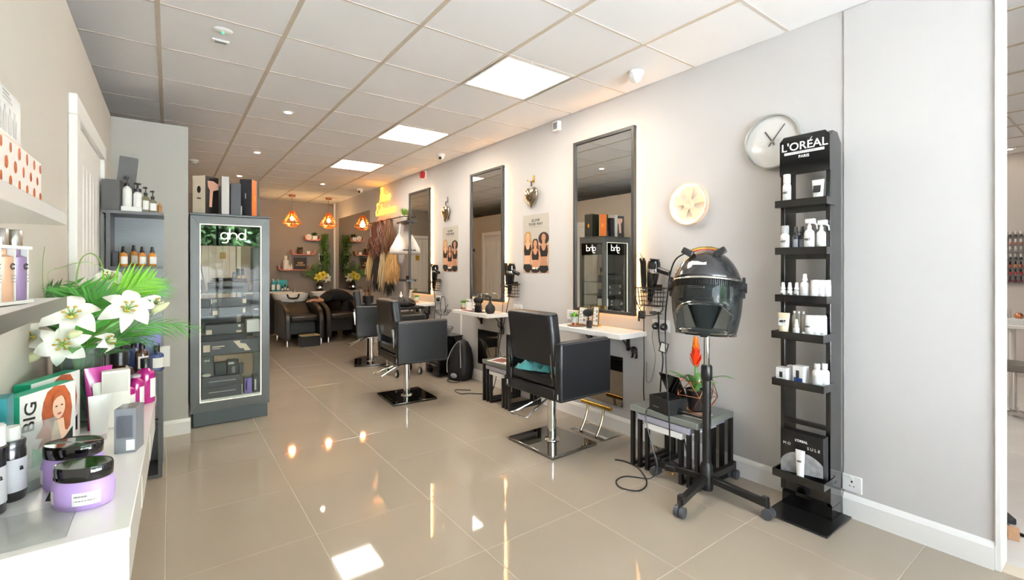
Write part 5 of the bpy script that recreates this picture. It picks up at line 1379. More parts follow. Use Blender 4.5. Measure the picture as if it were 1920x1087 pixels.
t = thing('tool_bag', 'slouched black bag lying on top of the trolley', 'bag', (2.30, 5.42, .8355), .2)
b = B(); n = 20; rows = []
for (r, z) in ((.05, 0), (.17, .003), (.19, .03), (.18, .065), (.13, .09), (.05, .105)):
    rows += [(r * .8 * math.cos(2 * PI * k / n) * (1 + .08 * math.sin(3 * k)), r * math.sin(2 * PI * k / n) * (1 + .10 * math.sin(2.3 * k + z * 30)), z + .012 * math.sin(k * 1.3) * (z > .04)) for k in range(n)]
b.add(rows, [(i * n + k, i * n + (k + 1) % n, (i + 1) * n + (k + 1) % n, (i + 1) * n + k) for i in range(5) for k in range(n)] + [tuple(range(n))[::-1], tuple(5 * n + k for k in range(n))])
b.obj('sack', mat('black_nylon', '#121214', .6, bump=.4, noise=.1), t, ang=80)
B().tube(spline([(-.05, -.12, .07), (-.08, -.19, .10), (-.02, -.24, .05), (.05, -.20, .04)], 5), .008, 6, flat=.4).obj('strap', mat('strap_tan', '#6b5640', .6), t)
t = thing('tool_holder', 'black tool cup with brown-handled brushes behind the middle chair', 'tool holder', (2.30, 6.62, 0), 0)
B().cyl((0, 0, .03), (0, 0, .72), .015).lathe([(.14, 0), (.14, .02), (.02, .035)], 20).obj('stand', black_metal, t)
B().lathe([(.05, .72), (.075, .74), (.075, .90), (.068, .90), (.066, .75), (.001, .745)], 18).obj('cup', black_plastic, t)
for k in range(4): B().cyl((.02 * math.cos(k * 1.6), .02 * math.sin(k * 1.6), .78), (.05 * math.cos(k * 1.6), .05 * math.sin(k * 1.6), 1.0 + .04 * (k % 2)), .009).obj('brush', mat('brush_wood', '#6a4428', .5), t)
t = thing('drawer_unit', 'low black drawer unit against the wall between stations', 'drawers', (2.72, 5.11, 0), 0)
B().box(-.16, -.17, .02, .16, .17, .47).obj('carcass', black_gloss, t, bevel=.004)
for k in range(3):
    dr = B().box(-.17, -.16, .04 + .14 * k, -.158, .16, .165 + .14 * k).obj('drawer_front', black_gloss, t, bevel=.003)
    B().box(-.178, -.12, .14 + .14 * k, -.168, .12, .15 + .14 * k).obj('handle', steel, dr)
B().box(-.17, -.175, .47, .165, .175, .485).obj('top', black_gloss, t)
t = thing('fruit_stand', 'two-tier black wire fruit stand on the low drawer unit', 'wire stand', (2.70, 5.10, .485), 0)
def wire_bowl(r, z, h):
    b = B(); n = 24
    for q in (0, .5, 1): b.tube([(r * (.55 + .45 * q) * math.cos(2 * PI * k / n), r * (.55 + .45 * q) * math.sin(2 * PI * k / n), z + h * q) for k in range(n)], .0028, 5, closed=True)
    for k in range(14):
        a = 2 * PI * k / 14; b.tube([(r * .55 * math.cos(a), r * .55 * math.sin(a), z), (r * .8 * math.cos(a), r * .8 * math.sin(a), z + h * .5), (r * math.cos(a), r * math.sin(a), z + h)], .002, 5)
    return b
wire_bowl(.13, .01, .08).obj('lower_bowl', black_metal, t)
wire_bowl(.10, .24, .06).obj('upper_bowl', black_metal, t)
B().tube([(0, .10, .05), (0, .07, .16), (0, .055, .24), (0, .05, .26)], .004, 6).tube(spline([(0, .07, .28), (0, .06, .40), (0, .03, .46), (0, -.03, .46), (0, -.06, .40), (0, -.07, .28)], 5), .005, 8).obj('handle', black_metal, t)
for k in range(6): tag(B().cyl((-.03, -.02, 0), (.03, .02, 0), .014, n=10).obj('hair_roller', mat('roller_pink_%d' % (k % 2), ('#c48a94', '#8f6f8f')[k % 2], .6), None, loc=(2.70 + .05 * math.cos(k * 1.05), 5.10 + .05 * math.sin(k * 1.05), .53 + .012 * (k % 2))), 'hair roller in the lower wire bowl, %s' % ('pink, nearest the wall', 'mauve, at the back left', 'pink, at the back right', 'mauve, farthest from the wall', 'pink, at the front left', 'mauve, at the front right')[k], 'hair roller', 'hair rollers in the lower wire bowl')
cord('comb_handle', 'thin rod sticking out of the upper wire bowl', [(2.70, 5.08, .75), (2.69, 4.99, .83), (2.69, 4.95, .87)], .004, steel, cat='rod')
t = thing('backpack', 'black backpack with a light zip leaning on the wall by the drawers', 'backpack', (2.75, 4.78, 0), .25)
b = B(); n = 22; rows = []
for (z, w, d) in ((.0, .10, .07), (.015, .145, .105), (.12, .155, .115), (.25, .145, .10), (.36, .115, .075), (.43, .07, .045), (.455, .02, .015)):
    for k in range(n):
        a = 2 * PI * k / n; ca, sa = math.cos(a), math.sin(a)
        rows.append((math.copysign(abs(ca) ** .7, ca) * d + z * .12, math.copysign(abs(sa) ** .7, sa) * w, z))
b.add(rows, [(i * n + k, i * n + (k + 1) % n, (i + 1) * n + (k + 1) % n, (i + 1) * n + k) for i in range(6) for k in range(n)] + [tuple(range(n))[::-1], tuple(6 * n + k for k in range(n))])
b.obj('sack', MATS['black_nylon'], t, ang=80)
B().tube(spline([(-.105, .10, .08), (-.10, .10, .22), (-.05, .05, .38), (-.0, 0, .44), (-.06, -.07, .36), (-.10, -.12, .16)], 5), .006, 6).obj('zip', mat('zip_grey', '#8a8a8a', .5), t)
B().tube(spline([(-.06, -.10, .02), (-.16, -.13, .01), (-.20, -.03, .008), (-.14, .05, .008)], 5), .010, 6, flat=.35).obj('strap', MATS['black_nylon'], t)
B().ball((-.115, -.02, .06), (.02, .05, .03), 12, 8).obj('mesh_pocket', mat('pocket_grey', '#7c7d80', .7), t)

# ================================================================== THINGS ON THE STATION SHELVES
def frame_stand(label, x, y, z, w, h, rz=0):
    t = thing('gold_frame', label, 'frame', (x, y, z), rz, 'gold price frames')
    M = Matrix.Rotation(math.radians(6), 4, 'Y')
    B().box(-.004, -w / 2, 0, .004, w / 2, .008, M).box(-.004, -w / 2, h - .008, .004, w / 2, h, M).box(-.004, -w / 2, .008, .004, -w / 2 + .008, h - .008, M).box(-.004, w / 2 - .008, .008, .004, w / 2, h - .008, M).obj('frame', gold, t, smooth=False)
    B().box(-.001, -w / 2 + .008, .008, .001, w / 2 - .008, h - .008, M).obj('card', paper, t, smooth=False)
    for k in range(3): B().box(-.0018, -w * .28, h * (.22 + .22 * k), -.0008, -w * .02, h * (.36 + .22 * k), M).obj('print', ink_grey, t, smooth=False)
    for k in range(4): B().box(-.0018, w * .14, h * (.25 + .16 * k), -.0008, w * .30, h * (.28 + .16 * k), M).obj('line', ink, t, smooth=False)
    B().box(.0, -w * .25, 0, .05, w * .25, .012).obj('foot', gold, t)
ZS = .8302
gs2 = 'succulents on the station shelves'
pale_pot = mat('sage_pot', '#cdd3c6', .5)
def succulent(label, x, y):
    t = pot(label, (x, y, ZS), .030, .075, pale_pot, mat('succulent', '#6fa63c', .5, noise=.2), .05, int(y * 100), 36, group=gs2, w=.016, spread=1.1)
    B().lathe([(.0225, .002), (.0250, .002), (.0265, .026), (.024, .026)], 18, ring=True).obj('base_band', copper, t)
succulent('succulent in a pale pot on the nearest station shelf', 2.70, 2.80)
succulent('succulent in a pale pot on the middle station shelf', 2.70, 4.60)
succulent('succulent in a pale pot on the farthest station shelf', 2.70, 5.85)
frame_stand('large gold frame with price card on the nearest shelf', 2.765, 2.775, ZS, .105, .155)
frame_stand('small gold frame behind the brush on the nearest shelf', 2.80, 2.665, ZS, .07, .165)
frame_stand('gold frame with price card on the middle shelf', 2.78, 4.52, ZS, .105, .155)
frame_stand('gold frame with price card on the farthest shelf', 2.79, 6.27, ZS, .105, .165)
tag(B().lathe([(.001, 0), (.08, 0), (.082, .004), (.001, .005)], 28).obj('coaster', mat('coaster_brown', '#6b4a3c', .35), loc=(2.71, 2.785, .8300)), 'round brown coaster under the nearest succulent', 'coaster')
def powder_brush(label, x, y):
    t = thing('neck_brush', label, 'brush', (x, y, ZS), 0)
    B().lathe([(.021, 0), (.022, .004), (.020, .012), (.022, .016), (.020, .028), (.022, .032), (.020, .044), (.022, .048), (.02, .058), (.012, .062)], 16).obj('handle', black_plastic, t)
    B().lathe([(.012, .062), (.013, .09), (.016, .095)], 14).obj('ferrule', chrome, t)
    B().ball((-.005, .010, .118), (.032, .05, .030), 16, 10).obj('bristles', mat('bristle', '#131211', .9, noise=.2, bump=1, bscale=300), t, ang=80)
powder_brush('black neck brush standing on the nearest shelf', 2.69, 2.625)
t = thing('mug', 'white mug on the middle station shelf', 'mug', (2.66, 4.42, ZS + .006), 0)
B().lathe([(.034, 0), (.038, .003), (.040, .09), (.036, .09), (.034, .008), (.001, .007)], 22).obj('body', ceramic, t)
B().tube(spline([(0, .038, .075), (0, .062, .065), (0, .064, .04), (0, .037, .02)], 5), .005, 8).obj('handle', ceramic, t)
tag(B().box(-.04, -.075, 0, .04, .075, .006).obj('red_notebook', mat('book_red', '#8d2f35', .5), loc=(2.66, 4.42, ZS), bevel=.001), 'thin red notebook under the mug', 'notebook')
t = thing('brush_set', 'set of black make-up brushes standing in a tray on the middle shelf', 'brush set', (2.67, 4.24, ZS), 0)
B().box(-.05, -.07, 0, .05, .07, .006).obj('tray', black_gloss, t)
for k in range(3):
    B().lathe([(.016, .006), (.018, .01), (.017, .07), (.009, .074), (.009, .10)], 14, Matrix.Translation((0, .045 - .042 * k, 0))).obj('handle', black_plastic, t)
    B().ball((0, .045 - .042 * k, .125), (.03, .032, .03), 12, 8).obj('bristles', MATS['bristle'], t, ang=80)
t = thing('round_vase', 'bulbous black vase with thin neck on the middle shelf', 'vase', (2.68, 4.03, ZS), 0)
B().lathe([(.03, 0), (.045, .012), (.054, .045), (.048, .075), (.022, .10), (.012, .125), (.013, .17), (.016, .178), (.001, .176)], 20).obj('body', black_matt, t)
t = thing('diffuser_arm', 'grey curved tool arm standing behind the black brushes', 'tool', (2.80, 4.25, ZS), 0)
B().tube(spline([(0, .14, 0), (0, .14, .16), (0, .12, .185), (0, 0, .185), (0, -.06, .15)], 5), .006, 8).lathe([(.03, 0), (.03, .006), (.006, .01)], 14, Matrix.Translation((0, .14, 0))).obj('arm', steel, t)
t = thing('smart_speaker', 'small black puck speaker at the left end of the middle shelf', 'speaker', (2.72, 4.645, ZS), 0)
B().lathe([(.022, 0), (.026, .004), (.026, .05), (.02, .06), (.001, .061)], 18).obj('body', black_matt, t)
bottle('small white spray bottle on the farthest shelf', (2.70, 6.38, ZS), .022, .09, mw, mw, 'mist', None)
# hanging gowns seen in the far mirror
t = thing('gown_hanger', 'black salon gowns with one red one hanging by the back door', 'gowns', (.28, 9.2, 0), 0)
for k, (m_, dy) in enumerate(((dark_cloth, 0), (mat('red_cloth', '#a5161e', .8), .10), (dark_cloth, .18))):
    b = B(); n = 16; rows = []
    for (z, w, d) in ((.75, .20, .07), (1.1, .19, .07), (1.4, .17, .06), (1.58, .14, .045), (1.66, .04, .02)):
        rows += [(-.02 + d * math.cos(2 * PI * q / n) * (1 + .3 * math.sin(3 * q)), dy + (w if k != 1 else w * .45) * math.sin(2 * PI * q / n), z) for q in range(n)]
    b.add(rows, [(i * n + q, i * n + (q + 1) % n, (i + 1) * n + (q + 1) % n, (i + 1) * n + q) for i in range(4) for q in range(n)] + [tuple(range(n))[::-1], tuple(4 * n + q for q in range(n))]).obj('gown', m_, t, ang=80)
B().box(-.156, -.2, 1.66, -.14, .35, 1.72).cyl((-.15, 0, 1.70), (-.02, 0, 1.68), .008).cyl((-.15, .18, 1.70), (-.02, .18, 1.68), .008).obj('peg_rail', black_metal, t)
# white panelled door on the inner wall, seen in the mirrors
d3 = struct(B().box(XP, 5.25, 0, XP + .02, 5.33, 2.06).box(XP, 6.15, 0, XP + .02, 6.23, 2.06).box(XP, 5.33, 1.98, XP + .02, 6.15, 2.06).obj('door_3', paint_white))
B().box(XP - .01, 5.33, .01, XP + .008, 6.15, 1.98).obj('door_leaf', paint_white, d3)
for k in range(6): B().box(XP, 5.36 + .127 * k, .2, XP + .014, 5.36 + .127 * k + .118, 1.85).obj('plank', paint_white, d3, bevel=.004)
d4 = struct(B().box(XP, 7.70, 0, XP + .02, 7.78, 2.06).box(XP, 8.60, 0, XP + .02, 8.68, 2.06).box(XP, 7.78, 1.98, XP + .02, 8.60, 2.06).obj('door_4', paint_white))
B().box(XP - .01, 7.78, .01, XP + .008, 8.60, 1.98).obj('door_leaf', paint_white, d4)
for k in range(6): B().box(XP, 7.81 + .127 * k, .2, XP + .014, 7.81 + .127 * k + .118, 1.85).obj('plank', paint_white, d4, bevel=.004)

# ================================================================== GHD CABINET
slate = mat('slate_panel', '#585b5b', .35, noise=.05, scale=8)
slate_d = mat('slate_plinth', '#4e555c', .3, noise=.08, scale=6, coat=.2)
GX0, GX1, GY0, GY1, GZ = .137, .713, 4.585, 5.06, 1.755
t = cab = thing('display_cabinet', 'tall slate-grey glazed ghd display cabinet beside the partition', 'cabinet', (.425, 4.82, 0), 0)
def G(*a): return (a[0] - .425, a[1] - 4.82, a[2], a[3] - .425, a[4] - 4.82, a[5])
B().box(*G(.157, 4.61, 0, .703, 5.04, .12)).obj('plinth', slate_d, t, bevel=.004)
B().box(*G(GX0, GY0, .12, GX1, GY1, .20)).obj('base', slate, t)
B().box(*G(GX0, GY0, 1.665, GX1, GY1, 1.735)).obj('crown', slate, t)
B().box(*G(GX0 - .004, GY0 - .008, 1.737, GX1 + .006, GY1, GZ)).obj('top_board', mat('slate_top', '#3f4244', .35), t, bevel=.003)
for (a, b_) in ((GX0, GY0), (GX1 - .066, GY0), (GX0, GY1 - .03), (GX1 - .066, GY1 - .03)):
    B().box(*G(a, b_, .20, a + .066, b_ + (.03 if b_ < 4.7 else .03), 1.665)).obj('corner_post', slate, t)
# mitred front frame, slightly proud
X0, X1, Z0, Z1, w = GX0 - .425, GX1 - .425, .125, 1.732, .064
Mf = on_front(0, 0, GY0 - 4.82)
for poly in ([(X0, Z0), (X1, Z0), (X1 - w, Z0 + w + .012), (X0 + w, Z0 + w + .012)], [(X1, Z0), (X1, Z1), (X1 - w, Z1 - w), (X1 - w, Z0 + w + .012)], [(X1, Z1), (X0, Z1), (X0 + w, Z1 - w), (X1 - w, Z1 - w)], [(X0, Z1), (X0, Z0), (X0 + w, Z0 + w + .012), (X0 + w, Z1 - w)]):
    B().prism(poly, 0, .012, Mf).obj('front_frame', slate, t, bevel=.0015, seg=1)
a, b_, c_, d_ = X0 + w, X1 - w, Z0 + w + .012, Z1 - w
B().prism([(a, c_), (a + .007, c_), (a + .007, d_), (a, d_)], .0, .013, Mf).prism([(b_ - .007, c_), (b_, c_), (b_, d_), (b_ - .007, d_)], 0, .013, Mf).prism([(a + .007, d_ - .007), (b_ - .007, d_ - .007), (b_ - .007, d_), (a + .007, d_)], 0, .013, Mf).prism([(a + .007, c_), (b_ - .007, c_), (b_ - .007, c_ + .004), (a + .007, c_ + .004)], 0, .013, Mf).obj('white_bead', mat('bead_white', '#f3efe6', .4, es=.35, ecol='#fff2dc'), t, smooth=False)
hdm = mat('header_mirror', '#4a4e50', .02, metal=1, noise=0)
B().box(*G(.208, 4.60, 1.49, .642, 4.606, 1.66)).obj('header_panel', hdm, t)
ghdm = mat('header_letters', '#fffaf0', .4, es=1.2, ecol='#fff6e4', noise=0)
def ghd(M, par, s=1.0):
    """lower-case ghd made of rings and stems"""
    r, w_ = .026 * s, .0075 * s
    def ring(cx, a0=0, a1=2 * PI):
        n = 28; pts = [(cx + r * math.cos(a0 + (a1 - a0) * k / n), r * math.sin(a0 + (a1 - a0) * k / n), .001) for k in range(n + (0 if a1 - a0 > 6.2 else 1))]
        return B().tube(pts, w_ / 2, 6, closed=a1 - a0 > 6.2, flat=.4)
    ring(-.064 * s).bar((-.038 * s, .028 * s, .001), (-.038 * s, -.040 * s, .001), w_, .003).tube([(-.064 * s + r * math.cos(q), -.040 * s + r * .7 * math.sin(q), .001) for q in [-.05 - PI * .7 * k / 10 for k in range(11)]], w_ / 2, 6, flat=.4).obj('letter_g', ghdm, par, M=M)
    ring(0, 0, PI).bar((-.026 * s, .062 * s, .001), (-.026 * s, -.028 * s, .001), w_, .003).bar((.026 * s, 0, .001), (.026 * s, -.028 * s, .001), w_, .003).obj('letter_h', ghdm, par, M=M)
    ring(.064 * s).bar((.090 * s, .062 * s, .001), (.090 * s, -.028 * s, .001), w_, .003).obj('letter_d', ghdm, par, M=M)
ghd(on_front(.44 - .425, 1.575, 4.598 - 4.82), cab)
B().box(*G(.208, 4.602, .205, .642, 4.606, 1.488)).obj('front_pane', clear('cabinet_glass', '#fbfdfc', .99, gloss=.22), t)
B().box(*G(.205, GY1 - .018, .205, .645, GY1 - .014, 1.66)).obj('back_pane', MATS['cabinet_glass'], t)
B().box(*G(GX1 - .012, 4.62, .205, GX1 - .008, GY1 - .035, 1.49)).obj('side_pane', MATS['cabinet_glass'], t)
B().box(*G(GX1 - .014, 4.62, 1.49, GX1 - .006, GY1 - .035, 1.66)).obj('side_header', hdm, t)
ghd(fr((GX1 - .005 - .425, 4.83 - 4.82, 1.575), (0, 1, 0), (0, 0, 1)), cab)
B().box(*G(GX0 + .002, 4.62, .205, GX0 + .012, GY1 - .03, 1.66)).obj('side_panel', slate, t)
B().box(*G(.205, 4.608, .20, .645, GY1 - .035, .215)).obj('floor_panel', plastic_white, t)
for z in (1.095, .905, .745, .575): B().box(*G(.15, 4.612, z - .008, .70, GY1 - .035, z)).obj('glass_shelf', clear('shelf_glass', '#e9f1ed', .94, gloss=.35), t)
# boxes inside
gg = 'styling tool boxes inside the display cabinet'
dk = mat('box_charcoal', '#48484e', .45, noise=.03); dk2 = mat('box_black', '#232326', .5); pk = mat('box_blush', '#e6d3bf', .5)
def gb_(label, x0, x1, z0, h, m=dk, y=4.63, d=.12, prints=(), texts=(), rz=0):
    return carton(label, ((x0 + x1) / 2, y + d / 2, z0), x1 - x0, d, h, m, rz, gg, prints, texts)
gb_('grey box with a styler picture on the top glass shelf', .265, .555, 1.0955, .085, prints=[('f', .04, .30, .88, .72, dk2), ('f', .06, .38, .86, .64, mat('styler_print', '#8d8d96', .4))])
t = thing('display_styler', 'black flat iron lying on the grey picture box', 'flat iron', (.41, 4.69, 1.1815), 0)
B().tube([(-.13, 0, .012), (-.10, 0, .014), (.05, 0, .014), (.13, 0, .012)], [.008, .014, .015, .012], 10, flat=.7).obj('lower_arm', black_gloss, t)
B().tube([(-.12, 0, .030), (-.09, 0, .031), (.05, 0, .029), (.14, 0, .020)], [.008, .013, .014, .010], 10, flat=.7).obj('upper_arm', black_gloss, t)
carton('slim dark box leaning at the left of the top glass shelf', (.237, 4.69, 1.0955), .03, .11, .25, dk, 0, gg, [('f', .3, .45, .7, .85, mat('box_line', '#a9a59c', .5))], tilt=math.radians(-9))
for k in range(3): bottle('little black bottle with pale band, %s of three on the top glass shelf' % ('leftmost', 'middle', 'rightmost')[k], (.465 + .032 * k, 4.80, 1.0955), .014, .17 + .03 * (k > 0), black_gloss, black_plastic, 'none', mat('bottle_band', '#cfa26f', .4), gg, face=(0, -1), neck=.9)
gb_('small charcoal box at the right of the top glass shelf', .595, .645, 1.0955, .10)
gb_('upper long charcoal box on the second glass shelf', .275, .545, .9755, .072, prints=[('f', .88, .35, .98, .85, pk), ('f', .03, .4, .06, .9, pk), ('f', .09, .5, .12, .9, pk), ('f', .14, .6, .17, .9, pk)])
gb_('lower long charcoal box on the second glass shelf', .29, .54, .9055, .068, prints=[('f', .02, .08, .16, .6, pk), ('f', .90, .2, .97, .75, pk)])
gb_('upper dark cube at the left of the second glass shelf', .21, .272, .9765, .07, dk2)
gb_('lower dark cube at the left of the second glass shelf', .205, .278, .9055, .07, dk2)
gb_('grey box at the right of the second glass shelf', .58, .64, .9055, .085, prints=[('f', .3, .4, .9, .5, pk)])
gb_('long charcoal box on the third glass shelf', .245, .52, .7455, .082, prints=[('f', .01, .05, .16, .5, pk), ('f', .85, .65, .92, .9, paper), ('f', .8, .1, .95, .3, pk)])
gb_('white box at the right of the third glass shelf', .545, .645, .7455, .105, paper, y=4.64)
gb_('flat black tray box at the back of the third glass shelf', .21, .48, .7455, .14, dk2, y=4.80)
gb_('wide charcoal box with blush zigzag on the lowest glass shelf', .206, .638, .5755, .115, prints=[('f', .05, .25, .16, .75, pk), ('f', .20, .55, .40, .63, pk), ('f', .20, .42, .33, .48, pk)])
c = [o for o in bpy.data.objects if o.get('label', '').startswith('wide charcoal box')][0]
flat('zigzag_print', [(.235, .105), (.29, .105), (.285, .085), (.33, .075), (.37, .015), (.325, .015), (.315, .035), (.285, .04)], pk, c, fr((-.216, -.06, 0), (1, 0, 0), (0, 0, 1)))
gb_('flat black box lying behind the wide zigzag box', .21, .55, .6915 - .0, .04, dk2, y=4.66, d=.10)
gb_('upper long box of the stack at the cabinet bottom', .215, .505, .3065, .085, prints=[('f', .18, .5, .85, .56, mgrey)])
gb_('lower long box of the stack at the cabinet bottom', .215, .505, .2155, .09, prints=[('f', .18, .5, .85, .56, mgrey)])
gb_('tall charcoal ghd helios box on the bottom stack', .212, .305, .392, .17, y=4.66, d=.07, texts=[('f', 'ghd', .45, .80, .028, paper, .0006)])
gb_('tall black box with dryer picture on the bottom stack', .40, .485, .392, .125, dk2, y=4.65, d=.08, prints=[('f', .1, .7, .6, .85, mgrey), ('f', .4, .1, .7, .55, ink_grey)])
gb_('small grey carton at the back of the bottom stack', .49, .52, .392, .09, dk, y=4.66, d=.05)
gb_('stack of black boxes behind the charcoal helios box', .31, .395, .392, .11, dk2, y=4.68, d=.06)
t = thing('silver_brush', 'pale oval brush lying on the bottom box stack', 'brush', (.252, 4.645, .3925), 0)
B().ball((0, 0, .016), (.035, .014, .016), 14, 8).obj('body', mat('pearl', '#c8c6ba', .3), t)
gb_('purple box at the cabinet bottom', .525, .585, .2155, .135, dk2, prints=[('f', .04, .03, .96, .97, mat('purple_print', '#7b66b5', .4)), ('f', .15, .15, .35, .85, mat('purple_pale', '#b0a6d6', .4))])
gb_('dark grey box at the right of the cabinet bottom', .593, .640, .2155, .145, prints=[('f', .2, .15, .5, .8, mgrey)])
# boxes on top of the cabinet
gtop = 'boxes standing on the display cabinet'
c = carton('cream and black hair dryer box standing on the cabinet', (.25, 4.70, GZ + .0005), .12, .14, .315, mat('dryer_box_black', '#191616', .35), math.radians(-46), gtop)
Mc = fr((-.06, -.07, 0), (1, 0, 0), (0, 0, 1))
rect('print', 0, 0, .12, .315, mat('cream_print', '#e3d8c5', .5), c, Mc)
flat('emblem_print', ell(.06, .20, .018, .03), ink, c, Mc, .0012)
flat('emblem_bar', [(.04, .125), (.08, .12), (.08, .13), (.045, .135)], ink, c, Mc, .0012)
pinkm = mat('rose_print', '#d3a48c', .35)
Mr = fr((.06, -.07, 0), (0, 1, 0), (0, 0, 1)) @ Matrix.Scale(.9, 4, (1, 0, 0))
flat('dryer_print', [(.025, .275), (.09, .28), (.15, .262), (.152, .215), (.10, .20), (.088, .195), (.075, .06), (.045, .06), (.052, .20), (.03, .225)], pinkm, c, Mr)
carton('slim pale grey box on the cabinet', (.385, 4.68, GZ + .0005), .055, .10, .325, mat('pale_box', '#c9c6c2', .5), 0, gtop)
carton('narrow dark brown box on the cabinet behind the dryer box', (.345, 4.80, GZ + .0005), .05, .08, .26, mat('brown_box', '#3a2a24', .5), 0, gtop)
carton('shorter black box on the cabinet', (.462, 4.69, GZ + .0005), .075, .11, .275, dk2, 0, gtop)
c = carton('tall black box with an orange side on the cabinet', (.565, 4.71, GZ + .0005), .10, .10, .325, mat('tall_black', '#242427', .4), math.radians(-30), gtop, [('f', .04, .02, .2, .28, paper), ('f', .45, .48, .52, .62, mgrey)])
rect('print', 0, 0, .10, .325, mat('orange_print', '#c5651c', .45), c, fr((.05, -.05, 0), (0, 1, 0), (0, 0, 1)))
rect('badge', .045, .14, .07, .19, mat('badge_orange', '#f08a20', .4), c, fr((.05, -.05, 0), (0, 1, 0), (0, 0, 1)), .001)
carton('dark green square box with gold badge behind on the cabinet', (.60, 4.92, GZ + .0005), .14, .16, .34, mat('green_black', '#25281f', .5), 0, gtop, [('r', .4, .42, .6, .58, gold)])

# ================================================================== BLACK SHELF UNIT IN THE LEFT CORNER
ash = mat('black_ash', '#4c4d4f', .4, noise=.18, scale=14, stretch=(1, 1, 18))
ash_back = mat('ash_back', '#8c9096', .35, noise=.12, scale=10, stretch=(1, 1, 24))
t = thing('shelf_unit', 'tall dark ash shelf unit in the left corner behind the counter', 'shelf unit', (-.17, 3.65, 0), 0)
B().box(-.132, .0, 0, -.112, .30, 1.635).obj('side_panel', ash, t)
B().box(.115, .0, 0, .135, .30, .66).obj('side_panel', ash, t)
B().box(-.112, .288, .0, .14, .298, 1.635).obj('back_panel', ash_back, t)
B().box(-.15, -.01, 1.635, .143, .30, 1.652).obj('top_board', ash, t)
for z in (1.318, .665, .36, .02): B().box(-.112, .002, z - .015, .115 if z < .6 else .135, .288, z).obj('shelf', ash, t)
B().box(-.112, .0, .37, .115, .015, .645).obj('drawer_front', ash, t, bevel=.002)
gu = 'products on the dark shelf unit'
dbx = mat('dark_gift_box', '#4b4a49', .5, noise=.04)
carton('upright dark gift box at the left of the unit top', (-.275, 3.70, 1.6525), .085, .085, .185, dbx, -.15, gu)
carton('tilted dark gift box leaning on top at the back of the unit', (-.235, 3.83, 1.6525), .09, .06, .355, dbx, 0, gu, tilt=math.radians(5))
tag(B().box(-.05, -.035, 0, .05, .035, .03).obj('white_tray', plastic_white, None, loc=(-.185, 3.70, 1.6525), bevel=.002), 'small white tray under two pump bottles on the shelf unit', 'tray')
bottle('taller white pump bottle on the small tray', (-.208, 3.70, 1.683), .025, .125, mw, black_plastic, 'pump', paper, gu, face=(.3, -1))
bottle('shorter white pump bottle on the small tray', (-.157, 3.70, 1.683), .021, .095, mw, black_plastic, 'pump', paper, gu, capr=.022, face=(.3, -1))
cl = clear('pale_oil', '#d9d6c4', .75, body='#b8b39a')
for k in range(2): bottle('clear pump bottle, %s on the unit top' % ('left one', 'right one')[k], (-.118 + .035 * k, 3.70, 1.6525), .020, .105 - .02 * k, cl, black_plastic, 'pump', paper, gu, face=(.3, -1))
bottle('tiny amber bottle at the right end of the unit top', (-.048, 3.70, 1.6525), .011, .055, mat('amber_dark', '#8a5a28', .25), mat('gold_cap', '#a98a4a', .3), 'cyl', None, gu)
amber = mat('amber_oil', '#b8742a', .15, coat=.5)
for k, (x, y) in enumerate(((-.225, 3.70), (-.18, 3.80), (-.135, 3.70), (-.085, 3.70))):
    bottle('amber spray bottle with white label, number %s from the left on the unit' % ('one', 'two', 'three', 'four')[k], (x, y, 1.3185), .021, .085 + .012 * (k == 1), amber, black_plastic, 'mist', paper, gu, capr=.013, face=(.4, -1))
carton('dark little box left of the amber bottles', (-.262, 3.72, 1.3185), .03, .05, .09, dk2, 0, gu)
navy = mat('blue_bottle', '#3c4a78', .2, coat=.4); brownb = mat('brown_bottle', '#4a3020', .2, coat=.4); violet = mat('violet_carton', '#8f8fd0', .5)
bottle('blue bottle with white label at the right of the unit', (-.062, 3.69, .6655), .036, .115, navy, black_plastic, 'cyl', paper, gu, capr=.016, face=(.4, -1))
bottle('brown bottle beside the blue one on the unit', (-.135, 3.70, .6655), .034, .14, brownb, black_plastic, 'cyl', paper, gu, capr=.016, face=(.4, -1))
for k in range(2): bottle('dark blue bottle, %s at the left of the unit shelf' % ('front one', 'rear one')[k], (-.225 + .045 * k, 3.70 + .09 * k, .6655), .034, .14, navy, black_plastic, 'cyl', None, gu, capr=.016)
carton('violet carton standing at the back of the unit shelf', (-.11, 3.87, .6655), .13, .04, .205, violet, 0, gu)
carton('white carton behind the blue bottle', (-.03, 3.80, .6655), .07, .05, .13, paper, 0, gu)
# ================================================================== WHITE COUNTER ON THE LEFT
CT = .79
t = thing('wall_counter', 'long white gloss counter along the left wall, crowded with hair products', 'counter', (-.20, 1.80, 0), 0)
top = [(-.345, 1.215), (-.063, 1.215), (-.042, 2.396), (-.345, 2.396)]
B().prism([(x + .20, y - 1.80) for x, y in top], CT - .022, CT).obj('worktop', gloss_white, t, bevel=.002)
B().prism([(x + .20, y - 1.80) for x, y in ((-.345, 1.220), (-.068, 1.220), (-.047, 2.390), (-.345, 2.390))], CT - .135, CT - .022).obj('apron', gloss_white, t, bevel=.002)
B().prism([(x + .20, y - 1.80) for x, y in ((-.345, 1.235), (-.25, 1.235), (-.25, 2.37), (-.345, 2.37))], .0, CT - .135).obj('support', paint_white, t)
for k in range(3):
    dr = B().prism([(x + .20, y - 1.80) for x, y in ((-.068 + .007 * k, 1.23 + .385 * k), (-.0655 + .007 * k, 1.23 + .385 * k), (-.0595 + .007 * k, 1.605 + .385 * k), (-.062 + .007 * k, 1.605 + .385 * k))], CT - .130, CT - .026).obj('drawer_front', gloss_white, t)

def at(px, py, z):
    """point on the horizontal plane z seen at pixel px, py of the 1920 x 1087 frame"""
    u, v = (px - CX) / F, -(py - HY) / F
    k = (z - CAMZ) / v
    return ((CS * u + SN) * k, (-SN * u + CS) * k, z)
gc = 'hair products on the white counter'
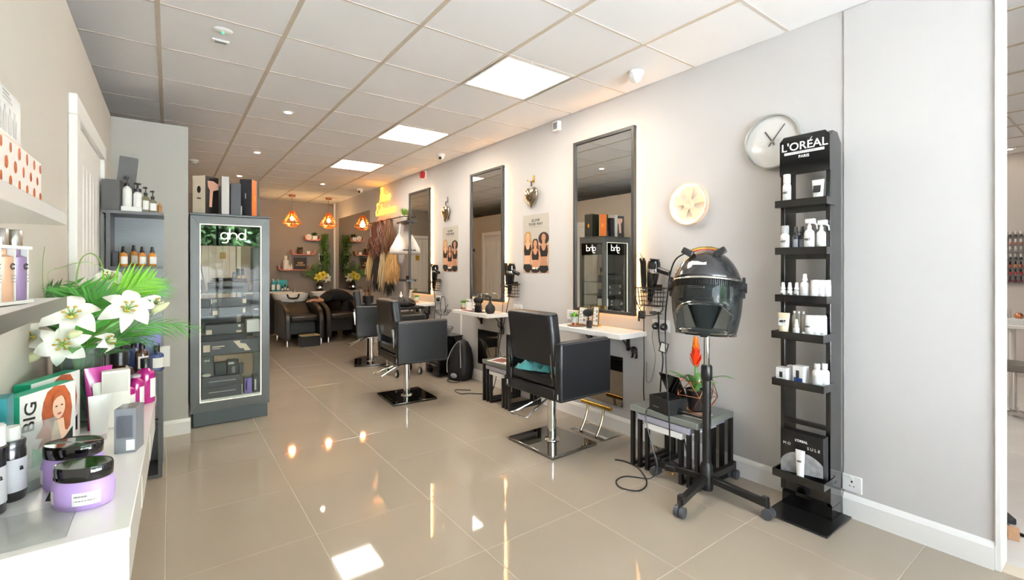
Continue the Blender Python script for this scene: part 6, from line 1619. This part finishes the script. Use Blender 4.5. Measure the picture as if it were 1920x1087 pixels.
# mask jars
lilac = mat('lilac_jar', '#bfa0dd', .35, noise=.02); jl = mat('jar_lid', '#151314', .08, coat=.6)
def jar(label, x, y, r, h):
    t = thing('mask_jar', label, 'jar', (x, y, CT), math.radians(-30), gc)
    B().lathe([(r * .86, 0), (r * .95, .004), (r, h * .35), (r * 1.02, h * .70), (r * .96, h * .92), (r * .9, h)], 32, sy=.72).obj('pot', lilac, t)
    B().lathe([(r * .93, h), (r * .97, h + .003), (r * .97, h + .026), (r * .93, h + .030), (r * .90, h + .0285), (.001, h + .0285)], 36, sy=.72).obj('lid', jl, t)
    def patch(a0, a1, z0, z1, m, nm):
        b = B(); n = 10; vs = []
        for i in range(n + 1):
            a = a0 + (a1 - a0) * i / n
            for z in (z0, z1):
                rr = r * (1.0 + .02 * (z / h)) * 1.006 + .0008
                vs.append((rr * math.cos(a), rr * .72 * math.sin(a), z))
        b.add(vs, [(2 * i, 2 * i + 2, 2 * i + 3, 2 * i + 1) for i in range(n)]).obj(nm, m, t, ang=80)
    patch(-1.45, -.55, h * .22, h * .66, paper, 'label')
    patch(-2.5, -2.2, h * .25, h * .70, paper, 'barcode_label')
    patch(-1.40, -1.0, h * .50, h * .56, ink_grey, 'label_line')
    patch(-1.40, -.70, h * .36, h * .40, ink_grey, 'label_line')
jar('lilac hair mask jar with black lid in front on the counter', -.152, 1.395, .057, .062)
jar('lilac hair mask jar with black lid standing behind the front jar', -.185, 1.53, .062, .075)
# colour kit boxes with a red-haired woman
kit_green = mat('kit_green', '#14a07c', .4, noise=.03); redh = mat('kit_hair', '#9c4a22', .5, noise=.35, scale=45, stretch=(1, 1, .25)); kskin = mat('kit_skin', '#e6bfa4', .5)
def kit(label, x, y, rz, s=1.0):
    t = carton(label, (x, y, CT), .185 * s, .04, .195 * s, kit_green, rz, gc)
    M = fr((-.0925 * s, -.02, 0), (1, 0, 0), (0, 0, 1)) @ Matrix.Scale(s, 4)
    rect('print', 0, 0, .185, .195, paper, t, M)
    flat('hair_print', [(.085, .185), (.11, .196), (.145, .19), (.165, .16), (.172, .12), (.165, .07), (.150, .055), (.14, .08), (.12, .05), (.10, .035), (.075, .045), (.05, .04), (.07, .065), (.045, .072), (.07, .10), (.066, .13), (.072, .16)], redh, t, M, .0008)
    flat('neck_print', [(.108, .10), (.14, .10), (.145, .065), (.170, .05), (.170, .02), (.095, .02), (.098, .06)], kskin, t, M, .0012)
    flat('face_print', ell(.123, .135, .022, .033, 18), kskin, t, M, .0016)
    flat('fringe_print', [(.098, .15), (.105, .172), (.13, .178), (.150, .165), (.152, .13), (.146, .152), (.132, .165), (.115, .162)], redh, t, M, .0020)
    for q in (.114, .133): flat('eye_print', ell(q, .138, .0045, .0022, 8), ink, t, M, .0020)
    flat('mouth_print', ell(.124, .116, .0075, .0028, 10), mat('kit_lip', '#b5423f', .4), t, M, .0020)
    flat('dress_print', [(.075, .015), (.172, .02), (.172, .065), (.145, .045), (.11, .035), (.085, .03)], ink, t, M, .0024)
    flat('green_print', [(.03, .0), (.075, .0), (.06, .04), (.035, .05)], mat('kit_pale_green', '#8fd0ae', .4), t, M, .0024)
    text('BIG', .052, ink, t, M @ Matrix.Translation((.030, .135, .0012)) @ Matrix.Rotation(PI / 2 - .12, 4, 'Z'), bold=.0004)
    for q in range(4): rect('small_print', .012, .035 + .013 * q, .018, .044 + .013 * q, ink_grey, t, M)
kit('green colour kit box with a red-haired woman and the word BIG', -.281, 1.782, math.radians(63))
kit('second green colour kit box standing just behind the first', -.284, 1.905, math.radians(66), 1.04)
carton('teal carton cut by the left picture edge behind the bottles', (-.325, 1.62, CT), .035, .06, .215, mat('teal_box', '#1d7f86', .4), 0, gc, [('f', .1, .55, .9, .75, mat('teal_pale', '#8fb7bd', .4))])
# tubes and cartons
mag = mat('magenta', '#a3126e', .15, coat=.5); mag_t = mat('magenta_tube', '#b03586', .2, coat=.5)
squeeze('magenta foil tube in clear wrapping beside the colour kits', (-.185, 2.02, CT), .075, .20, mag_t, mag, gc, .5, paper)
squeeze('white tube leaning in front of the magenta one', (-.172, 1.88, CT), .055, .14, mw, mgrey, gc, .3, None, None, lean=.10)
carton('plain white carton in the middle of the counter', (-.142, 2.02, CT), .072, .04, .185, mat('white_carton', '#efeae2', .5, noise=.01), .12, gc, [('f', .04, .62, .92, .96, mat('fine_print', '#d9d4cd', .6))])
carton('clear-wrapped silver box near the counter edge', (-.092, 1.735, CT), .050, .065, .125, clear('wrap_silver', '#d9dce2', .35, rough=.05, body='#a4a8b0', gloss=1.0), -.25, gc, [('f', .1, .35, .85, .85, mat('silver_print', '#5d5f66', .3)), ('f', .55, .06, .95, .30, paper)])
# magenta and brown bottles at the far end
bb = [('magenta bottle with tall grey cap in the back row', -.235, 2.33, .036, .155, mag, mat('grey_cap', '#6f6d70', .3), 'tall', .026),
      ('large dark brown bottle with wide black cap', -.155, 2.34, .044, .15, brownb, black_plastic, 'cyl', .030),
      ('black trigger spray between the bottles and the vase', -.205, 2.19, .028, .12, black_gloss, black_plastic, 'trigger', .018),
      ('magenta pump bottle with white label nearest the counter edge', -.074, 2.30, .031, .135, mag, black_plastic, 'cyl', .016),
      ('small magenta bottle with pump behind the silver box', -.125, 2.16, .027, .10, mag, mat('grey_cap2', '#4a4749', .3), 'cyl', .015),
      ('magenta bottle between the small one and the edge', -.100, 2.225, .025, .115, mag, mat('clear_cap', '#c9b6c4', .2), 'none', .016),
      ('silver-capped pale bottle beside the vase', -.272, 2.34, .028, .16, mat('silver_bottle', '#b5b1b4', .2, metal=.6), chrome, 'cyl', .02)]
for (l, x, y, r, h, m, c, k, cr) in bb: bottle(l, (x, y, CT), r, h, m, c, k, paper if m is mag or m is brownb else None, gc, capr=cr, face=(1, -.1))
tag(B().box(-.012, -.004, 0, .012, .004, .045).obj('price_tag', black_plastic, None, loc=(-.098, 2.12, CT)), 'small dark price tag before the magenta bottles', 'price tag')
# tall bottles at the near left
blk = mat('bottle_black', '#201f22', .25, coat=.4)
gl = 'dark styling bottles at the left edge'
t = bottle('black aerosol can with white cap at the left picture edge', (-.307, 1.45, CT), .026, .145, blk, mw, 'tall', mat('silver_band', '#c7c5c8', .3), gl, capr=.0255, neck=.97, face=(.75, -.66), txt='a')
bottle('black and silver bottle with clear cap next to the aerosol', (-.288, 1.52, CT), .0255, .135, blk, mat('pale_cap', '#dcdcd8', .25), 'cyl', mat('silver_label', '#d0cfd6', .3), gl, capr=.016, neck=.9, face=(.75, -.66), txt='a')
bottle('short black bottle half cut by the left picture edge', (-.315, 1.385, CT), .024, .105, blk, black_plastic, 'none', mat('violet_label', '#6b5a86', .4), gl, neck=.9, face=(.75, -.66))
# acrylic stands
t = thing('acrylic_stand', 'clear acrylic card holder behind the dark bottles', 'card holder', (-.235, 1.575, CT), math.radians(55))
B().box(-.055, -.002, .0, .055, .002, .15, Matrix.Rotation(math.radians(-14), 4, 'X')).obj('sheet', clear('acrylic_sheet', '#f2f4f3', .8, body='#e4e4e2', gloss=.4), t)
B().box(-.055, -.002, 0, .055, .05, .003).obj('foot', acrylic, t)
t = thing('acrylic_riser', 'low clear acrylic riser at the near end of the counter', 'riser', (-.235, 1.325, CT), .0)
B().box(-.09, -.085, 0, .075, .09, .012).obj('block', clear('acrylic_block', '#f6f8f7', .93, body='#f0f0ee', gloss=.4), t, bevel=.003)
B().box(-.08, -.0845, .002, -.03, -.0835, .010).obj('print', mat('riser_print', '#8fa0a0', .4), t)
t = thing('name_card', 'little black and white name card beside the front jar', 'card', (-.20, 1.415, CT + .012), math.radians(-35))
B().box(-.022, -.0015, 0, .022, .0015, .022, Matrix.Rotation(math.radians(-35), 4, 'X')).obj('card', ink, t)
B().box(-.014, -.0022, .006, .014, -.0016, .014, Matrix.Rotation(math.radians(-35), 4, 'X')).obj('print', paper, t)

# ================================================================== BOUQUET
VX, VY = -.243, 2.10
t = thing('glass_vase', 'clear glass vase holding lilies and palm leaves', 'vase', (VX, VY, CT), 0)
B().lathe([(.045, 0), (.055, .004), (.058, .02), (.062, .26), (.057, .26), (.053, .03), (.001, .02)], 28).obj('glass', clear('vase_glass', '#e2eee6', .9, gloss=.9), t)
B().lathe([(.001, .021), (.052, .028), (.0555, .17), (.001, .171)], 24).obj('water', clear('vase_water', '#d5e6da', .92, gloss=.3), t)
carton('purple carton standing behind the vase', (-.300, 2.28, CT), .05, .04, .235, mat('purple_box', '#5d2a8a', .4), 0, gc)
def ray_at(px, py, zc):
    """point at camera depth zc behind pixel px, py: depth is chosen from the vase the flower stands in"""
    u, v = (px - CX) / F, -(py - HY) / F
    return Vector(((CS * u + SN) * zc, (-SN * u + CS) * zc, CAMZ + v * zc))
VC = Vector((VX, VY, 1.04)); VB = Vector((VX, VY, .86))
gy = 'lilies in the glass vase'
cam_dir = Vector((.13, -.99, 0))
LL = [('wide open white lily at the front left of the bouquet', (133, 592), 1.42, (.15, -.9, .45), .062, 1.0),
      ('wide open white lily at the right of the bouquet', (238, 580), 1.47, (.25, -.9, .35), .060, 1.0),
      ('white lily hanging low at the front left of the bouquet', (118, 645), 1.40, (.05, -.95, .1), .058, .95),
      ('white lily at the far left, partly cut by the shelf', (62, 632), 1.45, (-.35, -.9, .2), .050, .8),
      ('white lily seen from the side below the centre of the bouquet', (192, 642), 1.48, (.75, -.35, .25), .050, .55),
      ('small white lily at the back right of the bouquet', (285, 570), 1.62, (.7, -.4, .3), .046, .7),
      ('white lily half hidden among the leaves at the back', (205, 525), 1.75, (.1, -.6, .7), .052, .9)]
for (l, p, zc, d, R, op) in LL:
    c = ray_at(*p, zc)
    mid = (c + VC) / 2 + Vector((0, .02, .0))
    lily(l, tuple(c), d, R, op, [tuple(mid), tuple(VC), tuple(VB)], gy)
bud_m = mat('lily_bud', '#dfe2b4', .5, noise=.1, scale=20)
def bud(label, p, q, zc, r):
    a, b_ = ray_at(*p, zc), ray_at(*q, zc)
    t = thing('lily_bud', label, 'flower bud', tuple(a), 0, 'lily buds in the bouquet'); d = b_ - a
    B().tube([d * s for s in (0, .15, .4, .7, .9, 1)], [r * .3, r * .75, r, r * .8, r * .4, r * .08], 10).obj('bud', bud_m, t)
    B().tube(spline([Vector((0, 0, 0)), (VC - a) * .5 + Vector((0, .02, 0)), VC - a], 5), .003, 6).obj('stem', stem_m, t)
bud('pale lily bud pointing down at the far left', (84, 655), (36, 686), 1.44, .015)
bud('pale lily bud pointing right at the back', (285, 585), (318, 567), 1.60, .013)
bud('pale lily bud over the middle lily', (125, 630), (155, 622), 1.36, .012)
lime = mat('palm_lime', '#6fae22', .45, noise=.2, scale=18); palm_g = mat('palm_green', '#3f8527', .45, noise=.2, scale=18); palm_d = mat('palm_deep', '#33662c', .5, noise=.2, scale=18)
gf = 'palm leaves in the glass vase'
def bq(label, pix, L, m, n, w=.085, normal=(.2, -.9, .4), sweep=.75, droop=.1):
    frond(label, [tuple(VC - Vector((0, 0, .08)))] + [tuple(ray_at(x, y, z)) for x, y, z in pix], L, m, n, normal, w, sweep, group=gf, droop=droop)
bq('bright lime palm leaf fanning to the upper right', [(190, 585, 1.68), (235, 545, 1.75), (290, 520, 1.82)], .16, lime, 20, .11, sweep=.55)
bq('pale green palm leaf tip at the far upper right', [(200, 590, 1.75), (255, 555, 1.86), (318, 535, 1.95)], .15, palm_g, 20, .08, sweep=.6)
bq('dark green feather palm leaf over the left shelf', [(140, 600, 1.60), (105, 560, 1.62), (70, 540, 1.62)], .12, palm_d, 16, .15, sweep=.9)
bq('dark green feather palm leaf rising in the centre', [(165, 590, 1.58), (160, 555, 1.58), (140, 528, 1.60)], .13, palm_g, 16, .15, sweep=.9)
bq('dense green palm leaf low in the centre', [(175, 605, 1.52), (170, 580, 1.50), (185, 560, 1.50)], .12, palm_g, 14, .14, sweep=.9)
bq('long trailing palm leaf reaching right over the partition', [(230, 625, 1.62), (300, 608, 1.70), (378, 615, 1.78)], .12, palm_g, 22, .055, (.1, -.5, .85), sweep=.55, droop=.35)
bq('drooping fine palm leaf below the trailing one', [(215, 640, 1.58), (260, 632, 1.64), (300, 645, 1.70)], .10, palm_d, 16, .06, (.1, -.5, .85), sweep=.6, droop=.4)
grass_m = mat('bear_grass', '#86a860', .5)
def looped(label, pix, r=.0025):
    P = [ray_at(x, y, z) for x, y, z in pix]; a = P[0]
    t = thing('grass_blade', label, 'grass', tuple(a), 0, 'grass blades in the bouquet')
    c = spline([p - a for p in P], 8); B().tube(c, [r * (1 - .5 * i / len(c)) for i in range(len(c))], 6, flat=.35).obj('blade', grass_m, t)
looped('broad looped grass blade above the centre of the bouquet', [(150, 610, 1.60), (143, 540, 1.58), (150, 490, 1.58), (168, 475, 1.60), (185, 485, 1.62), (195, 510, 1.64)], .007)
looped('thin grass blade arching left to right above the bouquet', [(150, 640, 1.6), (90, 525, 1.55), (120, 500, 1.55), (165, 492, 1.57), (205, 510, 1.6)])
looped('thin grass blade standing up at the left', [(120, 640, 1.6), (85, 560, 1.55), (80, 500, 1.55), (84, 462, 1.55)])
looped('thin pale grass blade bending over at the right', [(200, 610, 1.6), (250, 555, 1.65), (295, 570, 1.7), (310, 610, 1.72)])
for k, (a, b_) in enumerate((((-.02, .01), (.01, -.02)), ((.02, .02), (-.02, -.01)), ((0, -.03), (.015, .02)))):
    tag(B().tube([(VX + a[0], VY + a[1], .83), (VX + b_[0], VY + b_[1], 1.06)], .004, 6).obj('lily_stalk', stem_m), 'green flower stem inside the glass vase, ' + ('left one', 'right one', 'front one')[k], 'stalk', 'bare stems in the glass vase')
bl = blade(.16, .03, .6, .9, (0, 0, 0), -.9)
for k, (px, py, zc, az) in enumerate(((175, 650, 1.5, -.6), (215, 640, 1.55, -.2), (150, 655, 1.45, -1.6))):
    q = ray_at(px, py, zc); tt = tag(blade(.12, .035, .35, .7, (0, 0, 0), az).obj('lily_leaf', palm_g, None, loc=tuple(q), ang=80), ('broad lily leaf pointing right below the side lily', 'broad lily leaf low at the right of the vase', 'broad lily leaf hanging before the vase')[k], 'leaf', 'lily leaves')

# ================================================================== WALL SHELVES ON THE LEFT
t = thing('white_wall_shelf', 'thick white floating shelf high on the left wall', 'shelf', (-.2725, 1.05, 1.415), 0)
B().box(-.0725, -.50, 0, .0725, .506, .030).obj('board', gloss_white, t, bevel=.002)
t = thing('grey_wall_shelf', 'grey metal-edged floating shelf on the left wall below the white one', 'shelf', (-.2725, 1.05, 1.217), 0)
B().box(-.0725, -.50, .0, .0705, .506, .024).obj('board', paint_white, t)
B().box(.0705, -.50, -.002, .0725, .506, .026).obj('metal_edge', mat('edge_steel', '#8a8680', .35, metal=.8), t)
gw = 'gift boxes on the white wall shelf'
dot_m = mat('orange_foil', '#c25a1c', .25, metal=.4)
c = carton('white gift box with orange foil dots on the upper shelf', (-.275, 1.215, 1.4455), .12, .305, .085, mat('dot_box', '#ece9e4', .35, noise=.02), 0, gw)
Mr = fr((.06, -.1525, 0), (0, 1, 0), (0, 0, 1)); rn = random.Random(4)
for k in range(11):
    for j in range(3):
        if (k + j) % 2 == 0: flat('foil_dot', ell(.012 + .028 * k + .004 * rn.random(), .014 + .028 * j, .0105 * rn.uniform(.6, 1), .0115 * rn.uniform(.7, 1), 14), dot_m, c, Mr)
Mf2 = fr((-.06, -.1525, 0), (1, 0, 0), (0, 0, 1))
for k in range(4):
    for j in range(3):
        if (k + j) % 2 == 1: flat('foil_dot', ell(.015 + .03 * k, .014 + .028 * j, .0105, .0115, 14), dot_m, c, Mf2)
c = carton('white and silver gift box stacked on the dotted one', (-.28, 1.13, 1.531), .11, .25, .09, mat('silver_white_box', '#f0f0ef', .25, noise=.02), 0, gw, [('r', .02, .02, .98, .10, mat('copper_stripe', '#d8a184', .35, metal=.4))])
Mr = fr((.055, -.125, 0), (0, 1, 0), (0, 0, 1)); em = mat('emboss_grey', '#d4d6d8', .25, metal=.3)
for k in range(4): flat('bottle_print', [(.10 + .032 * k, .015), (.122 + .032 * k, .015), (.122 + .032 * k, .045), (.115 + .032 * k, .05), (.115 + .032 * k, .06), (.107 + .032 * k, .06), (.107 + .032 * k, .05), (.10 + .032 * k, .045)], em, c, Mr)
for k in range(3): rect('small_print', .13, .070 + .006 * k, .19 - .01 * k, .073 + .006 * k, em, c, Mr)
# bottle trio in a white display frame
DR = math.radians(-16); DP = Vector((-.256, 1.275, 1.2435)); RZ = Matrix.Rotation(DR, 4, 'Z')
t = thing('bottle_display', 'white open display box holding three small bottles on the grey shelf', 'display box', tuple(DP), DR)
q = B().box(-.022, -.062, 0, .020, .062, .006).box(-.022, -.062, .006, -.018, .062, .112).box(-.018, -.062, .106, .018, .062, .112)
for y in (-.062, -.0225, .0185, .058): q.box(-.018, y, .006, .012, y + .004, .106)
q.obj('frame', plastic_white, t, smooth=False)
for k in range(3): B().lathe([(.013, .112), (.013, .142), (.0115, .144), (.001, .144)], 18, Matrix.Translation((-.001, -.042 + .041 * k, 0))).obj('silver_cap', steel, t)
for k, (y, m_) in enumerate(((-.0405, mat('pearl_bottle', '#d9d3cc', .3)), (.0, mat('peach_bottle', '#c29a7c', .3)), (.040, mat('mauve_bottle', '#86708f', .3)))):
    p = DP + RZ @ Vector((.0015, y, .0062))
    t = thing('mini_bottle', ('pearl bottle with silver cap at the left of the white display box', 'peach bottle in the middle of the white display box', 'mauve bottle at the right of the white display box')[k], 'bottle', tuple(p), DR, 'small bottles in the display box')
    B().lathe([(.0150, 0), (.0165, .002), (.0165, .084), (.008, .088), (.008, .098)], 20).obj('body', m_, t)
    M = fr((.0172, 0, .066), (0, 1, 0), (0, 0, 1))
    B().tube([(.0052 * math.cos(u), .0052 * math.sin(u), 0) for u in [.5 + 5.2 * j / 16 for j in range(17)]], .0012, 5).obj('emblem', ink, t, M=M)
    for j in range(3): rect('line', -.007, -.018 - .006 * j, .007, -.0165 - .006 * j, ink_grey, t, M)
